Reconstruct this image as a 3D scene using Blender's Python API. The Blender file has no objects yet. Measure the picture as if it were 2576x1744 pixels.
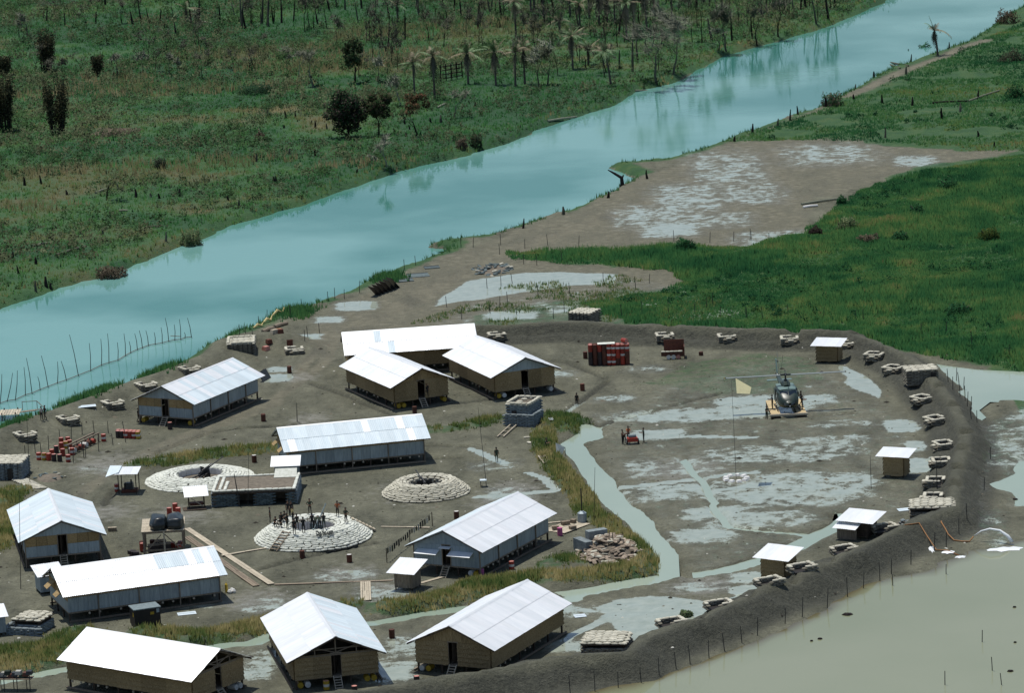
import bpy, bmesh, math, random
import numpy as np
from mathutils import Vector, Matrix
random.seed(7); rng = np.random.default_rng(7)
scn = bpy.context.scene
col = scn.collection
# ------------------------------------------------------------------ camera
F_PX, TH, RO, CAM_H = 10512.9, 0.208852, 0.048884, 113.21
CX, CY = 1288.0, 872.0
cam_d = bpy.data.cameras.new('camera'); cam = bpy.data.objects.new('camera', cam_d); col.objects.link(cam)
cam_d.sensor_width = 36.0; cam_d.lens = F_PX / 2576 * 36.0; cam_d.clip_start = 1.0; cam_d.clip_end = 20000
_c, _s = math.cos(RO), math.sin(RO); _ct, _st = math.cos(TH), math.sin(TH)
_X = Vector((1, 0, 0)); _D = Vector((0, -_st, -_ct))
_r = _X * _c + _D * _s; _u = _X * _s - _D * _c; _b = Vector((0, -_ct, _st))
cam.matrix_world = Matrix(((_r.x, _u.x, _b.x, 0), (_r.y, _u.y, _b.y, 0), (_r.z, _u.z, _b.z, CAM_H), (0, 0, 0, 1)))
scn.camera = cam
# ------------------------------------------------------------------ sky and sun
SUN_EL, SUN_AZ = math.radians(75), math.radians(42)      # behind the camp, a little to the left
world = bpy.data.worlds.new('World'); scn.world = world; world.use_nodes = True
wn = world.node_tree.nodes; wl = world.node_tree.links
bg = wn['Background']; bg.inputs[1].default_value = 0.085
sky = wn.new('ShaderNodeTexSky'); sky.sky_type = 'NISHITA'; sky.sun_disc = False
sky.sun_elevation = SUN_EL; sky.sun_rotation = -SUN_AZ; sky.air_density = 1.0; sky.dust_density = 1.0; sky.ozone_density = 1.0
wl.new(sky.outputs[0], bg.inputs[0])
sun_d = bpy.data.lights.new('sun', 'SUN'); sun_d.energy = 3.6; sun_d.angle = math.radians(0.5); sun_d.color = (1.0, 0.96, 0.88)
sun = bpy.data.objects.new('sun', sun_d); col.objects.link(sun)
SUNV = Vector((-math.sin(SUN_AZ) * math.cos(SUN_EL), math.cos(SUN_AZ) * math.cos(SUN_EL), math.sin(SUN_EL)))
sun.rotation_euler = (-SUNV).to_track_quat('-Z', 'Y').to_euler(); sun.location = (0, 450, 200)
vs = scn.view_settings; vs.view_transform = 'Standard'; vs.look = 'None'; vs.exposure = 0.0; vs.gamma = 1.0; vs.use_curve_mapping = False

# ------------------------------------------------------------------ photo pixel -> place on the ground
CR = {0: (0, 0, 0.90180), 21: (0, 1000, 6.554), 22: (270, 1130, 5.424), 23: (500, 1130, 7.747), 24: (620, 1230, 6.835),
      25: (1820, 900, 7.747), 26: (1220, 980, 7.747), 27: (1380, 1240, 7.747), 28: (540, 760, 7.2625)}
for i, (a, b) in enumerate([(0, 800), (0, 1272), (600, 1272), (600, 800), (1200, 800), (1200, 1272), (1876, 800), (1876, 1272)]):
    CR[i + 1] = (a, b, 3.32)
for i, (a, b) in enumerate([(0, 0), (600, 0), (1200, 0), (1876, 0), (0, 400), (600, 400), (1200, 400), (1876, 400)]):
    CR[i + 11] = (a, b, 3.32)
def G(k, x, y, z=0.0):
    ox, oy, s = CR[k]; px = (ox + x / s - CX) / F_PX; py = (oy + y / s - CY) / F_PX
    px, py = _c * px - _s * py, _s * px + _c * py
    fw = _ct - py * _st; dn = _st + py * _ct; h = (CAM_H - z) / dn
    return np.array((px * h, fw * h))
def PL(z, *runs):
    """polyline on the level z from runs (crop, (x,y), (x,y)...)"""
    out = []
    for r in runs:
        k = r[0]
        for x, y in r[1:]:
            out.append(G(k, x, y, z))
    return np.array(out)

# ------------------------------------------------------------------ noise and distance helpers (numpy)
def _hash(ix, iy, seed):
    h = (ix.astype(np.int64) * 374761393 + iy.astype(np.int64) * 668265263 + seed * 974634777) & 0x7fffffff
    h = ((h ^ (h >> 13)) * 1274126177) & 0x7fffffff
    return ((h ^ (h >> 16)) & 0xffff) / 65535.0
def vnoise(x, y, seed=0):
    x = np.asarray(x, float); y = np.asarray(y, float)
    ix = np.floor(x); iy = np.floor(y); fx = x - ix; fy = y - iy
    fx = fx * fx * (3 - 2 * fx); fy = fy * fy * (3 - 2 * fy)
    a = _hash(ix, iy, seed); b = _hash(ix + 1, iy, seed); c = _hash(ix, iy + 1, seed); d = _hash(ix + 1, iy + 1, seed)
    return (a * (1 - fx) + b * fx) * (1 - fy) + (c * (1 - fx) + d * fx) * fy
def fbm(x, y, sc, seed=0, oct=3):
    s = 0; a = 0.5; t = 0
    for i in range(oct):
        s = s + a * vnoise(x / sc, y / sc, seed + i * 17); t += a; a *= 0.5; sc *= 0.5
    return s / t
def dist_pl(X, Y, P, closed=False):
    d = np.full(X.shape, 1e9); Q = np.vstack([P, P[:1]]) if closed else P
    for a, b in zip(Q[:-1], Q[1:]):
        ab = b - a; L = ab @ ab + 1e-12
        t = np.clip(((X - a[0]) * ab[0] + (Y - a[1]) * ab[1]) / L, 0, 1)
        d = np.minimum(d, (X - a[0] - t * ab[0]) ** 2 + (Y - a[1] - t * ab[1]) ** 2)
    return np.sqrt(d)
def sd_pl(X, Y, P):
    """unsigned distance, side sign of the nearest segment and arc position along an open polyline"""
    d = np.full(X.shape, 1e9); sg = np.zeros(X.shape); ar = np.zeros(X.shape); acc = 0
    for a, b in zip(P[:-1], P[1:]):
        ab = b - a; L = ab @ ab + 1e-12
        t = np.clip(((X - a[0]) * ab[0] + (Y - a[1]) * ab[1]) / L, 0, 1)
        e = (X - a[0] - t * ab[0]) ** 2 + (Y - a[1] - t * ab[1]) ** 2
        m = e < d; d = np.where(m, e, d)
        cr = ab[0] * (Y - a[1]) - ab[1] * (X - a[0]); sg = np.where(m, np.sign(cr), sg); ar = np.where(m, acc + t * math.sqrt(L), ar)
        acc += math.sqrt(L)
    return np.sqrt(d), sg, ar
def inside(X, Y, P):
    r = np.zeros(X.shape, bool); n = len(P); j = n - 1
    for i in range(n):
        xi, yi = P[i]; xj, yj = P[j]
        if yi != yj:
            r ^= ((yi > Y) != (yj > Y)) & (X < (xj - xi) * (Y - yi) / (yj - yi) + xi)
        j = i
    return r
def sdf(X, Y, P):
    d = dist_pl(X, Y, P, True); return np.where(inside(X, Y, P), -d, d)
def sstep(a, b, x):
    t = np.clip((x - a) / (b - a), 0, 1); return t * t * (3 - 2 * t)

# ------------------------------------------------------------------ traced lines of the place
RIVER_Z, POND_Z = -0.95, -0.22
far_bank = PL(RIVER_Z, (0, (-160, 752), (0, 700), (60, 682), (130, 657), (190, 637), (240, 628), (300, 604), (380, 572), (460, 542), (520, 514), (600, 491), (680, 469),
    (760, 438), (840, 413), (900, 392), (980, 371), (1060, 352), (1150, 327), (1210, 298), (1300, 267), (1395, 240), (1440, 207), (1520, 192), (1560, 168), (1640, 128),
    (1700, 110), (1800, 83), (1870, 64), (1930, 37), (2000, 6), (2060, -22), (2200, -75), (2400, -150)))
near_bank = PL(RIVER_Z, (0, (-160, 1052), (0, 988), (60, 958), (120, 934), (200, 906), (280, 882), (360, 850), (430, 815), (500, 778), (560, 752), (640, 714), (700, 702), (780, 668),
    (860, 634), (940, 604), (1000, 580), (1015, 566), (960, 560), (1040, 548), (1100, 543), (1180, 518), (1270, 488), (1350, 458), (1405, 430), (1440, 404), (1380, 380), (1500, 369), (1560, 354), (1640, 324),
    (1700, 303), (1800, 264), (1860, 246), (1900, 224), (2010, 165), (2100, 132), (2200, 96), (2240, 70), (2282, 38), (2340, 4), (2500, -90)))
river_poly = np.vstack([far_bank, near_bank[::-1]])
berm = PL(1.5, (0, (1040, 752), (1160, 744), (1290, 738), (1400, 744), (1500, 748), (1620, 752), (1760, 757), (1850, 757)),
    (7, (880, 145), (1000, 190), (1180, 255), (1340, 345), (1500, 470), (1610, 600), (1720, 740), (1800, 880), (1830, 1000), (1815, 1130), (1775, 1290), (1740, 1440)),
    (8, (1740, 60), (1560, 120), (1340, 205), (1050, 330), (750, 475), (430, 630), (150, 735)), (6, (2190, 830), (1820, 985), (1400, 1140), (1250, 1270), (950, 1300), (700, 1325), (330, 1385), (0, 1435)), (3, (1650, 1500), (1300, 1555), (900, 1600), (300, 1690), (-300, 1790)))
berm_gap = [G(7, 400, 150, 1.2), G(5, 1620, 100, 1.2), G(5, 2140, 110, 1.2), G(7, 930, 165, 1.2), G(7, 1620, 612, 1.2), G(7, 1740, 770, 1.2), G(7, 1840, 1000, 1.2), G(7, 1800, 1135, 1.2), G(7, 1765, 1290, 1.2), G(7, 1740, 1430, 1.2),
            G(8, 690, 505, 1.2), G(8, 380, 660, 1.2), G(8, 20, 800, 1.2), G(6, 1850, 985, 1.2)]
levee = PL(0.9, (1, (-300, 1090), (0, 985), (150, 920), (330, 850), (560, 775), (800, 690), (1140, 560), (1400, 475), (1650, 370), (1850, 290)), (28, (160, 760), (800, 640), (1300, 640)))
bank2 = PL(0.5, (28, (760, 780), (1240, 770)))
moat = PL(POND_Z, (5, (850, 895), (900, 890), (1050, 940), (1040, 1010), (890, 1045), (980, 1200), (1150, 1380), (1300, 1567)), (6, (1390, 60), (1480, 170), (1640, 370), (1790, 580), (1500, 660), (1250, 700), (780, 780), (640, 725)),
    (6, (900, 690), (1300, 620), (1510, 590), (1530, 520), (1430, 350), (1250, 150), (1080, 0)), (5, (960, 1450), (830, 1230), (700, 1060), (800, 1000), (860, 960)))
ditch = PL(POND_Z, (0, (1300, 1360), (1180, 1378)), (3, (1900, 870), (1500, 925), (1100, 985), (700, 1060), (250, 1100), (120, 1155)), (2, (1970, 1165), (1750, 1195), (1200, 1290), (540, 1385), (100, 1455), (-400, 1540)))
ditch_r = PL(POND_Z, (6, (1800, 590), (2050, 550), (2320, 485)), (8, (0, 500), (180, 455), (400, 350), (600, 260), (740, 200), (840, 130), (770, 90)))
ditch_r2 = PL(POND_Z, (8, (560, 255), (200, 222), (0, 205)), (6, (2090, 190), (2030, 100), (1965, 0)), (5, (1990, 1560), (1880, 1380), (1790, 1290), (1720, 1190)))
thin_wet = [PL(0, (5, (1190, 1420), (1500, 1385), (1810, 1350), (2080, 1310), (2330, 1285))), PL(0, (5, (1940, 1450), (2320, 1405))), PL(0, (5, (740, 800), (860, 710))),
            PL(0, (4, (1940, 1095), (2230, 1220))), PL(0, (5, (0, 1110), (240, 1215))), PL(0, (5, (430, 1295), (560, 1350), (660, 1450), (200, 1490), (0, 1500))), PL(0, (5, (1390, 950), (1600, 985), (2320, 1005))),
            PL(0, (6, (690, 1150), (800, 1090), (1150, 910)))]
thin_dry = [PL(0, (5, (740, 800), (900, 660), (1090, 530))), PL(0, (5, (540, 345), (760, 375), (1080, 505))), PL(0, (5, (850, 870), (940, 875), (1010, 920), (1140, 860), (1300, 825))), PL(0, (5, (1360, 805), (1800, 690), (2040, 625))),
            PL(0, (4, (0, 920), (600, 870), (1450, 830))), PL(0, (1, (1300, 1130), (1740, 960), (2060, 915), (2320, 895))), PL(0, (3, (150, 540), (540, 430), (1150, 310))), PL(0, (4, (600, 545), (900, 640), (1290, 810))), PL(0, (4, (1560, 1070), (1900, 1075))),
            PL(0, (4, (560, 1240), (1200, 1210), (1850, 1165))), PL(0, (4, (1780, 720), (2090, 680))), PL(0, (7, (0, 838), (230, 838))), PL(0, (7, (560, 830), (900, 800))), PL(0, (1, (870, 1567), (960, 1430)))]
flood = PL(POND_Z, (3, (1500, 1640), (2600, 1600)), (6, (700, 1600), (1040, 1545), (1400, 1470), (1640, 1390), (1900, 1290), (2320, 1130)), (8, (160, 1080), (500, 930), (740, 800), (980, 690), (1200, 630), (1500, 570), (1600, 490), (1760, 450), (1850, 400), (1990, 370), (2100, 375), (2260, 310), (2400, 290), (2700, 260), (2700, 1800), (800, 1900), (-800, 1900)))
pool_e = PL(POND_Z, (7, (1600, 375), (1760, 400), (2000, 430), (2330, 445), (2600, 440), (2600, 640), (2330, 705), (2110, 700), (2020, 770), (2080, 830), (2000, 880), (1950, 860), (1900, 720), (1800, 610), (1860, 600), (1740, 560), (1650, 450)))
pool_e2 = PL(POND_Z, (7, (2330, 1180), (2230, 1215), (2260, 1290), (2150, 1370), (2060, 1400), (2150, 1450), (2270, 1510), (2250, 1567), (2600, 1567), (2600, 1150)))
pond_n = PL(0, (17, (-80, 1020), (150, 985), (400, 955), (700, 948), (1180, 962), (1150, 1040), (760, 1060), (480, 1100), (180, 1150), (0, 1180), (-150, 1190), (-350, 1230), (-300, 1150)))
pond_s = PL(0, (6, (960, 850), (1200, 765), (1600, 755), (1900, 795), (2150, 765), (2180, 700), (2320, 685), (2330, 760), (2190, 820), (1960, 905), (1800, 975), (1580, 1050), (1330, 1130), (1180, 1090), (1100, 980), (950, 1040), (780, 1100), (760, 1080), (900, 1010), (1060, 900)))
pond_h = PL(0, (7, (770, 395), (840, 405), (1010, 490), (1140, 605), (1120, 670), (1040, 640), (920, 600), (810, 545), (850, 500), (790, 450)))
pond_h2 = PL(0, (7, (0, 1290), (300, 1270), (640, 1260), (1000, 1280), (1190, 1290), (1190, 1480), (1100, 1520), (700, 1600), (0, 1600), (-400, 1500)))
# big bare mud north of the camp with bright puddles
mud_n = PL(0, (0, (690, 760), (760, 700), (900, 630), (1000, 585), (1100, 550), (1180, 522), (1350, 462), (1440, 410), (1560, 358), (1650, 325), (1800, 315), (2000, 330), (2200, 345), (2330, 345), (2200, 362), (2060, 380), (1960, 425), (1850, 455), (1830, 500), (1890, 515), (1760, 560),
    (1560, 560), (1380, 560), (1200, 572), (1150, 590), (1500, 612), (1560, 625), (1540, 650), (1400, 655), (1250, 690), (1150, 700), (1060, 730), (1040, 760)))
lush = PL(0, (0, (1165, 575), (1400, 572), (1560, 560), (1700, 562), (1830, 525), (1890, 480), (1960, 430), (2080, 395), (2323, 352), (2700, 300), (2700, 900), (2330, 840), (2150, 815), (2020, 790), (1900, 760), (1600, 742), (1420, 735), (1330, 690), (1500, 660), (1560, 640), (1520, 612), (1300, 600), (1170, 590)))
lush2 = PL(0, (0, (1650, 322), (1800, 272), (1900, 235), (2100, 148), (2300, 60), (2700, -80), (2700, 330), (2323, 345), (2180, 342), (2050, 325), (1800, 316)))
marsh = PL(0, (0, (930, 735), (1060, 690), (1150, 650), (1400, 625), (1560, 650), (1640, 690), (1600, 735), (1400, 738), (1060, 742)))
field = PL(0, (0, (1340, 960), (1500, 870), (1800, 800), (1900, 830), (2080, 960), (2130, 1090), (2060, 1180), (1900, 1240), (1700, 1280), (1570, 1310), (1470, 1180), (1350, 1040)))
field_grass = PL(0, (5, (1250, 560), (1500, 480), (1700, 380), (2000, 330), (2400, 300)), (7, (560, 330), (640, 400), (760, 520), (560, 610), (200, 640), (-60, 640)), (5, (2000, 640), (1600, 600)))
tracks = [PL(0, (1, (660, 1500), (900, 1300), (1200, 1130), (1600, 960), (2000, 800), (2320, 690))), PL(0, (4, (0, 820), (300, 680), (560, 500), (720, 380), (790, 220), (700, 110))), PL(0, (4, (470, 520), (560, 380), (680, 250), (820, 190))), PL(0, (1, (600, 1567), (760, 1400), (1000, 1240), (1500, 1030), (2320, 720))),
          PL(0, (4, (720, 330), (660, 270))), PL(0, (0, (730, 780), (900, 700), (1050, 620), (1200, 555), (1500, 450), (1800, 330))), PL(0, (14, (850, 800), (1050, 720), (1250, 620), (1420, 560), (1650, 480), (1800, 400), (2000, 340)))]
banks = [(PL(0, (1, (1140, 1240), (1500, 1195), (1900, 1135), (2280, 1105))), 1.9, .45), (PL(0, (2, (-200, 1290), (0, 1250), (250, 1235), (520, 1190), (640, 1100))), 3.2, .5), (PL(0, (2, (-200, 1400), (0, 1345), (300, 1340), (520, 1265))), 2.4, .4),
         (PL(0, (2, (1230, 1085), (1650, 1135), (1900, 1075), (2250, 1010)), (3, (0, 1050), (190, 1020))), 2.6, .5), (PL(0, (3, (1230, 870), (1500, 850), (1900, 750), (2300, 665)), (6, (0, 680), (400, 640), (800, 610), (1200, 570), (1460, 510))), 2.8, .6),
         (PL(0, (6, (600, 500), (750, 440), (900, 470))), 1.8, .2),
         (PL(0, (5, (600, 850), (760, 880), (820, 930))), 2.8, .5), (PL(0, (5, (560, 960), (560, 1090), (640, 1230), (760, 1380), (880, 1500)), (6, (930, 70), (1050, 130), (1230, 280), (1400, 420), (1480, 500))), 1.7, .5),
         (PL(0, (4, (1620, 940), (1830, 925), (2170, 850))), 1.8, .25), (PL(0, (3, (920, 830), (1010, 850))), 1.5, .3), (PL(0, (2, (-100, 380), (0, 300), (20, 100)), (1, (60, 1500), (150, 1440))), 2.2, .3)]

RIV_XY = river_poly
def height(X, Y):
    X = np.asarray(X, float); Y = np.asarray(Y, float)
    wx = X + (fbm(X, Y, 5, 1) - .5) * 1.6; wy = Y + (fbm(X, Y, 5, 2) - .5) * 3.0
    z = (fbm(X, Y, 9, 3) - .5) * .26 + (fbm(X, Y, 1.8, 4) - .5) * .13
    rv = sdf(wx, wy, RIV_XY)
    north = (rv > 0) & (dist_pl(X, Y, far_bank) < dist_pl(X, Y, near_bank))
    z = z + np.where(north, (fbm(X, Y, 22, 5) - .45) * 1.1 * sstep(2, 15, rv), 0)
    lu = np.maximum(sstep(2, -4, sdf(X, Y, lush)), sstep(2, -4, sdf(X, Y, lush2)))
    z = z + lu * (fbm(X, Y, 10, 6) - .4) * 1.5
    # levee along the river and its inner slope
    d, s, _ = sd_pl(X, Y, levee)
    z = z + 1.5 * np.where(s > 0, np.exp(-(d / 2.4) ** 2), np.exp(-(np.maximum(d - .3, 0) / 3.9) ** 2))
    d = dist_pl(X, Y, bank2); z = z + .6 * np.exp(-(d / 1.6) ** 2)
    for P in (flood, pool_e, pool_e2):
        sdv = sdf(wx, wy, P); z = np.minimum(z, np.maximum(-.9, POND_Z + sdv * .16) + (fbm(X, Y, 2.5, 12) - .5) * .12)
    # berm round the camp: flat crest, bench on the inside
    d, s, ar = sd_pl(wx, wy, berm)
    hgt = 2.05 + (vnoise(ar / 6, ar * 0, 8) - .5) * .12
    lin = lambda p, q: 1 - np.clip((d - p) / (q - p), 0, 1)
    prof = np.where(s > 0, lin(.55, 3.5), lin(.55, 1.6) * .62 + lin(2.9, 3.9) * .38)
    bench = np.zeros(X.shape)
    gap = np.ones(X.shape)
    for g in berm_gap:
        gap = np.minimum(gap, 1 - .5 * np.exp(-(((X - g[0]) / .75) ** 2 + ((Y - g[1]) / 1.1) ** 2) ** 2))
    zb = np.where(s > 0, -.45 + (hgt + .45) * prof * gap, hgt * prof * gap) + (fbm(X, Y, 1.3, 9) - .5) * .42 * (prof > .03) * (prof < .93)
    z = np.where(prof > .004, np.maximum(z, zb), z)
    for P, w, h in banks:
        d = dist_pl(wx, wy, P); z = z + h * (1 - sstep(w * .35, w * 1.1, d))
    # water-filled cuts
    z = np.minimum(z, -.75 + np.clip(sdf(wx * .5 + X * .5, wy * .5 + Y * .5, moat) + .6, 0, 9) * .9)
    for P, w in ((ditch, 1.0), (ditch_r, 1.15), (ditch_r2, .35)):
        d = dist_pl(wx * .5 + X * .5, wy * .5 + Y * .5, P); z = np.minimum(z, -.6 + np.clip(d - w + .35, 0, 9) * .9)
    for P in thin_dry:
        d = dist_pl(wx * .3 + X * .7, wy * .3 + Y * .7, P); z = z - .42 * (1 - sstep(.18, .5, d))
    # river bed and banks
    z = np.where(rv < 0, np.maximum(-2.2, RIVER_Z + rv * .3), np.minimum(z, RIVER_Z + .12 + rv * .62))
    return z
def gp(k, x, y, dz=0.0):
    """ground point under a photo pixel, on the real terrain"""
    z = 0.0
    for _ in range(4):
        p = G(k, x, y, z); z = z * .3 + .7 * hz(p[0], p[1])
    p = G(k, x, y, z)
    return Vector((p[0], p[1], hz(p[0], p[1]) + dz))

# ------------------------------------------------------------------ materials
MATS = {}
def nd(nt, t, **kw):
    n = nt.nodes.new(t)
    for k, v in kw.items(): setattr(n, k, v)
    return n
def mat(name, a, b=None, sc=3.0, rough=.8, metal=0.0, var=.12, bump=0.0, bsc=None, stretch=(1, 1, 1), spec=.5, coords='Object', hue=0.0, contrast=(.35, .65)):
    """procedural surface: two tones mixed by noise, a little brightness change from object to object"""
    if name in MATS: return MATS[name]
    m = bpy.data.materials.new(name); m.use_nodes = True; nt = m.node_tree; L = nt.links
    bs = nt.nodes['Principled BSDF']; b = b or tuple(c * .7 for c in a)
    tc = nd(nt, 'ShaderNodeTexCoord'); mp = nd(nt, 'ShaderNodeMapping'); mp.inputs['Scale'].default_value = stretch
    L.new(tc.outputs[coords], mp.inputs[0])
    oi = nd(nt, 'ShaderNodeObjectInfo')
    ad = nd(nt, 'ShaderNodeVectorMath', operation='ADD'); L.new(mp.outputs[0], ad.inputs[0])
    rv = nd(nt, 'ShaderNodeVectorMath', operation='SCALE'); rv.inputs[0].default_value = (37, 91, 53); L.new(oi.outputs['Random'], rv.inputs['Scale']); L.new(rv.outputs[0], ad.inputs[1])
    nz = nd(nt, 'ShaderNodeTexNoise'); nz.inputs['Scale'].default_value = sc; nz.inputs['Detail'].default_value = 5; nz.inputs['Roughness'].default_value = .62
    L.new(ad.outputs[0], nz.inputs['Vector'])
    rp = nd(nt, 'ShaderNodeValToRGB'); rp.color_ramp.elements[0].position = contrast[0]; rp.color_ramp.elements[1].position = contrast[1]
    rp.color_ramp.elements[0].color = (*b, 1); rp.color_ramp.elements[1].color = (*a, 1); L.new(nz.outputs[0], rp.inputs[0])
    mr = nd(nt, 'ShaderNodeMapRange'); mr.inputs[3].default_value = 1 - var; mr.inputs[4].default_value = 1 + var; L.new(oi.outputs['Random'], mr.inputs[0])
    hs = nd(nt, 'ShaderNodeHueSaturation'); L.new(mr.outputs[0], hs.inputs['Value']); L.new(rp.outputs[0], hs.inputs['Color'])
    if hue:
        mh = nd(nt, 'ShaderNodeMapRange'); mh.inputs[3].default_value = .5 - hue; mh.inputs[4].default_value = .5 + hue
        ml = nd(nt, 'ShaderNodeMath', operation='MULTIPLY'); ml.inputs[1].default_value = 7.31; fr = nd(nt, 'ShaderNodeMath', operation='FRACT')
        L.new(oi.outputs['Random'], ml.inputs[0]); L.new(ml.outputs[0], fr.inputs[0]); L.new(fr.outputs[0], mh.inputs[0]); L.new(mh.outputs[0], hs.inputs['Hue'])
    L.new(hs.outputs[0], bs.inputs['Base Color'])
    bs.inputs['Roughness'].default_value = rough; bs.inputs['Metallic'].default_value = metal; bs.inputs['Specular IOR Level'].default_value = spec
    if bump:
        n2 = nd(nt, 'ShaderNodeTexNoise'); n2.inputs['Scale'].default_value = bsc or sc * 2; n2.inputs['Detail'].default_value = 4; L.new(ad.outputs[0], n2.inputs['Vector'])
        bp = nd(nt, 'ShaderNodeBump'); bp.inputs['Strength'].default_value = bump; bp.inputs['Distance'].default_value = .05; L.new(n2.outputs[0], bp.inputs['Height']); L.new(bp.outputs[0], bs.inputs['Normal'])
    MATS[name] = m; return m
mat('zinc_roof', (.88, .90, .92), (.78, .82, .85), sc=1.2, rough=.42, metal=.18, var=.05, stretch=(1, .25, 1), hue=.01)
mat('zinc_roof_dull', (.68, .77, .82), (.58, .68, .74), sc=1.5, rough=.55, metal=.0, var=.07, stretch=(1, .25, 1), spec=.3)  # bluish sheets, also painting a roof slope that catches less sun
mat('zinc_wall', (.36, .43, .46), (.26, .32, .36), sc=2.2, rough=.55, metal=.25, var=.10, stretch=(2, 2, .4))
mat('thatch', (.44, .33, .18), (.18, .125, .062), sc=6, rough=.95, var=.18, stretch=(4, 4, .35), bump=.6, spec=.1)
mat('bamboo_board', (.42, .31, .16), (.25, .17, .08), sc=5, rough=.85, var=.15, stretch=(1, 1, 3), spec=.2)
mat('timber', (.30, .25, .19), (.17, .135, .10), sc=4, rough=.85, var=.2, stretch=(3, 3, .5), spec=.2)
mat('timber_pale', (.55, .49, .38), (.38, .33, .25), sc=4, rough=.85, var=.15, stretch=(2, .4, 2), spec=.2)
mat('timber_dark', (.10, .075, .055), (.05, .04, .03), sc=4, rough=.9, var=.2, spec=.2)
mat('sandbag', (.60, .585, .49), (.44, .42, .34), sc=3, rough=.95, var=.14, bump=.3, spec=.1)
mat('sandbag_shaded', (.27, .25, .20), (.16, .15, .12), sc=3, rough=.95, var=.2, bump=.3, spec=.1)  # darker sandbag copy: shade of upright wall faces, besides mud, put into the colour
mat('sandbag_white', (.72, .74, .68), (.55, .57, .50), sc=3, rough=.95, var=.12, bump=.3, spec=.1)
mat('sandbag_old', (.40, .33, .26), (.22, .18, .14), sc=3, rough=.95, var=.3, bump=.4, spec=.1)
mat('sandbag_green', (.13, .165, .17), (.075, .10, .105), sc=3, rough=.85, var=.25, bump=.4, spec=.2)
mat('sandbag_grey', (.26, .30, .31), (.16, .19, .20), sc=3, rough=.9, var=.15, bump=.3, spec=.2)
mat('earth_fill', (.20, .175, .14), (.125, .11, .09), sc=2, rough=1, bump=.5, spec=.1)
mat('drum_red', (.42, .045, .022), (.26, .028, .016), sc=3, rough=.5, var=.25)
mat('drum_rust', (.13, .042, .022), (.07, .024, .015), sc=4, rough=.75, var=.3)
mat('drum_white', (.72, .72, .68), (.55, .54, .50), sc=4, rough=.6)
mat('drum_pink', (.55, .12, .30), (.45, .10, .25), sc=4, rough=.6)
mat('drum_yellow', (.50, .33, .02), (.36, .24, .02), sc=4, rough=.55)
mat('drum_lid', (.62, .30, .26), (.45, .18, .14), sc=4, rough=.5)
mat('drum_dark', (.045, .03, .03), (.02, .015, .015), sc=4, rough=.6)
mat('black_crate', (.018, .014, .014), (.009, .008, .008), sc=3, rough=.6)
mat('crate_lid', (.23, .29, .30), (.17, .22, .23), sc=3, rough=.45)
mat('rubber_black', (.018, .026, .030), (.010, .014, .016), sc=2, rough=.35, bump=.6, bsc=3)
mat('dark_metal', (.05, .055, .06), (.03, .032, .035), sc=4, rough=.5, metal=.3)
mat('picket', (.055, .055, .05), (.03, .03, .028), sc=4, rough=.8)
mat('white_paint', (.80, .80, .78), (.68, .68, .66), sc=4, rough=.6)
mat('yellow_paint', (.72, .50, .04), (.62, .42, .03), sc=4, rough=.5)
mat('orange_hose', (.36, .17, .05), (.26, .12, .04), sc=4, rough=.6)
mat('foam', (.85, .88, .9), (.7, .75, .78), sc=9, rough=.5)
mat('canvas_yellow', (.66, .55, .26), (.55, .45, .2), sc=5, rough=.8)
mat('black_paint', (.02, .03, .03), (.015, .02, .02), sc=4, rough=.8)
mat('heli_green', (.035, .055, .045), (.022, .036, .03), sc=2, rough=.38, var=0)
mat('heli_top', (.16, .24, .23), (.11, .18, .17), sc=2, rough=.5, var=0)
mat('blade', (.22, .25, .25), (.16, .19, .19), sc=2, rough=.5, var=0)
mat('glass', (.012, .022, .035), (.010, .018, .028), sc=1, rough=.06, var=0, spec=.9)
mat('plank_yellow', (.62, .50, .29), (.46, .35, .19), sc=3, rough=.8, var=.16, stretch=(.4, 3, 3))
mat('skin', (.22, .11, .065), (.17, .085, .05), sc=6, rough=.6, var=.25)
mat('hair', (.012, .010, .009), (.008, .007, .006), sc=9, rough=.7)
mat('cloth_green', (.035, .055, .035), (.02, .032, .022), sc=7, rough=.95, var=.3)
mat('cloth_dark', (.020, .022, .022), (.012, .013, .013), sc=7, rough=.95, var=.3)
mat('cloth_orange', (.42, .13, .05), (.30, .09, .035), sc=7, rough=.95, var=.2)
mat('cloth_pale', (.45, .45, .40), (.34, .34, .30), sc=7, rough=.95, var=.3)
mat('boots', (.015, .013, .012), (.010, .009, .008), sc=7, rough=.7)
mat('bark', (.135, .138, .105), (.07, .07, .055), sc=3, rough=.95, var=.25, stretch=(3, 3, .6), spec=.1)
mat('bark_pale', (.27, .285, .22), (.16, .17, .13), sc=3, rough=.95, var=.25, stretch=(3, 3, .6), spec=.1)
mat('bark_black', (.035, .03, .028), (.018, .016, .015), sc=3, rough=.95, var=.25, spec=.1)
mat('palm_trunk', (.17, .15, .13), (.09, .08, .07), sc=3, rough=.95, var=.2, stretch=(1, 1, 4), spec=.1)
mat('frond_green', (.19, .28, .14), (.10, .17, .075), sc=2, rough=.6, var=.25, spec=.3)
mat('frond_dry', (.36, .31, .22), (.19, .16, .11), sc=2, rough=.9, var=.25, spec=.1)
mat('wire', (.12, .11, .10), (.08, .075, .07), sc=3, rough=.6, metal=.5)

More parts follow.
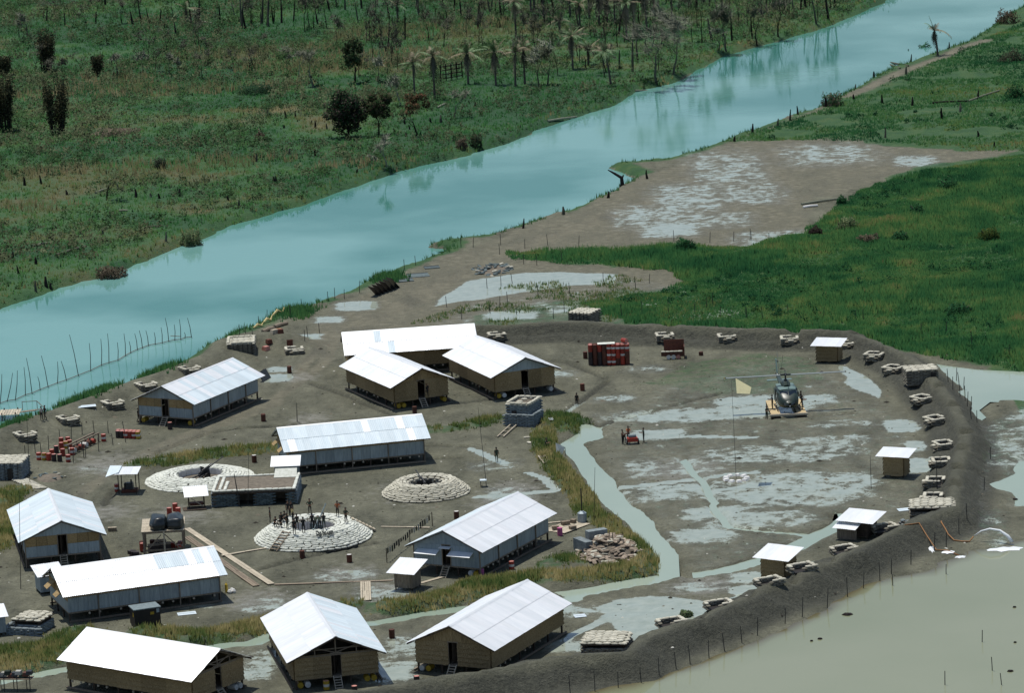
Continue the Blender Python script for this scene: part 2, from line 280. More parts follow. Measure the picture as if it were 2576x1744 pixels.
def leaf_mat(name, transl=.3):
    m = bpy.data.materials.new(name); m.use_nodes = True; nt = m.node_tree; L = nt.links; nt.nodes.clear()
    at = nd(nt, 'ShaderNodeAttribute', attribute_name='col'); out = nd(nt, 'ShaderNodeOutputMaterial')
    df = nd(nt, 'ShaderNodeBsdfDiffuse'); tr = nd(nt, 'ShaderNodeBsdfTranslucent'); mx = nd(nt, 'ShaderNodeMixShader'); mx.inputs[0].default_value = transl
    L.new(at.outputs[0], df.inputs[0]); L.new(at.outputs[0], tr.inputs[0]); L.new(df.outputs[0], mx.inputs[1]); L.new(tr.outputs[0], mx.inputs[2]); L.new(mx.outputs[0], out.inputs[0])
    MATS[name] = m; return m
leaf_mat('leaves')
def cloth_mat(name, c):
    leaf_mat(name, .5); nt = MATS[name].node_tree; a_ = [n for n in nt.nodes if n.type == 'ATTRIBUTE'][0]; nz = nd(nt, 'ShaderNodeTexNoise'); nz.inputs['Scale'].default_value = 6; rp = nd(nt, 'ShaderNodeValToRGB'); rp.color_ramp.elements[0].color = (*[v * .8 for v in c], 1); rp.color_ramp.elements[1].color = (*c, 1); nt.links.new(nz.outputs[0], rp.inputs[0])
    for l in list(a_.outputs[0].links): nt.links.new(rp.outputs[0], l.to_socket)
cloth_mat('flag_yellow', (.92, .86, .55)); cloth_mat('flag_white', (.85, .86, .84))

def ground_mat():
    m = bpy.data.materials.new('ground_soil'); m.use_nodes = True; nt = m.node_tree; L = nt.links
    bs = nt.nodes['Principled BSDF']; tc = nd(nt, 'ShaderNodeTexCoord')
    A = nd(nt, 'ShaderNodeAttribute', attribute_name='mA'); B = nd(nt, 'ShaderNodeAttribute', attribute_name='mB')
    sa = nd(nt, 'ShaderNodeSeparateColor'); L.new(A.outputs[0], sa.inputs[0]); sb = nd(nt, 'ShaderNodeSeparateColor'); L.new(B.outputs[0], sb.inputs[0])
    def noise(s, det=5, ro=.6, off=0, st=(1, 1, 1)):
        mp = nd(nt, 'ShaderNodeMapping'); mp.inputs['Location'].default_value = (off, off * 1.7, 0); mp.inputs['Scale'].default_value = st; L.new(tc.outputs['Object'], mp.inputs[0])
        n = nd(nt, 'ShaderNodeTexNoise'); n.inputs['Scale'].default_value = s; n.inputs['Detail'].default_value = det; n.inputs['Roughness'].default_value = ro; L.new(mp.outputs[0], n.inputs['Vector']); return n.outputs[0]
    def ramp(f, stops):
        r = nd(nt, 'ShaderNodeValToRGB'); e = r.color_ramp.elements
        while len(e) < len(stops): e.new(.5)
        for i, (p, c) in enumerate(stops): e[i].position = p; e[i].color = (*c, 1)
        L.new(f, r.inputs[0]); return r.outputs[0]
    def math_(op, a, b=None, c=None):
        n = nd(nt, 'ShaderNodeMath', operation=op)
        for i, v in enumerate((a, b, c)):
            if v is None: continue
            if isinstance(v, (int, float)): n.inputs[i].default_value = v
            else: L.new(v, n.inputs[i])
        return n.outputs[0]
    def mix(f, a, b):
        n = nd(nt, 'ShaderNodeMix', data_type='RGBA'); L.new(f, n.inputs[0])
        for i, v in ((6, a), (7, b)):
            if isinstance(v, tuple): n.inputs[i].default_value = (*v, 1)
            else: L.new(v, n.inputs[i])
        return n.outputs[2]
    def mask(f, nz, soft=.12):
        """noisy edge: f in 0..1 against noise"""
        s = math_('SUBTRACT', math_('ADD', f, math_('MULTIPLY', math_('SUBTRACT', nz, .5), 1.0)), .5)
        mr = nd(nt, 'ShaderNodeMapRange'); mr.inputs[1].default_value = -soft; mr.inputs[2].default_value = soft; L.new(s, mr.inputs[0]); return mr.outputs[0]
    n6 = noise(1.7, off=111, ro=.75, det=7); n7 = noise(.22, off=140, st=(1, .45, 1), ro=.7); n2 = noise(.8, off=9); n3 = noise(4.5, off=31, ro=.7); n4 = noise(.32, off=57); n5 = noise(.06, off=80)
    mud = mix(n3, ramp(n2, [(.3, (.096, .098, .066)), (.7, (.164, .166, .114))]), ramp(n4, [(.35, (.110, .113, .078)), (.65, (.196, .198, .137))]))
    mud = mix(ramp(n6, [(.40, (0, 0, 0)), (.62, (.85, .85, .85))]), mud, ramp(n7, [(.40, (.058, .060, .041)), (.60, (.25, .248, .176))]))
    bermc = mix(n6, ramp(n3, [(.3, (.026, .028, .021)), (.5, (.064, .067, .051)), (.72, (.118, .121, .092))]), ramp(n6, [(.35, (.038, .041, .031)), (.65, (.124, .126, .095))]))
    sand = ramp(n2, [(.3, (.158, .150, .104)), (.7, (.235, .224, .160))])
    sand = mix(ramp(n7, [(.45, (0, 0, 0)), (.62, (.8, .8, .8))]), sand, ramp(n6, [(.4, (.082, .082, .060)), (.62, (.15, .148, .108))]))
    pale = ramp(n3, [(.3, (.24, .235, .20)), (.7, (.34, .34, .30))])
    green = ramp(n4, [(.28, (.026, .082, .030)), (.5, (.044, .118, .038)), (.72, (.085, .145, .044))])
    wd = math_('ADD', A.outputs['Alpha'], math_('ADD', math_('MULTIPLY', math_('SUBTRACT', n2, .5), .45), math_('MULTIPLY', math_('SUBTRACT', n3, .5), .5)))
    wild = ramp(wd, [(.05, (.024, .085, .030)), (.3, (.048, .130, .042)), (.5, (.072, .118, .044)), (.68, (.108, .115, .052)), (.85, (.16, .155, .075)), (1, (.19, .17, .09))])
    c = mix(sb.outputs[1], mud, bermc)
    c = mix(mask(sa.outputs[2], n2, .25), c, sand)
    c = mix(mask(sb.outputs[2], n2, .18), c, pale)
    gsum = mask(sa.outputs[0], n2, .2)
    c = mix(gsum, c, green)
    c = mix(mask(sa.outputs[1], n4, .15), c, wild)
    # standing film of water where the ground is low
    pn = math_('ADD', math_('MULTIPLY', n4, .40), math_('ADD', math_('MULTIPLY', n2, .38), math_('MULTIPLY', n3, .30)))
    pn = math_('ADD', math_('MULTIPLY', math_('SUBTRACT', pn, .54), 1.35), .5)
    pud = mask(sb.outputs[0], pn, .035)
    c = mix(pud, c, ramp(n2, [(.3, (.28, .325, .27)), (.7, (.38, .425, .36))]))
    damp = mask(math_('ADD', sb.outputs[0], .16), pn, .10)
    L.new(c, bs.inputs['Base Color'])
    r0 = nd(nt, 'ShaderNodeMapRange'); r0.inputs[3].default_value = .95; r0.inputs[4].default_value = .5; L.new(damp, r0.inputs[0])
    rr = nd(nt, 'ShaderNodeMix', data_type='FLOAT'); L.new(pud, rr.inputs[0]); L.new(r0.outputs[0], rr.inputs[2]); rr.inputs[3].default_value = .06
    L.new(rr.outputs[0], bs.inputs['Roughness']); 
    bp = nd(nt, 'ShaderNodeBump'); bp.inputs['Distance'].default_value = .34; inv = math_('SUBTRACT', 1.0, pud)
    L.new(math_('MULTIPLY', inv, .9), bp.inputs['Strength']); L.new(math_('ADD', n3, math_('ADD', math_('MULTIPLY', n6, 1.3), math_('MULTIPLY', n2, .8))), bp.inputs['Height']); L.new(bp.outputs[0], bs.inputs['Normal'])
    bs.inputs['Specular IOR Level'].default_value = .5
    MATS['ground_soil'] = m
ground_mat()
def water_mat(name, body, rough, wave, wsc, st=(1, 1, 1), body2=None):
    m = bpy.data.materials.new(name); m.use_nodes = True; nt = m.node_tree; L = nt.links; bs = nt.nodes['Principled BSDF']
    tc = nd(nt, 'ShaderNodeTexCoord'); mp = nd(nt, 'ShaderNodeMapping'); mp.inputs['Scale'].default_value = st; L.new(tc.outputs['Object'], mp.inputs[0])
    n0 = nd(nt, 'ShaderNodeTexNoise'); n0.inputs['Scale'].default_value = .022; n0.inputs['Detail'].default_value = 4; L.new(tc.outputs['Object'], n0.inputs['Vector'])
    r = nd(nt, 'ShaderNodeValToRGB'); r.color_ramp.elements[0].position = .4; r.color_ramp.elements[1].position = .6
    r.color_ramp.elements[0].color = (*body, 1); r.color_ramp.elements[1].color = (*(body2 or body), 1); L.new(n0.outputs[0], r.inputs[0]); L.new(r.outputs[0], bs.inputs['Base Color'])
    bs.inputs['Roughness'].default_value = rough; bs.inputs['IOR'].default_value = 1.33
    n = nd(nt, 'ShaderNodeTexNoise'); n.inputs['Scale'].default_value = wsc; n.inputs['Detail'].default_value = 3; L.new(mp.outputs[0], n.inputs['Vector'])
    # wind patches: ripples stronger in some places
    mr = nd(nt, 'ShaderNodeMapRange'); mr.inputs[1].default_value = .42; mr.inputs[2].default_value = .6; mr.inputs[3].default_value = wave * .35; mr.inputs[4].default_value = wave; L.new(n0.outputs[0], mr.inputs[0])
    bp = nd(nt, 'ShaderNodeBump'); bp.inputs['Distance'].default_value = .1; L.new(mr.outputs[0], bp.inputs['Strength']); L.new(n.outputs[0], bp.inputs['Height']); L.new(bp.outputs[0], bs.inputs['Normal'])
    MATS[name] = m
water_mat('river_water', (.055, .205, .175), .05, .15, .8, (1, 1.6, 1), (.16, .345, .315))
water_mat('muddy_water', (.27, .345, .28), .06, .03, 1.2, (1, 1, 1), (.33, .40, .33))

water_mat('flood_water', (.22, .245, .155), .06, .03, 1.2, (1, 1, 1), (.255, .275, .185))
_nt = MATS['flood_water'].node_tree; _bs = _nt.nodes['Principled BSDF']; _src = _bs.inputs['Base Color'].links[0].from_socket
_at = nd(_nt, 'ShaderNodeAttribute', attribute_name='col'); _mx = nd(_nt, 'ShaderNodeMix', data_type='RGBA'); _nt.links.new(_at.outputs['Fac'], _mx.inputs[0]); _nt.links.new(_src, _mx.inputs[6]); _mx.inputs[7].default_value = (.105, .085, .042, 1); _nt.links.new(_mx.outputs[2], _bs.inputs['Base Color'])

# ------------------------------------------------------------------ mesh helpers
class MB:
    def __init__(s): s.v = []; s.f = []; s.m = []
    def add(s, vs_, fs, mi=0):
        o = len(s.v); s.v += [tuple(p) for p in vs_]; s.f += [tuple(i + o for i in f) for f in fs]; s.m += [mi] * len(fs); return s
    def box(s, c, d, mi=0, rz=0, M=None, taper=1.0):
        hx, hy, hz_ = d[0] / 2, d[1] / 2, d[2] / 2; P = []
        for z in (-hz_, hz_):
            k = taper if z > 0 else 1
            for x, y in ((-hx, -hy), (hx, -hy), (hx, hy), (-hx, hy)): P.append(Vector((x * k, y * k, z)))
        R = Matrix.Rotation(rz, 3, 'Z') if M is None else M
        return s.add([R @ p + Vector(c) for p in P], [(3, 2, 1, 0), (4, 5, 6, 7), (0, 1, 5, 4), (1, 2, 6, 5), (2, 3, 7, 6), (3, 0, 4, 7)], mi)
    def cyl(s, c, r, h, n=10, mi=0, r2=None, axis='Z', cap=None):
        r2 = r if r2 is None else r2; P = []
        for k, (z, q) in enumerate(((0, r), (h, r2))):
            for i in range(n):
                a = 2 * math.pi * i / n; p = (q * math.cos(a), q * math.sin(a), z)
                if axis == 'Y': p = (p[0], p[2], p[1])
                if axis == 'X': p = (p[2], p[0], p[1])
                P.append(Vector(p) + Vector(c))
        o = len(s.v); fl = axis == 'Y'
        fs = [(i, (i + 1) % n, n + (i + 1) % n, n + i) for i in range(n)]
        s.add(P, [f[::-1] if fl else f for f in fs], mi); 
        s.f += [tuple(o + i for i in (range(n) if fl else range(n - 1, -1, -1))), tuple(o + n + i for i in (range(n - 1, -1, -1) if fl else range(n)))]; s.m += [mi if cap is None else cap] * 2
        return s
    def tube(s, pts, rad, n=5, mi=0):
        pts = [Vector(p) for p in pts]; rad = rad if isinstance(rad, (list, tuple)) else [rad] * len(pts); rings = []
        for i, p in enumerate(pts):
            t = (pts[min(i + 1, len(pts) - 1)] - pts[max(i - 1, 0)]); t = t.normalized() if t.length > 1e-9 else Vector((0, 0, 1))
            u = t.cross(Vector((0, 0, 1)) if abs(t.z) < .9 else Vector((1, 0, 0))).normalized(); w = t.cross(u)
            rings.append([p + (u * math.cos(2 * math.pi * k / n) + w * math.sin(2 * math.pi * k / n)) * rad[i] for k in range(n)])
        V = [q for r in rings for q in r]; Fs = []
        for i in range(len(pts) - 1):
            for k in range(n): Fs.append((i * n + k, i * n + (k + 1) % n, (i + 1) * n + (k + 1) % n, (i + 1) * n + k))
        Fs += [tuple(range(n - 1, -1, -1)), tuple((len(pts) - 1) * n + k for k in range(n))]
        return s.add(V, Fs, mi)
    def beam(s, a, b, w, mi=0, h=None):
        a = Vector(a); b = Vector(b); t = (b - a); L = t.length; t.normalize(); u = t.cross(Vector((0, 0, 1)) if abs(t.z) < .95 else Vector((0, 1, 0))).normalized(); v = u.cross(t)
        M = Matrix((u, t, v)).transposed(); return s.box((a + b) / 2, (w, L, h or w), mi, M=M)
    def quad(s, a, b, c, d, mi=0, th=0.0):
        a, b, c, d = map(Vector, (a, b, c, d)); n = (b - a).cross(d - a).normalized() * th
        if th: s.add([a, b, c, d, a + n, b + n, c + n, d + n], [(3, 2, 1, 0), (4, 5, 6, 7), (0, 1, 5, 4), (1, 2, 6, 5), (2, 3, 7, 6), (3, 0, 4, 7)], mi)
        else: s.add([a, b, c, d], [(0, 1, 2, 3)], mi)
        return s
    def mesh(s, name, *mats, smooth=False):
        me = bpy.data.meshes.new(name); me.from_pydata(s.v, [], s.f)
        for m_ in mats: me.materials.append(MATS[m_])
        if len(mats) > 1: me.polygons.foreach_set('material_index', s.m)
        if smooth: me.polygons.foreach_set('use_smooth', [True] * len(me.polygons))
        me.update(); return me
def npmesh(name, V, Fc, mats, colr=None, smooth=False, nrm=None):
    V = np.asarray(V, np.float32); Fc = np.asarray(Fc, np.int32); me = bpy.data.meshes.new(name); k = Fc.shape[1]
    me.vertices.add(len(V)); me.vertices.foreach_set('co', V.ravel()); me.loops.add(Fc.size); me.loops.foreach_set('vertex_index', Fc.ravel())
    me.polygons.add(len(Fc)); me.polygons.foreach_set('loop_start', np.arange(0, Fc.size, k, dtype=np.int32)); me.polygons.foreach_set('loop_total', np.full(len(Fc), k, np.int32))
    if smooth: me.polygons.foreach_set('use_smooth', np.ones(len(Fc), bool))
    me.update(calc_edges=True)
    if colr is not None:
        a = me.color_attributes.new('col', 'FLOAT_COLOR', 'POINT'); cc = np.ones((len(V), 4), np.float32); cc[:, :3] = colr; a.data.foreach_set('color', cc.ravel())
    for m_ in mats: me.materials.append(MATS[m_])
    if nrm is not None: me.normals_split_custom_set_from_vertices(nrm)
    return me
def O(name, me, parent=None, loc=(0, 0, 0), rz=0.0, rot=None, sc=None, label=None, cat=None, group=None, kind=None):
    o = bpy.data.objects.new(name, me); col.objects.link(o)
    if parent is not None: o.parent = parent
    o.location = loc; o.rotation_euler = rot if rot is not None else (0, 0, rz)
    if sc is not None: o.scale = sc if isinstance(sc, (tuple, list)) else (sc,) * 3
    if label: o['label'] = label
    if cat: o['category'] = cat
    if group: o['group'] = group
    if kind: o['kind'] = kind
    return o
def T(name, label, cat, loc, rz=0.0, group=None):
    o = O(name, None, None, loc, rz, label=label, cat=cat, group=group); o.empty_display_size = .3; return o
def clone(root, loc=None, rz=None, label=None, group=None):
    r = root.copy(); col.objects.link(r)
    if loc is not None: r.location = loc
    if rz is not None: r.rotation_euler = (0, 0, rz)
    if label: r['label'] = label
    if group: r['group'] = group
    for ch in root.children:
        c = ch.copy(); col.objects.link(c); c.parent = r
        for g in ch.children:
            d = g.copy(); col.objects.link(d); d.parent = c
    return r

# ------------------------------------------------------------------ the ground: one sheet out to the horizon
xs = np.concatenate([[-6000, -2500, -1000, -400, -220], np.arange(-150, -66, 1.1), np.arange(-66, 75, .42), np.arange(75, 170, 1.1), [230, 420, 1000, 2500, 6000]])
ys = np.concatenate([[-3000, -800, 0, 200, 300, 340], np.arange(355, 570, .62), np.arange(570, 700, 1.0), np.arange(700, 960, 1.9), [980, 1020, 1100, 1300, 1800, 3000, 6000, 12000]])
GX, GY = np.meshgrid(xs, ys); fx, fy = GX.ravel(), GY.ravel()
GZ = height(fx, fy)
_GZ2 = GZ.reshape(len(ys), len(xs))
def hz_np(x, y):
    x = np.asarray(x, float); y = np.asarray(y, float); i = np.clip(np.searchsorted(xs, x) - 1, 0, len(xs) - 2); j = np.clip(np.searchsorted(ys, y) - 1, 0, len(ys) - 2)
    u = (x - xs[i]) / (xs[i + 1] - xs[i]); v = (y - ys[j]) / (ys[j + 1] - ys[j])
    return (_GZ2[j, i] * (1 - u) + _GZ2[j, i + 1] * u) * (1 - v) + (_GZ2[j + 1, i] * (1 - u) + _GZ2[j + 1, i + 1] * u) * v
def hz(x, y): return float(hz_np(x, y))
DRYP = [(G(0, x, y), rx, ry, v) for x, y, rx, ry, v in ((560, 265, 16, 14, .42), (60, 385, 8, 12, .4), (350, 390, 22, 16, .28), (470, 200, 28, 16, .25), (300, 300, 9, 9, .3), (700, 360, 20, 14, -.2), (300, 520, 20, 14, -.2), (900, 260, 14, 18, -.22), (1150, 250, 26, 16, -.25), (620, 225, 14, 10, -.3), (150, 540, 12, 8, .2), (150, 360, 12, 10, -.3), (1250, 180, 30, 14, -.3), (250, 80, 25, 25, -.2), (700, 60, 40, 20, -.2), (1500, 130, 25, 25, -.15), (450, 440, 14, 8, -.25), (600, 430, 12, 8, .15), (100, 470, 14, 10, -.1), (1000, 310, 18, 9, -.15))]
def dryness(X, Y):
    d = (fbm(X, Y, 26, 61) * .55 + fbm(X, Y, 8, 62) * .45 - .5) * 2.0 + .24
    for g, rx, ry, v in DRYP: d = d + v * np.exp(-((X - g[0]) / rx) ** 2 - ((Y - g[1]) / ry) ** 2)
    return np.clip(d, 0, 1)
nx, ny = len(xs), len(ys); idx = np.arange(nx * ny).reshape(ny, nx)
FQ = np.stack([idx[:-1, :-1], idx[:-1, 1:], idx[1:, 1:], idx[1:, :-1]], -1).reshape(-1, 4)
me = npmesh('ground', np.stack([fx, fy, GZ], -1), FQ, ['ground_soil'], smooth=True)
wx = fx + (fbm(fx, fy, 6, 41) - .5) * 3; wy = fy + (fbm(fx, fy, 6, 42) - .5) * 7
rv = sdf(fx, fy, river_poly); dn_ = dist_pl(fx, fy, near_bank); df_ = dist_pl(fx, fy, far_bank)
northm = ((rv > 0) & (df_ < dn_)) | ((rv < 0) & (df_ < dn_))
m_lush = sstep(1.5, -1.5, sdf(wx, wy, lush)); m_l2 = sstep(1.5, -1.5, sdf(wx, wy, lush2)); m_marsh = sstep(1, -2, sdf(wx, wy, marsh))
m_mudn = sstep(1, -1, sdf(wx, wy, mud_n)) * (1 - m_lush)
dberm, sberm, _ = sd_pl(fx, fy, berm)
m_berm = np.where(sberm > 0, sstep(5.2, 3.2, dberm), sstep(4.8, 3.2, dberm))
mA = np.zeros((len(fx), 4), np.float32); mB = np.zeros((len(fx), 4), np.float32)
gr = np.maximum(m_lush, m_l2 * .80); gr = np.maximum(gr, m_marsh * .52)
gr = np.maximum(gr, .9 * (~northm) * sstep(5, 1.5, dn_) * (rv > 0) * (fbm(fx, fy, 7, 44) > .38))
gr = np.maximum(gr, .44 * sstep(1, -2, sdf(wx, wy, field_grass))); gr = np.maximum(gr, .26 * sstep(2, -3, sdf(wx, wy, field)))
gr = np.maximum(gr, .75 * (fx > 60) * (fy > 480) * sstep(3, 8, dberm))
for P, w, h in banks: gr = np.maximum(gr, .55 * sstep(w * 1.15, w * .7, dist_pl(fx, fy, P)))
mA[:, 0] = gr * (1 - .85 * m_mudn) * (1 - .95 * np.exp(-(dist_pl(fx, fy, tracks[6]) / 1.6) ** 2))
mA[:, 1] = np.where(northm, 1.0, 0) * sstep(-.5, 1.5, rv + 1) + m_l2 * .30 * (1 - np.exp(-(dist_pl(fx, fy, tracks[6]) / 1.8) ** 2))
mA[:, 3] = dryness(fx, fy); mB[:, 3] = 1
tr_ = np.zeros(len(fx))
for i, P in enumerate(tracks): tr_ = np.maximum(tr_, (.98 if i < 5 else .95) * np.exp(-(dist_pl(fx, fy, P) / (1.0 if i < 5 else 3.5 if i == 5 else 1.4)) ** 2))
mA[:, 2] = np.maximum(tr_, m_mudn * .62)
pu = np.zeros(len(fx))
def pmask(P, v, e=1.0): return v * sstep(e, -e, sdf(fx, fy, P))
pu = np.maximum(pu, pmask(field, .36, 3)); pu = np.maximum(pu, pmask(pond_n, .92, 1.2)); pu = np.maximum(pu, pmask(pond_s, .78, 1.0)); pu = np.maximum(pu, pmask(pond_h, .95, .6)); pu = np.maximum(pu, pmask(pond_h2, .55, 3))
pu = np.maximum(pu, pmask(marsh, .38, 1))
for (k, x, y, rx, ry, v) in [(0, 1650, 385, 9, 26, .50), (0, 1560, 450, 8, 20, .52), (0, 1520, 520, 6, 9, .60), (0, 1620, 500, 9, 10, .49), (0, 1700, 440, 8, 14, .50), (0, 1880, 350, 12, 16, .50), (0, 2080, 365, 5, 7, .56), (0, 1760, 540, 9, 8, .52), (0, 1480, 490, 8, 14, .52),
        (0, 810, 693, 3.5, 4, .8), (0, 745, 725, 3, 3, .62), (0, 700, 765, 2.5, 3, .6), (0, 1160, 715, 5, 4, .7), (0, 1600, 715, 6, 4, .68), (0, 1290, 700, 5, 4, .55), (0, 1500, 690, 8, 2.5, .62), (0, 2220, 770, 5, 2, .6), (0, 1940, 710, 1.6, 2, .75),
        (5, 2000, 800, 17, 5, .60), (7, 100, 700, 7, 5, .62), (7, 560, 690, 4, 4, .6), (5, 1500, 980, 5, 3.5, .62), (5, 1600, 1250, 8, 6, .5), (5, 1700, 1450, 9, 6, .55), (7, 1300, 900, 2.5, 4, .75), (7, 1430, 1070, 1.5, 3, .72), (7, 1430, 1230, 2.4, 4, .85), (7, 700, 1020, 9, 3, .5), (7, 300, 1130, 14, 7, .52), (7, 800, 880, 6, 3, .5),
        (6, 1900, 250, 5, 4, .62), (6, 2000, 60, 5, 4, .62), (8, 100, 120, 9, 5, .55), (8, 80, 600, 3.5, 3, .66), (8, 560, 500, 2.5, 2, .66), (8, 60, 700, 3, 2, .8), (6, 1900, 680, 5, 3, .5), (6, 800, 870, 4, 4, .52), (6, 780, 1180, 3, 3, .6), (4, 2250, 1500, 4, 6, .5), (4, 2150, 1230, 4, 4, .46),
        (3, 900, 580, 5, 3, .5), (3, 1200, 740, 4, 5, .52), (3, 250, 830, 4, 4, .5), (3, 1250, 1400, 4, 5, .6), (3, 1400, 1200, 4, 6, .52), (3, 200, 1300, 3, 6, .52), (4, 330, 500, 2.5, 3, .72), (4, 340, 430, 2, 2, .7), (2, 2150, 1380, 3, 5, .56), (1, 850, 1260, 4, 3, .46), (2, 1650, 860, 3, 2, .45), (5, 700, 470, 3, 3, .55), (5, 1400, 430, 4, 3, .5), (5, 1150, 680, 4, 3, .5)]:
    g = G(k, x, y); pu = np.maximum(pu, v * np.exp(-(((fx - g[0]) / rx) ** 4 + ((fy - g[1]) / ry) ** 4)))
for P in thin_wet: pu = np.maximum(pu, .95 * sstep(.75, .3, dist_pl(fx, fy, P)))
east_mud = PL(0, (7, (1960, 890), (2330, 700), (2600, 700), (2600, 1567), (2000, 1600), (2060, 1250)), (8, (2300, 330), (2000, 380), (1900, 250)))
pu = np.maximum(pu, pmask(east_mud, .46, 2)); mA[:, 0] = np.maximum(mA[:, 0], pmask(east_mud, .36, 2)); mA[:, 2] *= 1
camp = ((dberm < 200) & (fx > -70) & (fx < 60) & (fy < 560) & (fy > 360)); pu = np.maximum(pu, np.where(camp, .14, 0))
mB[:, 0] = pu * (1 - sstep(.25, .6, np.where(m_mudn > .5, 0, GZ)))
mB[:, 1] = m_berm * (1 - .55 * sstep(1.0, .4, dberm))
for P in thin_dry: mB[:, 1] = np.maximum(mB[:, 1], .95 * (1 - sstep(.2, .7, dist_pl(fx, fy, P))))
pal = np.zeros(len(fx))
for (k, x, y, r) in [(4, 2240, 1530, 6), (3, 900, 570, 5), (3, 1250, 700, 5), (5, 300, 1430, 5), (5, 1700, 1270, 9), (1, 900, 1220, 7), (2, 1500, 80, 6), (4, 500, 500, 4), (6, 1900, 650, 6), (3, 150, 800, 6), (4, 1500, 1450, 7), (4, 600, 840, 4), (2, 900, 60, 5)]:
    g = G(k, x, y); pal = np.maximum(pal, .57 * np.exp(-((fx - g[0]) / r) ** 2 - ((fy - g[1]) / (r * 1.2)) ** 2))
mB[:, 2] = pal
for nm, arr in (('mA', mA), ('mB', mB)):
    a = me.color_attributes.new(nm, 'FLOAT_COLOR', 'POINT'); a.data.foreach_set('color', np.clip(arr, 0, 1).ravel())
O('ground', me, kind='structure')
def sheet(name, P, z, m, ext=None):
    b = bmesh.new(); vs_ = [b.verts.new((p[0], p[1], z)) for p in P]; f = b.faces.new(vs_); bmesh.ops.triangulate(b, faces=[f]); me_ = bpy.data.meshes.new(name); b.to_mesh(me_); b.free()
    if me_.polygons[0].normal.z < 0: me_.flip_normals()
    me_.materials.append(MATS[m]); return O(name, me_, kind='structure')
# river surface: wider than its banks so that the banks cut the water line
rc = []
fbx = far_bank + np.array([-3.0, 7.0]); nbx = near_bank + np.array([2.0, -5.0])
sheet('river', np.vstack([fbx, nbx[::-1]]), RIVER_Z, 'river_water')
sheet('ditch_water', np.vstack([moat[:1] + [-3, 3], moat[2:4] + [2.5, 2], moat[5:10] + [2.5, 1.5], G(6, 1700, 700)[None], G(6, 700, 830)[None], (ditch[2:] + [0, -3.2]), (ditch[::-1][:-1] + [0, 3.0]), G(6, 800, 640)[None], G(6, 1400, 560)[None], moat[16:] + [-2.5, 0]]), POND_Z, 'muddy_water')
sheet('channel_water', np.vstack([ditch_r + [0, -3.0], (ditch_r + [0, 3.0])[::-1]]), POND_Z - .004, 'muddy_water')
sheet('channel_water_branch', np.vstack([ditch_r2 + [-.9, -1.2], (ditch_r2 + [.9, 1.2])[::-1]]), POND_Z - .008, 'muddy_water')
def shore_sheet(name, P, z, x0, x1, y0, y1, dx, dy, shift):
    gx = np.arange(x0, x1, dx); gy = np.arange(y0, y1, dy); XX, YY = np.meshgrid(gx, gy); X1, Y1 = XX.ravel(), YY.ravel(); s1 = sdf(X1 - shift[0], Y1 - shift[1], P); ii = np.arange(len(X1)).reshape(len(gy), len(gx)); q = np.stack([ii[:-1, :-1], ii[:-1, 1:], ii[1:, 1:], ii[1:, :-1]], -1).reshape(-1, 4); q = q[(s1[q] < 1.0).all(1)]
    hh = hz_np(X1, Y1); sh = np.clip(1 - (z - hh) / .30, 0, 1) ** 1.5  # browner shallows: muddy bottom and berm reflection put into the water colour
    me_ = npmesh(name, np.stack([X1, Y1, np.full(len(X1), z)], -1), q, ['flood_water'], np.repeat(sh[:, None], 3, 1)); return O(name, me_, kind='structure')
shore_sheet('flood_water', flood, POND_Z + .004, -30, 90, 340, 470, .8, 1.3, (-1.5, 3.0))
sheet('pool_water', np.vstack([pool_e + np.array([-1.0, 0])]), POND_Z, 'muddy_water')
sheet('pool_water_east', np.vstack([pool_e2 + np.array([-3.0, 0])]), POND_Z - .006, 'muddy_water')

# ------------------------------------------------------------------ shared small meshes
def bag_mesh(m, L=.56, W=.30, H=.17):
    b = MB(); S = [(-.5, .45, .5), (-.32, .95, 1), (.32, .95, 1), (.5, .45, .5)]; ring = [(-.5, 0), (-.36, .42), (.36, .42), (.5, 0), (.36, -.42), (-.36, -.42)]
    V = [(a * L, y * W * kw, z * H * kh + H / 2) for a, kw, kh in S for y, z in ring]; Fs = []
    for i in range(3):
        for k in range(6): Fs.append((i * 6 + k, i * 6 + (k + 1) % 6, (i + 1) * 6 + (k + 1) % 6, (i + 1) * 6 + k))
    Fs += [tuple(range(5, -1, -1)), tuple(18 + k for k in range(6))]
    return b.add(V, Fs).mesh('sandbag', m, smooth=False)
BAG = {m: bag_mesh(m) for m in ('sandbag', 'sandbag_white', 'sandbag_old', 'sandbag_green', 'sandbag_grey', 'sandbag_shaded')}
BIGBAG = {m: bag_mesh(m, .78, .42, .20) for m in ('sandbag', 'sandbag_white', 'sandbag_old', 'sandbag_green', 'sandbag_grey', 'sandbag_shaded')}
def bag(parent, x, y, z, rz, m='sandbag', big=False, tilt=.05):
    return O('sandbag', (BIGBAG if big else BAG)[m], parent, (x, y, z), rot=(random.uniform(-tilt, tilt), random.uniform(-tilt, tilt), rz + random.uniform(-.08, .08)), sc=random.uniform(.93, 1.07))
def bag_run(parent, pts, z0, layers, m='sandbag', big=False, closed=False, step=None, low=None):
    """bags laid end to end along a line, in courses"""
    step = step or (.74 if big else .53); hh = .175 if big else .148; pts = [Vector(p) for p in pts]; n_ = 0
    if closed: pts = pts + [pts[0]]
    for l in range(layers):
        acc = (step / 2) * (1 if l % 2 else .0) + step * .5
        for a, b in zip(pts[:-1], pts[1:]):
            L = (b - a).length; t = (b - a).normalized(); rz = math.atan2(t.y, t.x)
            while acc < L:
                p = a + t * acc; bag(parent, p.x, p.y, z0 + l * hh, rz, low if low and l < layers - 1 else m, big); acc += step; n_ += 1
            acc -= L
    return n_

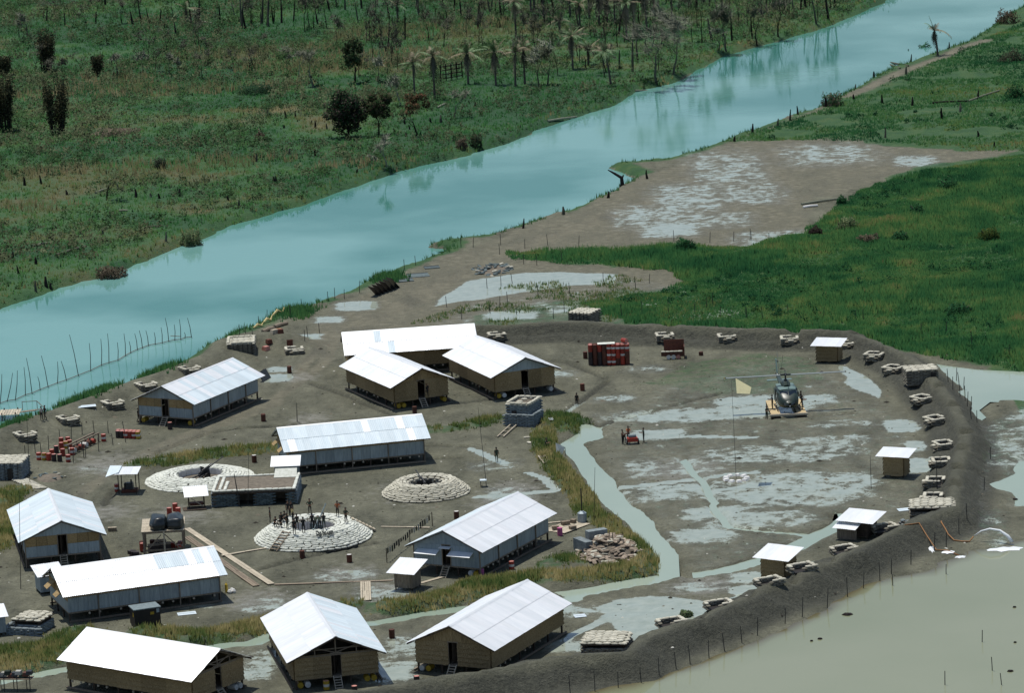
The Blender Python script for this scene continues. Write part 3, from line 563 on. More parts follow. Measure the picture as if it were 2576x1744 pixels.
# ------------------------------------------------------------------ barracks on stilts
def course_panel(w, h, m):
    """a panel of thatch: slanting overlapping courses with a ragged lower fringe"""
    b = MB(); n = max(3, round(h / .42)); ch = h / n; seg = max(4, int(w / .28))
    for i in range(n):
        z1 = (i + 1) * ch; z0 = i * ch - .07
        for s in range(seg):
            xa = -w / 2 + w * s / seg; xb = xa + w / seg; za = z0 + random.uniform(-.05, .05); o = random.uniform(0, .02)
            b.add([(xa, -.16 - o, za), (xb, -.16 - o, za), (xb, -.015, z1), (xa, -.015, z1)], [(0, 1, 2, 3)])
    b.box((0, .0, h / 2), (w, .028, h))
    return b.mesh('thatch_panel', m)
def zinc_panel(w, h, m, th=.02):
    b = MB(); n = 6
    for i in range(n):
        xa = -w / 2 + w * i / n; xb = xa + w / n; da, db = (-.022 if i % 2 else 0), (0 if i % 2 else -.022)
        b.add([(xa, da, 0), (xb, db, 0), (xb, db, h), (xa, da, h)], [(0, 1, 2, 3)])
    return b.mesh('wall_panel', m)
def sheet_mesh(w, L, m):
    b = MB(); n = 8; V = []; Fs = []
    for j in range(3):
        for i in range(n + 1): V.append((-w / 2 + w * i / n, -L * j / 2, .018 * (i % 2)))
    for j in range(2):
        for i in range(n): a = j * (n + 1) + i; Fs.append((a + 1, a, a + n + 1, a + n + 2))
    return b.add(V, Fs).mesh('roof_sheet', m)
def box_mesh(name, d, m, c=(0, 0, 0), taper=1.0): return MB().box(c, d, taper=taper).mesh(name, m)
DRUM_N = 12
def drum_mesh(body, lid, band=None):
    b = MB(); r = .29; V = []; prof = [(r * .97, 0), (r, .03), (r, .28), (r * 1.035, .30), (r, .32), (r, .57), (r * 1.035, .59), (r, .61), (r, .86), (r * .97, .885), (r * .93, .87)]
    for q, z in prof:
        for i in range(DRUM_N): a = 2 * math.pi * i / DRUM_N; V.append((q * math.cos(a), q * math.sin(a), z))
    for j in range(len(prof) - 1):
        mi = 2 if band and prof[j][1] >= band[0] and prof[j + 1][1] <= band[1] else 0
        b.f += [(j * DRUM_N + i, j * DRUM_N + (i + 1) % DRUM_N, (j + 1) * DRUM_N + (i + 1) % DRUM_N, (j + 1) * DRUM_N + i) for i in range(DRUM_N)]; b.m += [mi] * DRUM_N
    b.v = V; b.f += [tuple(range(DRUM_N - 1, -1, -1)), tuple((len(prof) - 1) * DRUM_N + i for i in range(DRUM_N))]; b.m += [0, 1]
    return b.mesh('drum', body, lid, 'drum_white')
DR = {'red': drum_mesh('drum_red', 'drum_lid'), 'band': drum_mesh('drum_red', 'drum_lid', (.32, .57)), 'rust': drum_mesh('drum_rust', 'drum_rust'), 'rustlid': drum_mesh('drum_rust', 'drum_white'), 'dark': drum_mesh('drum_dark', 'drum_lid'),
      'pink': drum_mesh('drum_dark', 'drum_lid'), 'yellow': drum_mesh('drum_yellow', 'drum_yellow'), 'white': drum_mesh('drum_white', 'drum_white'), 'tan': drum_mesh('drum_yellow', 'drum_lid', (.32, .57)), 'pinkdrum': drum_mesh('drum_pink', 'drum_pink')}
def foot_drum(parent, x, y, c, rz=0):
    o = O('foundation_drum', DR[c], parent, (x, y, .42), rot=(math.pi / 2, 0, rz)); return o

def barrack(label, x, y, ang, L, W, rise, wall, gable, dull=(), eave=2.95, floor=1.05, front='door', shutters=None, awning=False, drums=('yellow', 'white', 'yellow', 'yellow'), group=None, stair=True, joists=True, name='barrack', doorx=0.0, zshift=0.0):
    """x, y: foot of the front end of the ridge; ang: direction front -> back"""
    rz = ang - math.pi / 2; c = Vector((x, y, 0)) + Vector((math.cos(ang), math.sin(ang), 0)) * L / 2
    t = T(name, label, 'barracks', (c.x, c.y, 0.02 + zshift), rz, group)
    hw, hl = W / 2 - .78, L / 2 - .62; slope = math.atan2(rise, W / 2); ez = eave + .78 * math.tan(slope) - .03; ridge = eave + rise
    # floor, posts, beams
    O('floor', box_mesh('floor', (hw * 2 - .02, hl * 2 - .02, .14), 'timber'), t, (0, 0, floor - .09))
    pm = box_mesh('post', (.16, .16, floor + .1), 'timber_dark'); np_ = 6
    for i in range(np_):
        yy = -hl + .12 + (2 * hl - .24) * i / (np_ - 1)
        for xx in (-hw + .12, -hw * .33, hw * .33, hw - .12): O('post', pm, t, (xx, yy, (floor + .1) / 2 - .11))
    if joists:
        jm = box_mesh('joist_end', (.15, .18, .18), 'timber_pale')
        n = int(hl * 2 / 1.1)
        for i in range(n):
            if random.random() < .66:
                for s in (-1, 1): O('joist_end', jm, t, (s * (hw + .04), -hl + .7 + i * 1.1, floor - .30))
    bm_ = MB().box((0, 0, 0), (.16, hl * 2, .18)).mesh('ground_beam', 'timber')
    for s in (-1, 1): O('ground_beam', bm_, t, (s * (hw + .32), 0, .16))
    # side walls
    h = ez - floor
    if wall == 'thatch':
        n = 5; w = 2 * hl / n; pmz = [course_panel(w - .012, h, 'thatch') for _ in range(3)]
        for i in range(n):
            O('thatch_panel', pmz[i % 3], t, (hw, -hl + w * (i + .5), floor), rz=math.pi / 2); O('thatch_panel', pmz[(i + 1) % 3], t, (-hw, -hl + w * (i + .5), floor), rz=-math.pi / 2)
    else:
        n = 15; w = 2 * hl / n; zh = h * .68; zm = zinc_panel(w - .012, zh, 'zinc_wall'); um = box_mesh('bamboo_band', (w * 3 - .03, .03, h - zh - .02), 'bamboo_board')
        for i in range(n):
            O('wall_panel', zm, t, (hw + .004 * (i % 2), -hl + w * (i + .5), floor), rz=math.pi / 2); O('wall_panel', zm, t, (-hw - .004 * (i % 2), -hl + w * (i + .5), floor), rz=-math.pi / 2)
            if i % 3 == 1:
                O('bamboo_band', um, t, (hw, -hl + w * (i + .5), floor + zh + (h - zh) / 2 + .01), rz=math.pi / 2); O('bamboo_band', um, t, (-hw, -hl + w * (i + .5), floor + zh + (h - zh) / 2 + .01), rz=-math.pi / 2)
        wp = box_mesh('wall_post', (.10, .10, ez), 'timber')
        for i in range(0, n + 1, 4):
            for s in (-1, 1): O('wall_post', wp, t, (s * (hw + .08), -hl + w * min(i, n - .2) + .05, ez / 2 - .05))
    # gable walls, each with its triangle; the front one has a door opening
    def gable_wall(yy, rzz, door):
        dw = .95; dx = doorx
        if wall == 'thatch':
            if door:
                for xa, xb in ((-hw, dx - dw / 2), (dx + dw / 2, hw)):
                    k = 2; ww = (xb - xa) / k
                    for i in range(k): O('thatch_panel', course_panel(ww - .01, h, 'thatch'), t, (xa + ww * (i + .5), yy, floor), rz=rzz)
            else:
                k = 4; ww = 2 * hw / k; g = course_panel(ww - .01, h, 'thatch')
                for i in range(k): O('thatch_panel', g, t, (-hw + ww * (i + .5), yy, floor), rz=rzz)
        else:
            lowh = h * .52
            segs = ((-hw, dx - dw / 2), (dx + dw / 2, hw)) if door else ((-hw, hw),)
            for xa, xb in segs:
                k = max(2, round((xb - xa) / 1.15)); ww = (xb - xa) / k; zm = zinc_panel(ww - .012, lowh, 'zinc_wall'); um = box_mesh('bamboo_board', (ww - .03, .03, h - lowh - .02), 'bamboo_board') if gable != 'allzinc' else zinc_panel(ww - .012, h - lowh, 'zinc_wall')
                for i in range(k):
                    O('wall_panel', zm, t, (xa + ww * (i + .5), yy, floor), rz=rzz); 
                    if gable != 'allzinc': O('bamboo_board', um, t, (xa + ww * (i + .5), yy, floor + lowh + (h - lowh) / 2 + .01), rz=rzz)
                    else: O('wall_panel', um, t, (xa + ww * (i + .5), yy - .006, floor + lowh), rz=rzz)
        th_ = ridge - .05 - ez; rr = ez + .015
        if gable in ('zinc', 'thatch', 'allzinc'):
            k = 8
            for i in range(k):
                xa = -hw + 2 * hw * i / k; xb = xa + 2 * hw / k; za = (1 - abs(xa) / hw) * (th_ - .02); zb = (1 - abs(xb) / hw) * (th_ - .02); s = -1 if yy < 0 else 1
                b = MB().quad((xa + .006, yy - .01 * (i % 2) * -s, rr), (xb - .006, yy - .01 * (i % 2) * -s, rr), (xb - .006, yy - .01 * (i % 2) * -s, rr + zb + .01), (xa + .006, yy - .01 * (i % 2) * -s, rr + za + .01), th=.03)
                O('gable_panel', b.mesh('gable_panel', 'zinc_wall' if gable != 'thatch' else 'thatch'), t)
        else:
            rr -= .14; b = MB().beam((-hw, yy, rr), (hw, yy, rr), .14); b.beam((0, yy, rr), (0, yy, ridge - .25), .12)
            for s in (-1, 1): b.beam((s * hw, yy, rr), (0, yy, ridge - .27), .14); b.beam((s * hw * .5, yy, rr), (s * hw * .5, yy, rr + th_ * .46), .10); b.beam((0, yy, rr + .2), (s * hw * .5, yy, rr + th_ * .45), .08)
            b.beam((-hw * .62, yy + .06, rr + th_ * .33), (hw * .62, yy + .06, rr + th_ * .33), .10)
            O('truss', b.mesh('truss', 'timber'), t)
    gable_wall(-hl, 0, front == 'door'); gable_wall(hl, math.pi, False)
    if front == 'door':
        fb = MB()
        for s in (-1, 1): fb.box((doorx + s * .50, -hl - .015, floor + h * .5), (.09, .08, h))
        fb.box((doorx, -hl - .015, ez + .02), (1.12, .085, .10)); O('door_frame', fb.mesh('door_frame', 'timber'), t)
        if random.random() < .7: O('door', box_mesh('door', (.86, .05, h - .14), 'timber_dark'), t, (doorx - .0, -hl + .55, floor + h / 2), rz=1.15)
        if stair:
            run = .95; sp = O('stair', MB().beam((-.36, 0, floor - .02), (-.36, -run, .0), .07, h=.14).beam((.36, 0, floor - .02), (.36, -run, .0), .07, h=.14).mesh('stair', 'timber_pale'), t, (doorx, -hl - .12, 0))
            tm = box_mesh('tread', (.66, .20, .035), 'timber_pale')
            for i in range(5): O('tread', tm, sp, (0, -run * (i + .5) / 5, floor * (1 - (i + .62) / 5)))
        if shutters:
            pass
        for (fxx, cc) in zip((-hw + .5, -hw + 1.2, hw - 1.1, hw - .45), drums):
            if cc: foot_drum(t, fxx, -hl + .62 + .25, cc)
    if shutters is not None:      # boards propped open on the front or back gable
        yy, s = (-hl, -1) if shutters == 'front' else (hl, 1)
        for xx in (-hw * .55, hw * .42):
            sm = MB().box((0, s * .45, -.34), (1.35, .05, 1.1), M=Matrix.Rotation(s * math.radians(52), 3, 'X')).mesh('shutter', 'bamboo_board'); O('shutter', sm, t, (xx, yy + s * .08, ez - .05))
    if awning:
        for xx, w in ((-hw * .55, 2.6), (hw * .48, 2.7)):
            sm = MB().box((0, -.36, -.16), (w, .95, .03), M=Matrix.Rotation(math.radians(20), 3, 'X')).mesh('awning', 'zinc_roof'); O('awning', sm, t, (xx, -hl - .1, floor + 1.6))
        O('awning', MB().box((0, -.2, -.05), (1.3, .55, .03), M=Matrix.Rotation(math.radians(14), 3, 'X')).mesh('awning', 'zinc_roof'), t, (doorx, -hl - .1, floor + 2.05))
    # roof
    SL = math.hypot(W / 2, rise); n = round(L / .82); w = L / n; half = SL / 2
    ms = {m: sheet_mesh(w + .05, half + .09, m) for m in ('zinc_roof', 'zinc_roof_dull')}
    for s in (-1, 1):
        rzz = -math.pi / 2 * -s
        for i in range(n):
            yy = -L / 2 + w * (i + .5)
            for j in (0, 1):
                d0 = j * half - (.06 if j else 0); px = s * d0 * math.cos(slope); pz = ridge - d0 * math.sin(slope) + (.0 if j else .03) + .010 * (i % 2)
                k_ = (s, i / n, j); dl = any(f(s, i / n, j) for f in dull)
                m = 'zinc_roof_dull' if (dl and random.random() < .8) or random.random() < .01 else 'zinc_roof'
                # local -Y of the sheet runs down the slope
                R = Matrix.Rotation(math.pi / 2 * s, 4, 'Z') @ Matrix.Rotation(slope, 4, 'X')
                O('roof_sheet', ms[m], t, (px, yy, pz), rot=R.to_euler())
    rc_ = MB().quad((-.22, -L / 2, -.085), (0, -L / 2, .02), (0, L / 2, .02), (-.22, L / 2, -.085)).quad((0, -L / 2, .02), (.22, -L / 2, -.085), (.22, L / 2, -.085), (0, L / 2, .02)); O('ridge_cap', rc_.mesh('ridge_cap', 'zinc_roof'), t, (0, 0, ridge + .055))
    rb = MB()
    for xx, zz in ((0, ridge - .10), (-W * .25, ridge - rise / 2 - .10), (W * .25, ridge - rise / 2 - .10), (-W / 2 + .12, eave - .06), (W / 2 - .12, eave - .06)): rb.box((xx, 0, zz), (.09, L - .1, .10))
    for i in range(7):
        yy = -L / 2 + .1 + (L - .2) * i / 6
        for s in (-1, 1): rb.beam((0, yy, ridge - .16), (s * (W / 2 - .08), yy, eave - .12), .08)
    O('rafters', rb.mesh('rafters', 'timber_dark'), t)
    return t
BK = [
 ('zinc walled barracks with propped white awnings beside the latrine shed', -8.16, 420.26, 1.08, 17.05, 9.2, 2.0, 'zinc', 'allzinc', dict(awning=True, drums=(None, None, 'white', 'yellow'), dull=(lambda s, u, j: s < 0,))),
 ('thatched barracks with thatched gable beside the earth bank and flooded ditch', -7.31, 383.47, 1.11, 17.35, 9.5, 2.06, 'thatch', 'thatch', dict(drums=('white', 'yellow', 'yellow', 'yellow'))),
 ('thatched barracks with open trussed gable and drum beside its stair', -18.03, 381.65, 1.77, 16.76, 9.6, 2.09, 'thatch', 'open', dict(drums=('yellow', 'white', 'yellow', 'yellow'), dull=(lambda s, u, j: s > 0,))),  # weaker sun on the right slope put into its sheet colour
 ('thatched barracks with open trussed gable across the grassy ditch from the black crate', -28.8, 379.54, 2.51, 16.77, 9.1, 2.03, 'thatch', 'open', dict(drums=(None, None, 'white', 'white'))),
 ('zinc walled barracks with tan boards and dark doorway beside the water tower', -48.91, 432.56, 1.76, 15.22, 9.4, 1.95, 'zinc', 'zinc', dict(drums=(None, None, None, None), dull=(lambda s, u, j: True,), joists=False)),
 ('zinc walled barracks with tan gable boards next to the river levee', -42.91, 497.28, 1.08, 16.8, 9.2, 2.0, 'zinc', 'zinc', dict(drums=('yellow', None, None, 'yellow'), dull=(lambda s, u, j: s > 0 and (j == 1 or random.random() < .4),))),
 ('thatched barracks with fully thatched gable standing in front of the long cross barracks', -11.16, 500.82, 2.01, 15.87, 8.7, 1.9, 'thatch', 'thatch', dict(drums=('yellow', 'yellow', None, 'yellow'))),
 ('thatched barracks with zinc gable facing the grey watchtower bunker', 1.59, 503.74, 1.96, 16.0, 9.5, 2.0, 'thatch', 'zinc', dict(drums=('yellow', 'white', None, 'white'))),
 ('long thatched barracks standing crosswise behind two other thatched barracks', -4.68, 525.7, -3.05, 17.11, 9.2, 2.05, 'thatch', 'thatch', dict(front='wall')),
 ('long zinc walled barracks behind the flat earth roofed command bunker', -10.9, 475.69, -2.93, 17.2, 9.2, 1.9, 'zinc', 'zinc', dict(front='wall', shutters='back', dull=(lambda s, u, j: True,))),
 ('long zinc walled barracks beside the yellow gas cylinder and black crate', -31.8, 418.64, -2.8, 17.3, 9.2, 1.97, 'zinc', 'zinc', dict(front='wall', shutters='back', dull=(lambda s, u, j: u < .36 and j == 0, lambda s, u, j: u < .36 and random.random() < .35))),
]
for lb, x, y, a, L, W, r, wl_, gb, kw in BK: barrack(lb, x, y, a, L, W, r, wl_, gb, group=None, **kw)

CR[31] = (2080, 1240, 4.685); CR[32] = (1380, 830, 5.81)
def up(k, x, y, base):
    """the point above `base` (same distance) that a photo pixel shows"""
    ox, oy, s = CR[k]; px = (ox + x / s - CX) / F_PX; py = (oy + y / s - CY) / F_PX; px, py = _c * px - _s * py, _s * px + _c * py
    q = base[1] / (_ct - py * _st); return Vector((px * q, base[1], CAM_H - (_st + py * _ct) * q))
def V3(k, x, y, z): p = G(k, x, y, z); return Vector((p[0], p[1], z))
R = math.radians

# ------------------------------------------------------------------ gun pits: terraced rings of sandbags
def join_bags(name, meshes, items, parent, mname):
    me0 = meshes; n = len(me0.vertices); co = np.empty(n * 3, np.float32); me0.vertices.foreach_get('co', co); co = co.reshape(-1, 3); fs = [tuple(p.vertices) for p in me0.polygons]
    V = []; Fs = []
    for i, (x, y, z, rz) in enumerate(items):
        c, s = math.cos(rz), math.sin(rz); q = co.copy(); q[:, 0], q[:, 1] = co[:, 0] * c - co[:, 1] * s + x, co[:, 0] * s + co[:, 1] * c + y; q[:, 2] += z
        V += [tuple(v) for v in q]; Fs += [tuple(a + i * n for a in f) for f in fs]
    b = MB(); b.v = V; b.f = Fs; b.m = [0] * len(Fs); return O(name, b.mesh(name, mname), parent, kind='stuff')
def gun_pit(label, loc, r0, r1, r2, h, m, gapdir=None, rows=7):
    t = T('gun_pit', label, 'gun pit', loc); n = 40; b = MB(); prof = [(r2 + .15, -.15), (r1 + .1, h - .22), (r0 + .05, h - .22), (r0 + .03, -.15)]; V = []
    for q, z in prof:
        for i in range(n): a = 2 * math.pi * i / n; V.append((q * math.cos(a), q * math.sin(a), z))
    Fs = [(j * n + i, j * n + (i + 1) % n, (j + 1) * n + (i + 1) % n, (j + 1) * n + i) for j in range(3) for i in range(n)]
    O('earth_core', b.add(V, Fs).mesh('earth_core', 'earth_fill'), t)
    O('pit_floor', MB().cyl((0, 0, 0), r0 + .02, .06, 24).mesh('pit_floor', 'earth_fill'), t)
    items = []
    for j in range(rows):
        u = j / (rows - 1); q = r2 + .05 - (r2 - r1) * u; z = max(0, (h - .2) * u ** .85) ; k = int(2 * math.pi * q / .76); ph = random.random()
        for i in range(k): a = 2 * math.pi * (i + ph + random.uniform(-.12, .12)) / k; qq = q + random.uniform(-.05, .05); items.append((qq * math.cos(a), qq * math.sin(a), z + random.uniform(-.015, .03), a + math.pi / 2 + random.uniform(-.1, .1)))
    q = r1 - .3; j = 0
    while q > r0 + .1:
        k = int(2 * math.pi * q / .82)
        for i in range(k): a = 2 * math.pi * (i + .5 * (j % 2)) / k; items.append((q * math.cos(a), q * math.sin(a), h - .2 + random.uniform(-.02, .02), a + math.pi / 2))
        q -= .42; j += 1
    for j in range(4):
        k = int(2 * math.pi * r0 / .8)
        for i in range(k): a = 2 * math.pi * (i + .5 * (j % 2)) / k; items.append(((r0 + .08) * math.cos(a), (r0 + .08) * math.sin(a), h - .2 - .19 * (j + 1), a + math.pi / 2))
    items.sort(key=lambda q: q[1] - q[2] * 2)
    for x, y, z, rz in items[:296]: bag(t, x, y, z, rz, m, True, .09)
    join_bags('sandbag_courses', BIGBAG[m], items[296:], t, m)
    return t
g1 = V3(24, 1150, 835, 0.02); pit1 = gun_pit('terraced white sandbag gun pit crowded with men, black lettering on its side', g1, 2.5, 4.4, 6.2, 1.55, 'sandbag_white', rows=10)
g2 = V3(4, 1567, 1457, 0.02); pit2 = gun_pit('empty cream sandbag gun pit beyond the men, between two zinc walled barracks', g2, 2.0, 3.1, 4.8, 1.45, 'sandbag', rows=10)
g3 = V3(1, 1672, 1352, 0.02); pit3 = gun_pit('low sandbag gun pit with white inner wall beside the grassy bank', g3, 2.7, 4.0, 6.1, .85, 'sandbag_white', rows=8)
def ring_wall(parent, r, z0, z1, a0, a1, m, n=9):
    for i in range(n):
        A = a0 + (a1 - a0) * i / n; B_ = a0 + (a1 - a0) * (i + .96) / n
        O('lining_panel', MB().quad((r * math.cos(A), r * math.sin(A), z0), (r * math.cos(B_), r * math.sin(B_), z0), (r * math.cos(B_), r * math.sin(B_), z1), (r * math.cos(A), r * math.sin(A), z1), th=.04).mesh('lining_panel', m), parent)
ring_wall(pit1, 2.36, .05, 1.2, R(20), R(160), 'white_paint', 8); ring_wall(pit3, 2.56, .05, .75, R(15), R(165), 'white_paint', 9)
# letters on the pit's outer face
cu = bpy.data.curves.new('lettering', 'FONT'); cu.body = 'Cho Ne Luoy'; cu.size = .95; cu.offset = .045; cu.extrude = .03; cu.align_x = 'CENTER'
tmp = bpy.data.objects.new('tmp', cu); col.objects.link(tmp); dg = bpy.context.evaluated_depsgraph_get(); lm = bpy.data.meshes.new_from_object(tmp.evaluated_get(dg)); bpy.data.objects.remove(tmp); lm.name = 'lettering'; lm.materials.clear(); lm.materials.append(MATS['black_paint'])
ang = R(-72); O('lettering', lm, pit1, (5.0 * math.cos(ang), 5.0 * math.sin(ang), 1.44), rot=(R(34), 0, ang + math.pi / 2), sc=(.36, 1, 1))
def steps(parent, p0, p1, w, n, m='timber'):
    p0 = Vector(p0); p1 = Vector(p1); d = p1 - p0; rz = math.atan2(d.y, d.x); u = Vector((-math.sin(rz), math.cos(rz), 0)) * w / 2
    s = O('stair', MB().beam(p0 + u, p1 + u, .08, h=.16).beam(p0 - u, p1 - u, .08, h=.16).mesh('stair', m), parent); tm = box_mesh('tread', (.26, w, .05), m)
    for i in range(n): O('tread', tm, s, p0 + d * ((i + .5) / n) + Vector((0, 0, .06)), rz=rz)
a = R(-128); steps(pit1, (6.7 * math.cos(a), 6.7 * math.sin(a), .05), (4.3 * math.cos(a), 4.3 * math.sin(a), 1.66), 1.0, 7)
a = R(14); steps(pit1, (6.9 * math.cos(a), 6.9 * math.sin(a), .05), (4.3 * math.cos(a), 4.3 * math.sin(a), 1.66), .9, 7, 'timber_pale')
# howitzers
def howitzer(label, loc, rz, el, m='dark_metal'):
    t = T('howitzer', label, 'howitzer', loc, rz)
    O('barrel', MB().cyl((0, 0, 0), .10, .9, 10).cyl((0, 0, .9), .07, 2.0, 10, r2=.062).cyl((0, 0, 2.9), .085, .16, 10).mesh('barrel', m, smooth=False), t, (0, 0, .95), rot=(-(math.pi / 2 - el), 0, 0))
    O('recoil_cylinder', MB().cyl((0, 0, -.2), .07, 1.5, 8).mesh('recoil_cylinder', m), t, (0, -.06, 1.13), rot=(-(math.pi / 2 - el), 0, 0))
    for s in (-1, 1):
        w = O('wheel', MB().cyl((-.09, 0, 0), .38, .18, 14, axis='X').mesh('wheel', 'black_crate'), t, (s * .62, 0, .40)); O('hub', MB().cyl((-.11, 0, 0), .17, .22, 10, axis='X').mesh('hub', m), w)
        O('trail', MB().beam((s * .18, -.1, .55), (s * .75, -2.0, .12), .14).mesh('trail', m), t)
        O('shield', MB().quad((s * .14, .22, .55), (s * .95, .22, .55), (s * .90, .12, 1.35), (s * .14, .12, 1.35), th=.02).mesh('shield', m), t)
    O('carriage', MB().box((0, -.02, .5), (1.1, .2, .18)).box((0, -.15, .78), (.3, .7, .34)).mesh('carriage', m), t)
    return t
howitzer('dark field gun inside the crowded white sandbag pit', g1 + Vector((.3, -.1, .06)), R(-35), R(48), 'crate_lid'); howitzer('dark field gun inside the low sandbag pit with white inner wall', g3 + Vector((.5, 0, .06)), R(-50), R(22))
howitzer('dark field gun inside the otherwise empty cream sandbag pit', g2 + Vector((-.1, 0, .06)), R(20), R(18))
pb_ = g1 + Vector((2.7, -.2, 0)); 
for i, (dx, dy, m) in enumerate(((-.9, .35, 'drum_lid'), (-.5, -.1, 'orange_hose'), (-1.2, -.05, 'sandbag_old'))):
    bm = MB(); bm.box((0, 0, .28), (.62, .5, .56), taper=.8); O('ammunition_sack', bm.mesh('ammunition_sack', m), None, g1 + Vector((2.4 + dx, -.3 + dy, .08)), rz=i * .6, label='brown ammunition sack stacked inside the crowded gun pit', cat='sack', group='ammunition sacks in the gun pit')

# ------------------------------------------------------------------ sandbag bunkers
def bunker(label, loc, w, d, h, rz, m='sandbag', roof=True, rim=False, pickets=True, slit=None, wallm=None, lid=.0, door=None, name='bunker'):
    t = T(name, label, 'bunker', loc, rz); wallm = wallm or 'sandbag_shaded'
    O('earth_core', box_mesh('earth_core', (w - .36, d - .36, h - .1 + .3), 'earth_fill', (0, 0, (h - .1 - .3) / 2)), t)
    hw, hd = w / 2 - .2, d / 2 - .2; n = int((h + .2) / .175)
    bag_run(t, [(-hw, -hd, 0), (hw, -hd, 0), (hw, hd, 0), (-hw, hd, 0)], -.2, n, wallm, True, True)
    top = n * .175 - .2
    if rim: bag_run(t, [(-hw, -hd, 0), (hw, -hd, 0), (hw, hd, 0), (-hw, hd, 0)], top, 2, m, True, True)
    if lid:        # raised roof slab carried on posts, with a firing slit below it
        for sx in (-1, 1):
            for sy in (-1, 1): O('post', box_mesh('post', (.16, .16, lid), 'timber_dark'), t, (sx * (hw - .15), sy * (hd - .15), top + lid / 2))
        O('roof_beam', box_mesh('roof_beam', (w - .1, d - .1, .10), 'timber_dark'), t, (0, 0, top + lid + .06)); top += lid + .11
    if roof:
        nx_, ny_ = max(2, int((w + .1) / .76)), max(3, int((d + .1) / .43)); k = 0
        for l in range(2 if lid else 1):
            for j in range(ny_ - l):
                for i in range(nx_ - l):
                    bag(t, -w / 2 + (w) * (i + .5 + l * .5 + (.25 if j % 2 else 0) * .8) / nx_ - .08, -d / 2 + d * (j + .5 + l * .5) / ny_, top + l * .17 + random.uniform(-.03, .02), 0, m, True, .10)
    if pickets:
        pm = box_mesh('picket', (.07, .07, h + .5), 'picket')
        for i in range(6):
            xx = -w / 2 + w * (i + .4) / 6; O('picket', pm, t, (xx, -d / 2 - .06, (h + .1) / 2 - .15))
    if door: O('doorway', MB().box((0, 0, h * .36), (.62, .5, h * .72)).mesh('doorway', 'black_crate'), t, (door, -d / 2 + .2, 0))  # solid black block paints the dark of the opening
    return t
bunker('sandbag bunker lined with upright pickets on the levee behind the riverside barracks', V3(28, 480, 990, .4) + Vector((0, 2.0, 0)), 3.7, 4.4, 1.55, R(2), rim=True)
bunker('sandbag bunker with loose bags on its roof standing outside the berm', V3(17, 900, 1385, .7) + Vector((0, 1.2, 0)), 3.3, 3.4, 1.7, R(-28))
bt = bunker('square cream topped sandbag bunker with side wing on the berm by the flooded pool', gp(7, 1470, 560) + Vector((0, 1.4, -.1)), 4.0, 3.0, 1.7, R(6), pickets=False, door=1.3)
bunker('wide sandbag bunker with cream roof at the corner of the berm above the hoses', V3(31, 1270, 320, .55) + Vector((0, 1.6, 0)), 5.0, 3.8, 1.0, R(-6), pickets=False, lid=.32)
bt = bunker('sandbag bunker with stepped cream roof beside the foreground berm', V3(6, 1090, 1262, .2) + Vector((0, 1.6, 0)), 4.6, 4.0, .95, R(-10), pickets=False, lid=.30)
bag_run(bt, [(-1.2, -2.9, 0), (2.6, -2.9, 0), (2.7, -1.8, 0)], -.1, 4, 'sandbag', True, low='sandbag_shaded')
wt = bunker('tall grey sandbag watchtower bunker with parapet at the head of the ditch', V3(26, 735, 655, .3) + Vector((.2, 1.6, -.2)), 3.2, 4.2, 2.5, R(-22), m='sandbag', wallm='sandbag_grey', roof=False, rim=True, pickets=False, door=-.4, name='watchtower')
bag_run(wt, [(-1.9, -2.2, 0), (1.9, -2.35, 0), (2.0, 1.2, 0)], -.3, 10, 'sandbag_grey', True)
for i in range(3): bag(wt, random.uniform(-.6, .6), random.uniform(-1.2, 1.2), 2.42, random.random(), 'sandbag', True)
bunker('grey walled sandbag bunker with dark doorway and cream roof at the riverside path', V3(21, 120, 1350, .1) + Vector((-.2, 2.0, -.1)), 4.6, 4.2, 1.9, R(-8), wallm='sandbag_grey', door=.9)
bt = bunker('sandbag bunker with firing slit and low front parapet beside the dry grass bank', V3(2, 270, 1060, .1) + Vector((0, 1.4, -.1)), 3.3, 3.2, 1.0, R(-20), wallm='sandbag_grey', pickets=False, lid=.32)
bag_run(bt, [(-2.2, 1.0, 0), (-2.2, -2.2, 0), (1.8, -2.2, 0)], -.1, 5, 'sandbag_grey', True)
# flat earth-roofed command bunker
c0 = V3(23, 255, 1145, 0); c1 = V3(23, 1905, 1078, 0); cw = (c1 - c0).length; crz = math.atan2(c1.y - c0.y, c1.x - c0.x)
cb = T('command_bunker', 'flat earth roofed command bunker walled with dark sandbags behind the crowded gun pit', 'bunker', (c0 + c1) / 2, crz)
cd_, ch_ = 7.2, 1.55
for (xx, ww) in ((-cw / 2 + 1.45, 2.9), (1.05, 2.3), (cw / 2 - .6, 1.2)): O('wall_block', box_mesh('wall_block', (ww - .4, .55, ch_), 'earth_fill', (0, 0, ch_ / 2)), cb, (xx, .42, 0))
O('wall_block', box_mesh('wall_block', (cw - .5, cd_ - 3.0, ch_ - .02), 'earth_fill', (0, 0, ch_ / 2)), cb, (0, cd_ - (cd_ - 3.0) / 2 - .3, 0))
for xx in (-cw / 2 + .45, cw / 2 - .45): O('wall_block', box_mesh('wall_block', (.5, 2.4, ch_), 'earth_fill', (0, 0, ch_ / 2)), cb, (xx, 1.6, 0))
O('earth_roof', box_mesh('earth_roof', (cw - .3, cd_ - .3, .16), 'earth_fill'), cb, (0, cd_ / 2, ch_ + .10)); O('roof_edge', box_mesh('roof_edge', (cw - .1, .3, .12), 'timber_dark'), cb, (0, .16, ch_ - .05))
for xa, xb in ((-cw / 2 + .2, -cw / 2 + 3.0), (-.1, 2.3), (cw / 2 - 1.2, cw / 2 - .2)): bag_run(cb, [(xa, .18, 0), (xb, .18, 0)], .0, 8, 'sandbag_green', True)
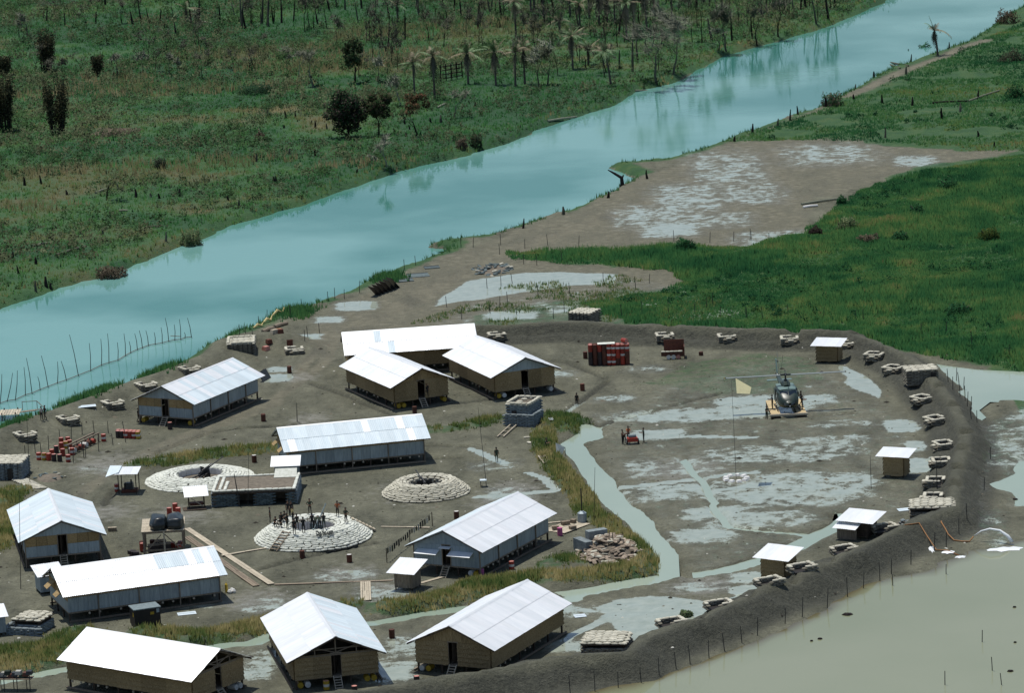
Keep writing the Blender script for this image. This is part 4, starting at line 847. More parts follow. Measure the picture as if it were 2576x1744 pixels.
bag_run(cb, [(-cw / 2 + .1, .15, 0), (-cw / 2 + .1, cd_, 0)], 0, 9, 'sandbag_grey', True); bag_run(cb, [(cw / 2 - .1, .15, 0), (cw / 2 - .1, cd_, 0)], 0, 9, 'sandbag_grey', True)
bag_run(cb, [(-cw / 2 + .2, .25, 0), (cw / 2 - .2, .25, 0), (cw / 2 - .2, cd_ - .1, 0), (-cw / 2 + .2, cd_ - .1, 0)], ch_ + .17, 1, 'sandbag_white', True, True)
bag_run(cb, [(-cw / 2 + .9, .8, 0), (-cw / 2 + .9, cd_ - .6, 0)], ch_ + .17, 1, 'sandbag_white', True); bag_run(cb, [(-cw / 2 + 1.5, .8, 0), (-cw / 2 + 1.5, cd_ - 2.6, 0)], ch_ + .17, 1, 'sandbag_white', True)
O('entrance_canvas', MB().quad((0, 0, .0), (2.6, 0, .0), (2.5, 2.6, .95), (.1, 2.6, .95), th=.05).mesh('entrance_canvas', 'sandbag_white'), cb, (cw / 2 - 2.9, cd_ - 1.5, ch_ + .2)); O('entrance_wall', box_mesh('entrance_wall', (2.7, 2.0, 2.5), 'sandbag_grey', (0, 0, 1.25)), cb, (cw / 2 - 1.6, cd_ + 1.2, 0))
O('entrance_roof', MB().box((0, 0, 0), (3.4, 2.2, .04), M=Matrix.Rotation(R(20), 3, 'X')).mesh('entrance_roof', 'zinc_roof'), cb, (cw / 2 - 1.7, cd_ + 1.3, 3.0))

# ------------------------------------------------------------------ foxholes along the berm and levee
def foxhole(label, loc, rz, w=2.0, d=1.8, lay=5, m='sandbag', group=None):
    t = T('foxhole', label, 'foxhole', loc, rz, group); hw, hd = w / 2, d / 2
    O('pit_floor', box_mesh('pit_floor', (w - .1, d - .1, .3), 'black_crate', (0, 0, -.13)), t)  # blackened floor: the shade inside the pit is put into its colour
    bag_run(t, [(.35, hd, 0), (-hw, hd, 0), (-hw, -hd, 0), (hw, -hd, 0), (hw, hd * .6, 0)], -.12, lay, m, True, low='sandbag_shaded')
    if w < 2.3: bag_run(t, [(-hw + .36, -hd - .36, 0), (hw - .2, -hd - .36, 0)], -.12, lay - 1, m, True, low='sandbag_shaded')
    return t
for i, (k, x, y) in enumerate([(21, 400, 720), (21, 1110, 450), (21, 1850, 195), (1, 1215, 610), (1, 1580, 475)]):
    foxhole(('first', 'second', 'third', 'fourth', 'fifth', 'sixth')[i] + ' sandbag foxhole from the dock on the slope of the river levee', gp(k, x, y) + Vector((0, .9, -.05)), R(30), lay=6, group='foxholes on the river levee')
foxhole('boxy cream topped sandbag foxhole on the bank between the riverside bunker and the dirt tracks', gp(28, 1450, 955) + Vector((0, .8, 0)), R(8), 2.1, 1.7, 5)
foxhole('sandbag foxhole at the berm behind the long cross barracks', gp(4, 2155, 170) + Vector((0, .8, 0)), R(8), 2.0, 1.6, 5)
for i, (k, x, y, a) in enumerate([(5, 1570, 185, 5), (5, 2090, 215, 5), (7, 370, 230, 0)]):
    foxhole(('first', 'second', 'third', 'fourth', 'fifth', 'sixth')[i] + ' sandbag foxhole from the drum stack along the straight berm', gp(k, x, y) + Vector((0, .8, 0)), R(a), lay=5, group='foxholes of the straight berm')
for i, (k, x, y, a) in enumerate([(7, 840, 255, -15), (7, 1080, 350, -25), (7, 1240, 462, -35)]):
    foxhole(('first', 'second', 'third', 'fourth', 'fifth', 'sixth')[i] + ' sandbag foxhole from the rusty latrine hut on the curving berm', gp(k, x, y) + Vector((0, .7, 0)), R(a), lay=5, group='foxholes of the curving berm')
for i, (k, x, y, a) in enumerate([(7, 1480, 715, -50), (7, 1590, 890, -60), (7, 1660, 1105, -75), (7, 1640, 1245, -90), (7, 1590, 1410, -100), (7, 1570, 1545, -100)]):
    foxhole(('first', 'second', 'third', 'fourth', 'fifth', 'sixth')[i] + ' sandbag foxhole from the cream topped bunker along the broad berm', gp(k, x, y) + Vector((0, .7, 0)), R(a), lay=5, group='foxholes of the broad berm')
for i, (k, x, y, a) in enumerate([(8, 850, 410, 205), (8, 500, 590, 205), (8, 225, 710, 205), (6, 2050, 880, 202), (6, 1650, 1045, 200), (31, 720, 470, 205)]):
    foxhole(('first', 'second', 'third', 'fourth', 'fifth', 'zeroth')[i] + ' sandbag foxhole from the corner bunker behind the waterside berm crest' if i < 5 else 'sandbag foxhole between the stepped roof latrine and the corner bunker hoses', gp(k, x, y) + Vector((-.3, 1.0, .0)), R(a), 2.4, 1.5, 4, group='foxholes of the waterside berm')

# ------------------------------------------------------------------ heaps of bags
def heap(name, label, loc, rx, ry, h, n, m, cat, big=True):
    t = T(name, label, cat, loc); 
    b = MB(); V = []; nn = 18
    for q, z in ((1, -.25), (.75, h * .12), (.35, h * .6)):
        for i in range(nn): a = 2 * math.pi * i / nn; V.append((q * rx * math.cos(a), q * ry * math.sin(a), z))
    b.add(V, [(j * nn + i, j * nn + (i + 1) % nn, (j + 1) * nn + (i + 1) % nn, (j + 1) * nn + i) for j in range(2) for i in range(nn)] + [tuple(2 * nn + i for i in range(nn))]); O('heap_core', b.mesh('heap_core', 'earth_fill'), t)
    for i in range(n):
        q = math.sqrt(random.random()); a = random.random() * 6.283; z = h * (.92 - .95 * q) if q > .35 else h * .82
        o = bag(t, q * rx * math.cos(a), q * ry * math.sin(a), max(z, .0) - .02, random.random() * 6.28, m if random.random() < .85 else 'sandbag', big, .35)
    return t
hp = heap('collapsed_bunker', 'collapsed bunker of rotting tan sandbags in the grass by the ditch bend', V3(27, 1180, 1150, .3), 3.6, 5.2, 1.7, 290, 'sandbag_old', 'bunker ruin')
for (a, b) in (((-.1, -.8, .2), (.1, -1.0, 2.6)), ((.5, -1.2, .1), (.4, -1.0, 2.3)), ((-2.6, -1, .6), (.9, -2.2, .8)), ((-1.5, .5, 1.4), (1.6, .9, 1.5))): O('timber_pole', MB().beam(a, b, .11).mesh('timber_pole', 'timber'), hp)
O('wall_remnant', MB().box((-2.7, .4, .7), (.9, 2.6, 1.3), rz=.5).mesh('wall_remnant', 'sandbag_grey'), hp); O('wall_remnant', MB().box((-1.2, 2.9, 1.0), (2.2, .9, 1.4), rz=.4).mesh('wall_remnant', 'sandbag_grey'), hp)
heap('sandbag_pile', 'low pile of dark grey filled sacks on the pale mud north of the camp', V3(17, 130, 935, 0) + Vector((0, .5, 0)), 2.9, 4.6, .55, 62, 'sandbag_green', 'sandbag pile')
heap('rock_pile', 'small heap of bluish stones below the corner bunker', V3(31, 900, 370, .4), .9, 1.3, .5, 14, 'sandbag_grey', 'stone heap', False)
heap('earth_mound', 'small dark earth mound near the riverside path', V3(21, 820, 1330, 0), 1.8, 2.5, .5, 10, 'sandbag_green', 'earth mound', False)

# ------------------------------------------------------------------ huts
def hut(name, label, loc, w, d, h, rz, m, roofw, roofd, tilt=10, rise=.35, posts=True, cat='hut', roofm='zinc_roof'):
    t = T(name, label, cat, loc, rz)
    if m:
        hh = h - .35
        if m == 'thatch': fr = course_panel(w - .02, hh, 'thatch'); sd_ = course_panel(d - .02, hh, 'thatch'); nm = 'thatch_panel'; O(nm, fr, t, (0, -d / 2, .3)); O(nm, fr, t, (0, d / 2, .3), rz=math.pi); O(nm, sd_, t, (w / 2, 0, .3), rz=math.pi / 2); O(nm, sd_, t, (-w / 2, 0, .3), rz=-math.pi / 2)
        else:
            n = max(3, int(w / .3)); pm = box_mesh('plank', (w / n - .012, .03, hh), m)
            for i in range(n):
                for s in (-1, 1): O('plank', pm, t, (-w / 2 + w * (i + .5) / n, s * d / 2 + .003 * (i % 2), .3 + hh / 2))
            n = max(3, int(d / .3)); pm = box_mesh('plank', (.03, d / n - .012, hh), m)
            for i in range(n):
                for s in (-1, 1): O('plank', pm, t, (s * (w / 2 - .02), -d / 2 + d * (i + .5) / n, .3 + hh / 2))
        O('floor', box_mesh('floor', (w - .1, d - .1, .1), 'timber'), t, (0, 0, .3))
    pm = box_mesh('post', (.10, .10, h + .2), 'timber_dark')
    for sx in (-1, 1):
        for sy in (-1, 1): O('post', pm, t, (sx * (w / 2 - .09), sy * (d / 2 - .09), (h + .2) / 2 - .15 + (rise * .3 * sy)))
    n = max(3, round(roofw / .85)); sw = roofw / n; sm = sheet_mesh(sw + .04, roofd, roofm)
    for i in range(n): O('roof_sheet', sm, t, (-roofw / 2 + sw * (i + .5), roofd / 2 * math.cos(R(tilt)), h + .1 + (roofd / 2 + d / 2 + .15) * math.sin(R(tilt)) + .01 * (i % 2)), rot=(R(tilt), 0, 0))
    for i in range(3): O('rafter', MB().box((0, 0, 0), (.08, roofd - .1, .08), M=Matrix.Rotation(R(tilt), 3, 'X')).mesh('rafter', 'timber'), t, (-roofw / 2 + .2 + (roofw - .4) * i / 2, 0, h + .02 + (d / 2 + .15) * math.sin(R(tilt))))
    return t
hut('latrine_hut', 'rusty thatched latrine hut with zinc roof against the curving berm', gp(7, 705, 378) + Vector((0, 1.2, 0)), 2.7, 2.2, 2.2, R(-20), 'thatch', 4.0, 3.2, 8)
hut('latrine_hut', 'dark thatched latrine hut with zinc roof standing in the flooded landing field', gp(7, 1268, 1338) + Vector((0, 1.1, .02)), 2.3, 2.0, 2.4, R(-24), 'thatch', 3.9, 3.0, 8)
hh = hut('latrine_hut', 'latrine hut with two stepped zinc roofs beside the ditch below the corner bunker', gp(31, 400, 585) + Vector((.3, 2.4, 0)), 2.6, 2.2, 1.9, R(-32), 'timber_dark', 4.4, 3.4, 10)
sm = sheet_mesh(.95, 1.7, 'zinc_roof')
for i in range(3): O('roof_sheet', sm, hh, (-1.7 + .9 * i, -.9, 1.75 + .01 * (i % 2)), rot=(R(14), 0, 0))
O('lower_wall', box_mesh('lower_wall', (2.3, .08, 1.1), 'timber', (0, 0, .55)), hh, (-.7, -2.0, .1))
hut('latrine_hut', 'thatched latrine hut with zinc roof at the foot of the waterside berm', gp(8, 285, 640) + Vector((0, 1.2, 0)), 2.7, 2.3, 2.4, R(-34), 'thatch', 4.2, 3.4, 12)
hut('latrine_shed', 'grey plank latrine shed with white sloping roof beside the zinc barracks with awnings', gp(3, 1415, 715) + Vector((0, 1.0, 0)), 2.1, 1.9, 2.0, R(-26), 'timber', 3.2, 3.4, 14)
gs = hut('generator_shelter', 'open pole shelter with bent zinc roof over a dark generator', gp(22, 290, 615) + Vector((0, 1.0, 0)), 2.2, 2.2, 2.3, R(-5), None, 2.6, 2.8, 5)
O('roof_flap', MB().quad((0, -1.2, -.35), (1.5, -1.1, .12), (1.5, 1.4, .3), (.1, 1.6, .3), th=.02).mesh('roof_flap', 'zinc_roof_dull'), gs, (-2.4, 0, 2.45))
gn = T('generator', 'dark generator on red skid under the bent zinc roof', 'generator', gs.location + Vector((.1, 0, 0)), R(-5)); O('engine', MB().box((0, 0, .75), (.9, .8, .7), taper=.85).cyl((.2, 0, 1.1), .1, .35, 8).mesh('engine', 'dark_metal'), gn); O('skid', MB().box((0, 0, .2), (1.8, 1.1, .36)).mesh('skid', 'drum_rust'), gn); O('radiator', box_mesh('radiator', (.12, .7, .6), 'black_crate', (0, 0, .75)), gn, (-.55, 0, 0))
ct = hut('canopy', 'small white sheet metal canopy on four poles beside the command bunker', gp(22, 1215, 815) + Vector((0, .6, 0)), 1.9, 1.2, 1.5, R(8), None, 2.7, 2.2, 20, rise=.9, cat='canopy'); 
O('brace', MB().beam((-.6, -.5, 1.2), (.7, -.5, .2), .09).mesh('brace', 'timber_pale'), ct); O('work_bench', MB().box((0, 0, .45), (1.5, .8, .3)).mesh('work_bench', 'drum_rust'), ct); O('floor_mat', box_mesh('floor_mat', (2.6, 1.6, .12), 'timber_dark'), ct, (-.3, -.8, .06))
hut('lean_to_shed', 'small white roofed lean-to shed behind the long barracks near the zinc walled one', V3(2, 375, 600, 2.0) * Vector((1, 1, 0)) + Vector((0.2, 1.6, .0)), 2.4, 2.2, 2.0, R(20), 'zinc_wall', 3.0, 3.0, 12)
hut('shed', 'white roofed shed cut by the frame beside the slit bunker', V3(2, -30, 940, 1.9) * Vector((1, 1, 0)) + Vector((-.6, 1, 0)), 2.4, 2.4, 1.9, R(15), 'zinc_wall', 3.0, 3.0, 12)

# ------------------------------------------------------------------ water tower platform with two rubber tanks
fc = V3(22, 755, 1122, 3.0); wt_ = T('water_tower', 'timber water platform carrying two black rubber tanks', 'water tower', (fc.x, fc.y, 0.0), R(3))
for sx in (-1, 1):
    for sy in (0.1, 2.9, 5.6): O('post', box_mesh('post', (.18, .18, 3.0), 'timber'), wt_, (sx * 2.1, sy, 1.48))
    O('brace', MB().beam((sx * 2.1, .05, .6), (sx * .2, .05, 2.6), .10).mesh('brace', 'timber'), wt_)
O('post', box_mesh('post', (.18, .18, 3.0), 'timber_pale'), wt_, (.1, .1, 1.48))
for z in (.9, 2.85): O('beam', MB().box((0, .12, z), (4.5, .12, .2)).mesh('beam', 'timber'), wt_)
pm = box_mesh('deck_plank', (4.6, .26, .06), 'timber_pale')
for i in range(21): O('deck_plank', pm, wt_, (0, .1 + i * .275, 3.0 + .004 * (i % 2)))
def blob(name, m, sx, sy, sz, seed):
    b = bmesh.new(); bmesh.ops.create_icosphere(b, subdivisions=3, radius=1)
    for v in b.verts:
        p = v.co.copy(); k = 1 + .10 * math.sin(p.x * 5 + seed) * math.cos(p.y * 4 + seed * 2) + .06 * math.sin(p.z * 9 + seed); v.co = Vector((math.copysign(abs(p.x) ** .6, p.x) * sx * k, math.copysign(abs(p.y) ** .6, p.y) * sy * k, max(-.05, math.copysign(abs(p.z) ** .6, p.z) * sz * k * (1 - .25 * abs(p.x)) + sz * .55)))
    me_ = bpy.data.meshes.new(name); b.to_mesh(me_); b.free(); me_.materials.append(MATS[m]); me_.polygons.foreach_set('use_smooth', [True] * len(me_.polygons)); return me_
for i in (0, 1):
    tk = T('rubber_tank', 'black rubber water tank on the timber platform', 'tank', (fc.x - .55 + 1.75 * i, fc.y + 1.6 + .2 * i, 3.06), R(5), 'rubber tanks on the platform'); O('tank_body', blob('tank_body', 'rubber_black', .92, 1.7, .85, i * 2.3 + .7), tk); O('outlet_flap', MB().cyl((0, -1.52, .25), .28, .12, 14, axis='Y').mesh('outlet_flap', 'heli_green'), tk)
cp = MB(); 
for i in range(13):
    cx_, cy_ = -3.0 - random.random() * 1.0, -1.2 + random.random() * 3.0
    bx_ = T('ration_crate', 'dark crate with pale label heaped beside the water platform', 'crate', (fc.x + cx_ * .9, fc.y + cy_ - .6, .03), random.random(), 'crates beside the water platform'); O('crate_box', box_mesh('crate_box', (.55, .5, .4), 'drum_dark', (0, 0, .2)), bx_); O('crate_label', box_mesh('crate_label', (.22, .02, .16), 'timber_pale'), bx_, (0, -.26, .22))
for i in range(3):
    bx_ = T('ration_crate', 'dark crate with pale label on top of the heap beside the water platform', 'crate', (fc.x - 3.0 - .3 * i, fc.y + .2 + .3 * i, .43), random.random(), 'upper crates beside the water platform'); O('crate_box', box_mesh('crate_box', (.6, .55, .4), 'drum_dark', (0, 0, .2)), bx_)

# ------------------------------------------------------------------ big black crate, cylinder
bc = T('storage_crate', 'big black storage crate with grey lid and yellow plates beside the ditch', 'crate', gp(2, 1205, 1010) + Vector((.1, .6, 0)), R(20)); O('crate_body', box_mesh('crate_body', (2.7, 1.9, 1.75), 'black_crate', (0, 0, .96)), bc); O('lid', box_mesh('lid', (2.85, 2.05, .10), 'crate_lid'), bc, (0, 0, 1.89))
for xx in (-1.0, 1.0): O('skid', box_mesh('skid', (.2, 2.0, .12), 'timber_dark'), bc, (xx, 0, .05))
O('warning_plate', box_mesh('warning_plate', (.02, .3, .42), 'drum_yellow'), bc, (-1.36, -.5, 1.3)); O('label_plate', box_mesh('label_plate', (.4, .02, .28), 'drum_yellow'), bc, (.5, -.96, 1.35)); O('label_plate', box_mesh('label_plate', (.3, .02, .42), 'zinc_wall'), bc, (1.1, -.96, 1.55))
p = gp(2, 1893, 728); gc = T('gas_cylinder', 'yellow gas cylinder standing by the end of the long zinc barracks', 'gas cylinder', p); O('cylinder_body', MB().cyl((0, 0, 0), .15, .85, 12).cyl((0, 0, .85), .15, .12, 12, r2=.06).mesh('cylinder_body', 'yellow_paint'), gc); O('valve', MB().cyl((0, 0, .97), .04, .14, 8).mesh('valve', 'yellow_paint'), gc)
for i, (dx, dy) in enumerate(((.35, -.5), (.75, -.3), (.55, .1))): O('water_jar', MB().cyl((0, 0, 0), .16, .22, 12, r2=.24).cyl((0, 0, .22), .24, .2, 12, r2=.12).mesh('water_jar', 'white_paint'), None, p + Vector((dx, dy, 0)), label='white water jar on the ground beside the yellow gas cylinder', cat='jar', group='white jars by the gas cylinder')

# ------------------------------------------------------------------ drums
def drum(label, k, x, y, c, group=None, off=(0, 0, 0), tilt=None):
    p = gp(k, x, y) + Vector((0, .25, 0)) + Vector(off); return O('drum', DR[c], None, p, rot=tilt or (0, 0, random.random() * 6), label=label, cat='drum', group=group)
for k, x, y, c, lb in [(1, 2200, 868, 'rust', 'rusty drum alone beside the wheel track near the riverside barracks'), (1, 1420, 935, 'dark', 'dark drum in front of the stair of the riverside barracks'), (1, 865, 1035, 'band', 'red drum with white band standing between the drum rack and the small drum block'),
    (4, 208, 865, 'rust', 'rusty drum alone on open mud between riverside and long zinc barracks'), (4, 132, 1212, 'rustlid', 'rusty drum with white lid beside the end of the long zinc barracks'), (28, 1365, 1305, 'rust', 'tilted rusty drum standing in the puddle behind the riverside barracks'),
    (5, 882, 612, 'rust', 'rusty drum alone beside the thatched barracks with zinc gable'), (3, 532, 432, 'rust', 'rusty drum at the foot of the crowded gun pit'), (3, 927, 482, 'rustlid', 'rusty drum with pale lid alone on the mud in front of the crowded gun pit'),
    (3, 1282, 1115, 'rust', 'rusty drum standing in wet mud between two thatched barracks'), (3, 1490, 1507, 'dark', 'dark drum at the end of the foreground earth bank'), (3, 735, 1548, 'tan', 'yellowish drum beside the stair of the barracks with open gable'), (3, 970, 1590, 'dark', 'dark drum at the frame edge in front of the barracks with open gable'),
    (3, 2282, 540, 'band', 'red drum with white band beside the barracks with awnings'), (3, 2030, 607, 'pinkdrum', 'pink drum at the corner of the barracks with awnings'), (3, 1822, 118, 'rustlid', 'rusty drum with pale lid behind the barracks with awnings'), (4, 1472, 803, 'rust', 'rusty drum at the stair of the fully thatched barracks'),
    (22, 132, 590, 'band', 'red drum with white band at the generator shelter')]: drum(lb, k, x, y, c)
for x, y in ((848, 915), (968, 915), (925, 855)): drum('red drum leaning together with two others behind the water platform', 22, x, y, 'red', 'three red drums behind the water platform')
GA = 'drums in the fenced fuel dump'
for x, y, c in ((640, 1040, 'band'), (728, 1045, 'tan'), (806, 1050, 'red'), (890, 1062, 'dark'), (985, 1066, 'dark'), (1125, 1075, 'band'), (855, 985, 'red'), (930, 925, 'dark'), (1035, 975, 'red'), (1010, 870, 'red'), (1085, 850, 'tan'), (1150, 830, 'red'), (1010, 790, 'red'), (1120, 780, 'red'), (1190, 960, 'band')):
    drum({'band': 'red drum with white band standing in the fenced fuel dump', 'tan': 'yellowish drum standing in the fenced fuel dump', 'red': 'plain red drum standing in the fenced fuel dump', 'dark': 'dark drum standing in the fenced fuel dump'}[c], 21, x, y, c, GA + ' ' + c)
for r in range(2):
    for i, c in enumerate(('dark', 'dark', 'band', 'red', 'band', 'tan')):
        drum({'band': 'red drum with white band in the small block of drums beside the riverside path', 'red': 'plain red drum in the small block of drums beside the riverside path', 'dark': 'dark drum in the small block of drums beside the riverside path', 'tan': 'yellowish drum in the small block of drums beside the riverside path'}[c], 21, 1945 + i * 66, 675 + i * 3, c, 'small drum block ' + c, (0, r * .66, 0))
# rack with lying drums
p0 = V3(21, 1160, 930, 0); p1 = V3(21, 1600, 720, 0); rk = T('drum_rack', 'low timber rack with lying drums in the fenced fuel dump', 'rack', (p0 + p1) / 2, math.atan2(p1.y - p0.y, p1.x - p0.x)); LR = (p1 - p0).length
for s in (-.35, .35): O('rail', box_mesh('rail', (LR, .14, .14), 'timber'), rk, (0, s, 1.0))
for i in range(4):
    for s in (-.35, .35): O('post', box_mesh('post', (.12, .12, 1.0), 'timber'), rk, (-LR / 2 + .2 + (LR - .4) * i / 3, s, .45))
n = int(LR / .95)
for i in range(n): O('drum', DR[('white', 'rust', 'red')[i % 3]], None, rk.matrix_world @ Vector((0, 0, 0)) + rk.location + Matrix.Rotation(rk.rotation_euler.z, 3, 'Z') @ Vector((-LR / 2 + .6 + i * .95, -.44, .31)), rot=(-math.pi / 2, 0, rk.rotation_euler.z), label='drum lying on its side beneath the rack of the fuel dump', cat='drum', group='lying drums under the rack')
# tall stack of fuel drums
s0 = V3(32, 620, 522, .05); s1 = V3(32, 1160, 512, .05); dv = (s1 - s0) / 8
cs = [['dark', 'rust', 'dark', 'rust', 'band', 'band', 'rust', 'red', 'rust'], ['dark', 'rust', 'dark', 'rust', 'band', 'band', 'red', 'band', 'rust'], ['red', 'rust', 'red', 'rust', 'band', 'band', 'band', 'band', 'band']]
nmz = {'band': 'red drum with white band', 'red': 'plain red drum', 'dark': 'dark drum', 'rust': 'rusty drum'}
for l in range(3):
    for r in range(2):
        for i in range(9):
            c = cs[l][i]; O('drum', DR[c], None, s0 + dv * i + Vector((random.uniform(-.02, .02), .3 + r * .66, .89 * l + hz(s0.x, s0.y) - .05)), rz=random.random() * 6, label=nmz[c] + (' in the top', ' in the middle', ' in the bottom')[2 - l] + ' layer of the tall drum stack', cat='drum', group='tall drum stack ' + c + str(l))
O('roof_panel', MB().box((0, 0, 0), (2.2, 1.1, .05)).mesh('roof_panel', 'sandbag_white'), None, (s0 + s1) / 2 + Vector((-.3, .7, 2.72)), label='pale sheet lying on top of the tall drum stack', cat='sheet')
for dx, dy in ((1.4, 2.0), (1.4, 2.7), (1.5, 3.5), (.7, 3.2), (-1.6, 4.6), (-2.6, 3.4), (-2.7, 4.2)): O('drum', DR[random.choice(('red', 'band', 'rust'))], None, (fc.x + dx, fc.y + dy, .03), rz=random.random(), label='drum stored under or behind the timber water platform', cat='drum', group='drums at the water platform')
for dx, dy in ((-1.2, 1.5), (0, 1.9), (-.6, 3.2)): o = T('store_box', 'dark store box under the timber water platform', 'box', (fc.x + dx, fc.y + dy, .03), random.random() * .3, 'store boxes under the platform'); O('box_body', box_mesh('box_body', (1.15, .9, 1.1), 'drum_dark', (0, 0, .55)), o); O('box_lid', box_mesh('box_lid', (1.2, .95, .06), 'timber'), o, (0, 0, 1.13))
drum('rusty drum leaning at the left end of the tall drum stack', 32, 540, 425, 'rust'); O('drum', DR['red'], None, (s0 + s1) / 2 + Vector((1.8, .9, 3.0)), rot=(math.pi / 2, 0, .6), label='red drum lying on top of the tall drum stack', cat='drum')
# rusty open container
p = V3(32, 1820, 435, .05) + Vector((0, 1.0, 0)); rcn = T('fuel_point', 'rusty open box with drum ends and a sandbag row beside the tall drum stack', 'container', p, R(-3))
O('back_panel', box_mesh('back_panel', (2.6, .08, 2.2), 'drum_rust', (0, 0, 1.1)), rcn, (.2, 1.0, 0)); O('side_panel', box_mesh('side_panel', (.08, 2.0, 1.6), 'drum_rust', (0, 0, .8)), rcn, (1.5, 0, 0)); O('front_board', box_mesh('front_board', (2.9, .1, .5), 'drum_rust', (0, 0, .7)), rcn, (0, -.9, 0)); bag_run(rcn, [(-1.4, -.9, 0), (1.2, -.9, 0)], .96, 1, 'sandbag')
for i, c in enumerate(('white', 'white', 'red')): O('lying_drum', DR[c], rcn, (-.5 + i * .62, -.1, .32), rot=(math.pi / 2, 0, 0))
drum('half sunk small rusty drum on the mud beyond the rusty open box', 32, 2230, 380, 'rust', off=(0, 0, -.4))

# ------------------------------------------------------------------ people: one skinned body per pose
def body(name, J, E, radii):
    me_ = bpy.data.meshes.new(name); names = list(J); me_.from_pydata([J[n] for n in names], [(names.index(a), names.index(b)) for a, b in E], [])
    o = bpy.data.objects.new(name, me_); col.objects.link(o); sk = o.modifiers.new('s', 'SKIN'); ss = o.modifiers.new('u', 'SUBSURF'); ss.levels = 1
    for i, n in enumerate(names):
        r = radii[n] if n in radii else radii[n.split('.')[0]]; me_.skin_vertices[0].data[i].radius = (r, r) if not isinstance(r, tuple) else r; me_.skin_vertices[0].data[i].use_root = (n == 'pelvis')
    d_ = bpy.context.evaluated_depsgraph_get(); m2 = bpy.data.meshes.new_from_object(o.evaluated_get(d_)); bpy.data.objects.remove(o)
    m2.polygons.foreach_set('use_smooth', [True] * len(m2.polygons)); return m2
RAD = {'pelvis': (.15, .11), 'waist': (.135, .10), 'chest': (.17, .115), 'neck': .055, 'chin': .075, 'head': .10, 'crown': .075, 'sho': .07, 'elb': .048, 'wri': .034, 'palm': .036, 'tip': .010, 'hip': .095, 'knee': .062, 'ank': .042, 'toe': .04}
def pose(kind):
    E = [('pelvis', 'waist'), ('waist', 'chest'), ('chest', 'neck'), ('neck', 'chin'), ('chin', 'head'), ('head', 'crown')]
    if kind == 'crouch': J = {'pelvis': (0, .12, .32), 'waist': (0, .06, .48), 'chest': (0, -.04, .72), 'neck': (0, -.08, .88), 'chin': (0, -.11, .95), 'head': (0, -.11, 1.05), 'crown': (0, -.10, 1.13)}
    elif kind == 'bend': J = {'pelvis': (0, .12, .88), 'waist': (0, -.02, .98), 'chest': (0, -.26, 1.12), 'neck': (0, -.42, 1.18), 'chin': (0, -.49, 1.18), 'head': (0, -.57, 1.20), 'crown': (0, -.63, 1.24)}
    else: J = {'pelvis': (0, 0, .93), 'waist': (0, 0, 1.10), 'chest': (0, 0, 1.34), 'neck': (0, .0, 1.50), 'chin': (0, -.02, 1.56), 'head': (0, -.02, 1.66), 'crown': (0, -.01, 1.72)}
    for s, t in ((-1, 'L'), (1, 'R')):
        c = Vector(J['chest']); p = Vector(J['pelvis'])
        sh = c + Vector((s * .19, .0, .06))
        if kind == 'stand': el = sh + Vector((s * .05, .02, -.29)); wr = el + Vector((s * .01, -.07, -.25))
        elif kind == 'akimbo': el = sh + Vector((s * .20, .06, -.23)); wr = p + Vector((s * .17, -.03, .12))
        elif kind == 'walk': el = sh + Vector((s * .05, s * .14, -.26)); wr = el + Vector((0, -.10 + s * .06, -.23))
        elif kind == 'reach': el = sh + Vector((s * .05, -.16, -.20)); wr = el + Vector((-s * .03, -.22, .04))
        elif kind == 'crouch': el = sh + Vector((s * .05, -.18, -.20)); wr = el + Vector((-s * .08, -.20, .02))
        else: el = sh + Vector((s * .04, -.06, -.28)); wr = el + Vector((0, -.12, -.22))
        J['sho.' + t] = sh; J['elb.' + t] = el; J['wri.' + t] = wr; dv_ = (wr - el).normalized(); J['palm.' + t] = wr + dv_ * .09
        E += [('chest', 'sho.' + t), ('sho.' + t, 'elb.' + t), ('elb.' + t, 'wri.' + t), ('wri.' + t, 'palm.' + t)]
        sd = dv_.cross(Vector((0, 1, 0)) if abs(dv_.y) < .8 else Vector((1, 0, 0))).normalized()
        for i in range(5):
            n = 'tip.%s%d' % (t, i); off = (i - 2) * .017 if i < 4 else .055; J[n] = J['palm.' + t] + dv_ * ((.075, .085, .088, .07, .02)[i]) + sd * off + Vector((0, -.012, 0)); E.append(('palm.' + t, n))
        J['hip.' + t] = p + Vector((s * .10, 0, -.05))
        if kind == 'crouch': J['knee.' + t] = Vector((s * .16, -.30, .44)); J['ank.' + t] = Vector((s * .14, -.02, .08)); J['toe.' + t] = Vector((s * .15, -.18, .035))
        elif kind == 'walk': J['knee.' + t] = Vector((s * .10, -.10 if s > 0 else -.02, .50)); J['ank.' + t] = Vector((s * .10, -.20 if s > 0 else .26, .08)); J['toe.' + t] = J['ank.' + t] + Vector((0, -.15, -.045))
        else: J['knee.' + t] = p * Vector((0, .5, 0)) + Vector((s * .12, -.02, .50)); J['ank.' + t] = p * Vector((0, .9, 0)) + Vector((s * .13, .03, .08)); J['toe.' + t] = J['ank.' + t] + Vector((s * .03, -.15, -.045))
        E += [('pelvis', 'hip.' + t), ('hip.' + t, 'knee.' + t), ('knee.' + t, 'ank.' + t), ('ank.' + t, 'toe.' + t)]
    J = {k: tuple(v) for k, v in J.items()}; return body('body', J, E, RAD), J
POSES = {k: pose(k) for k in ('stand', 'akimbo', 'walk', 'crouch', 'reach', 'bend')}
BODY = {}
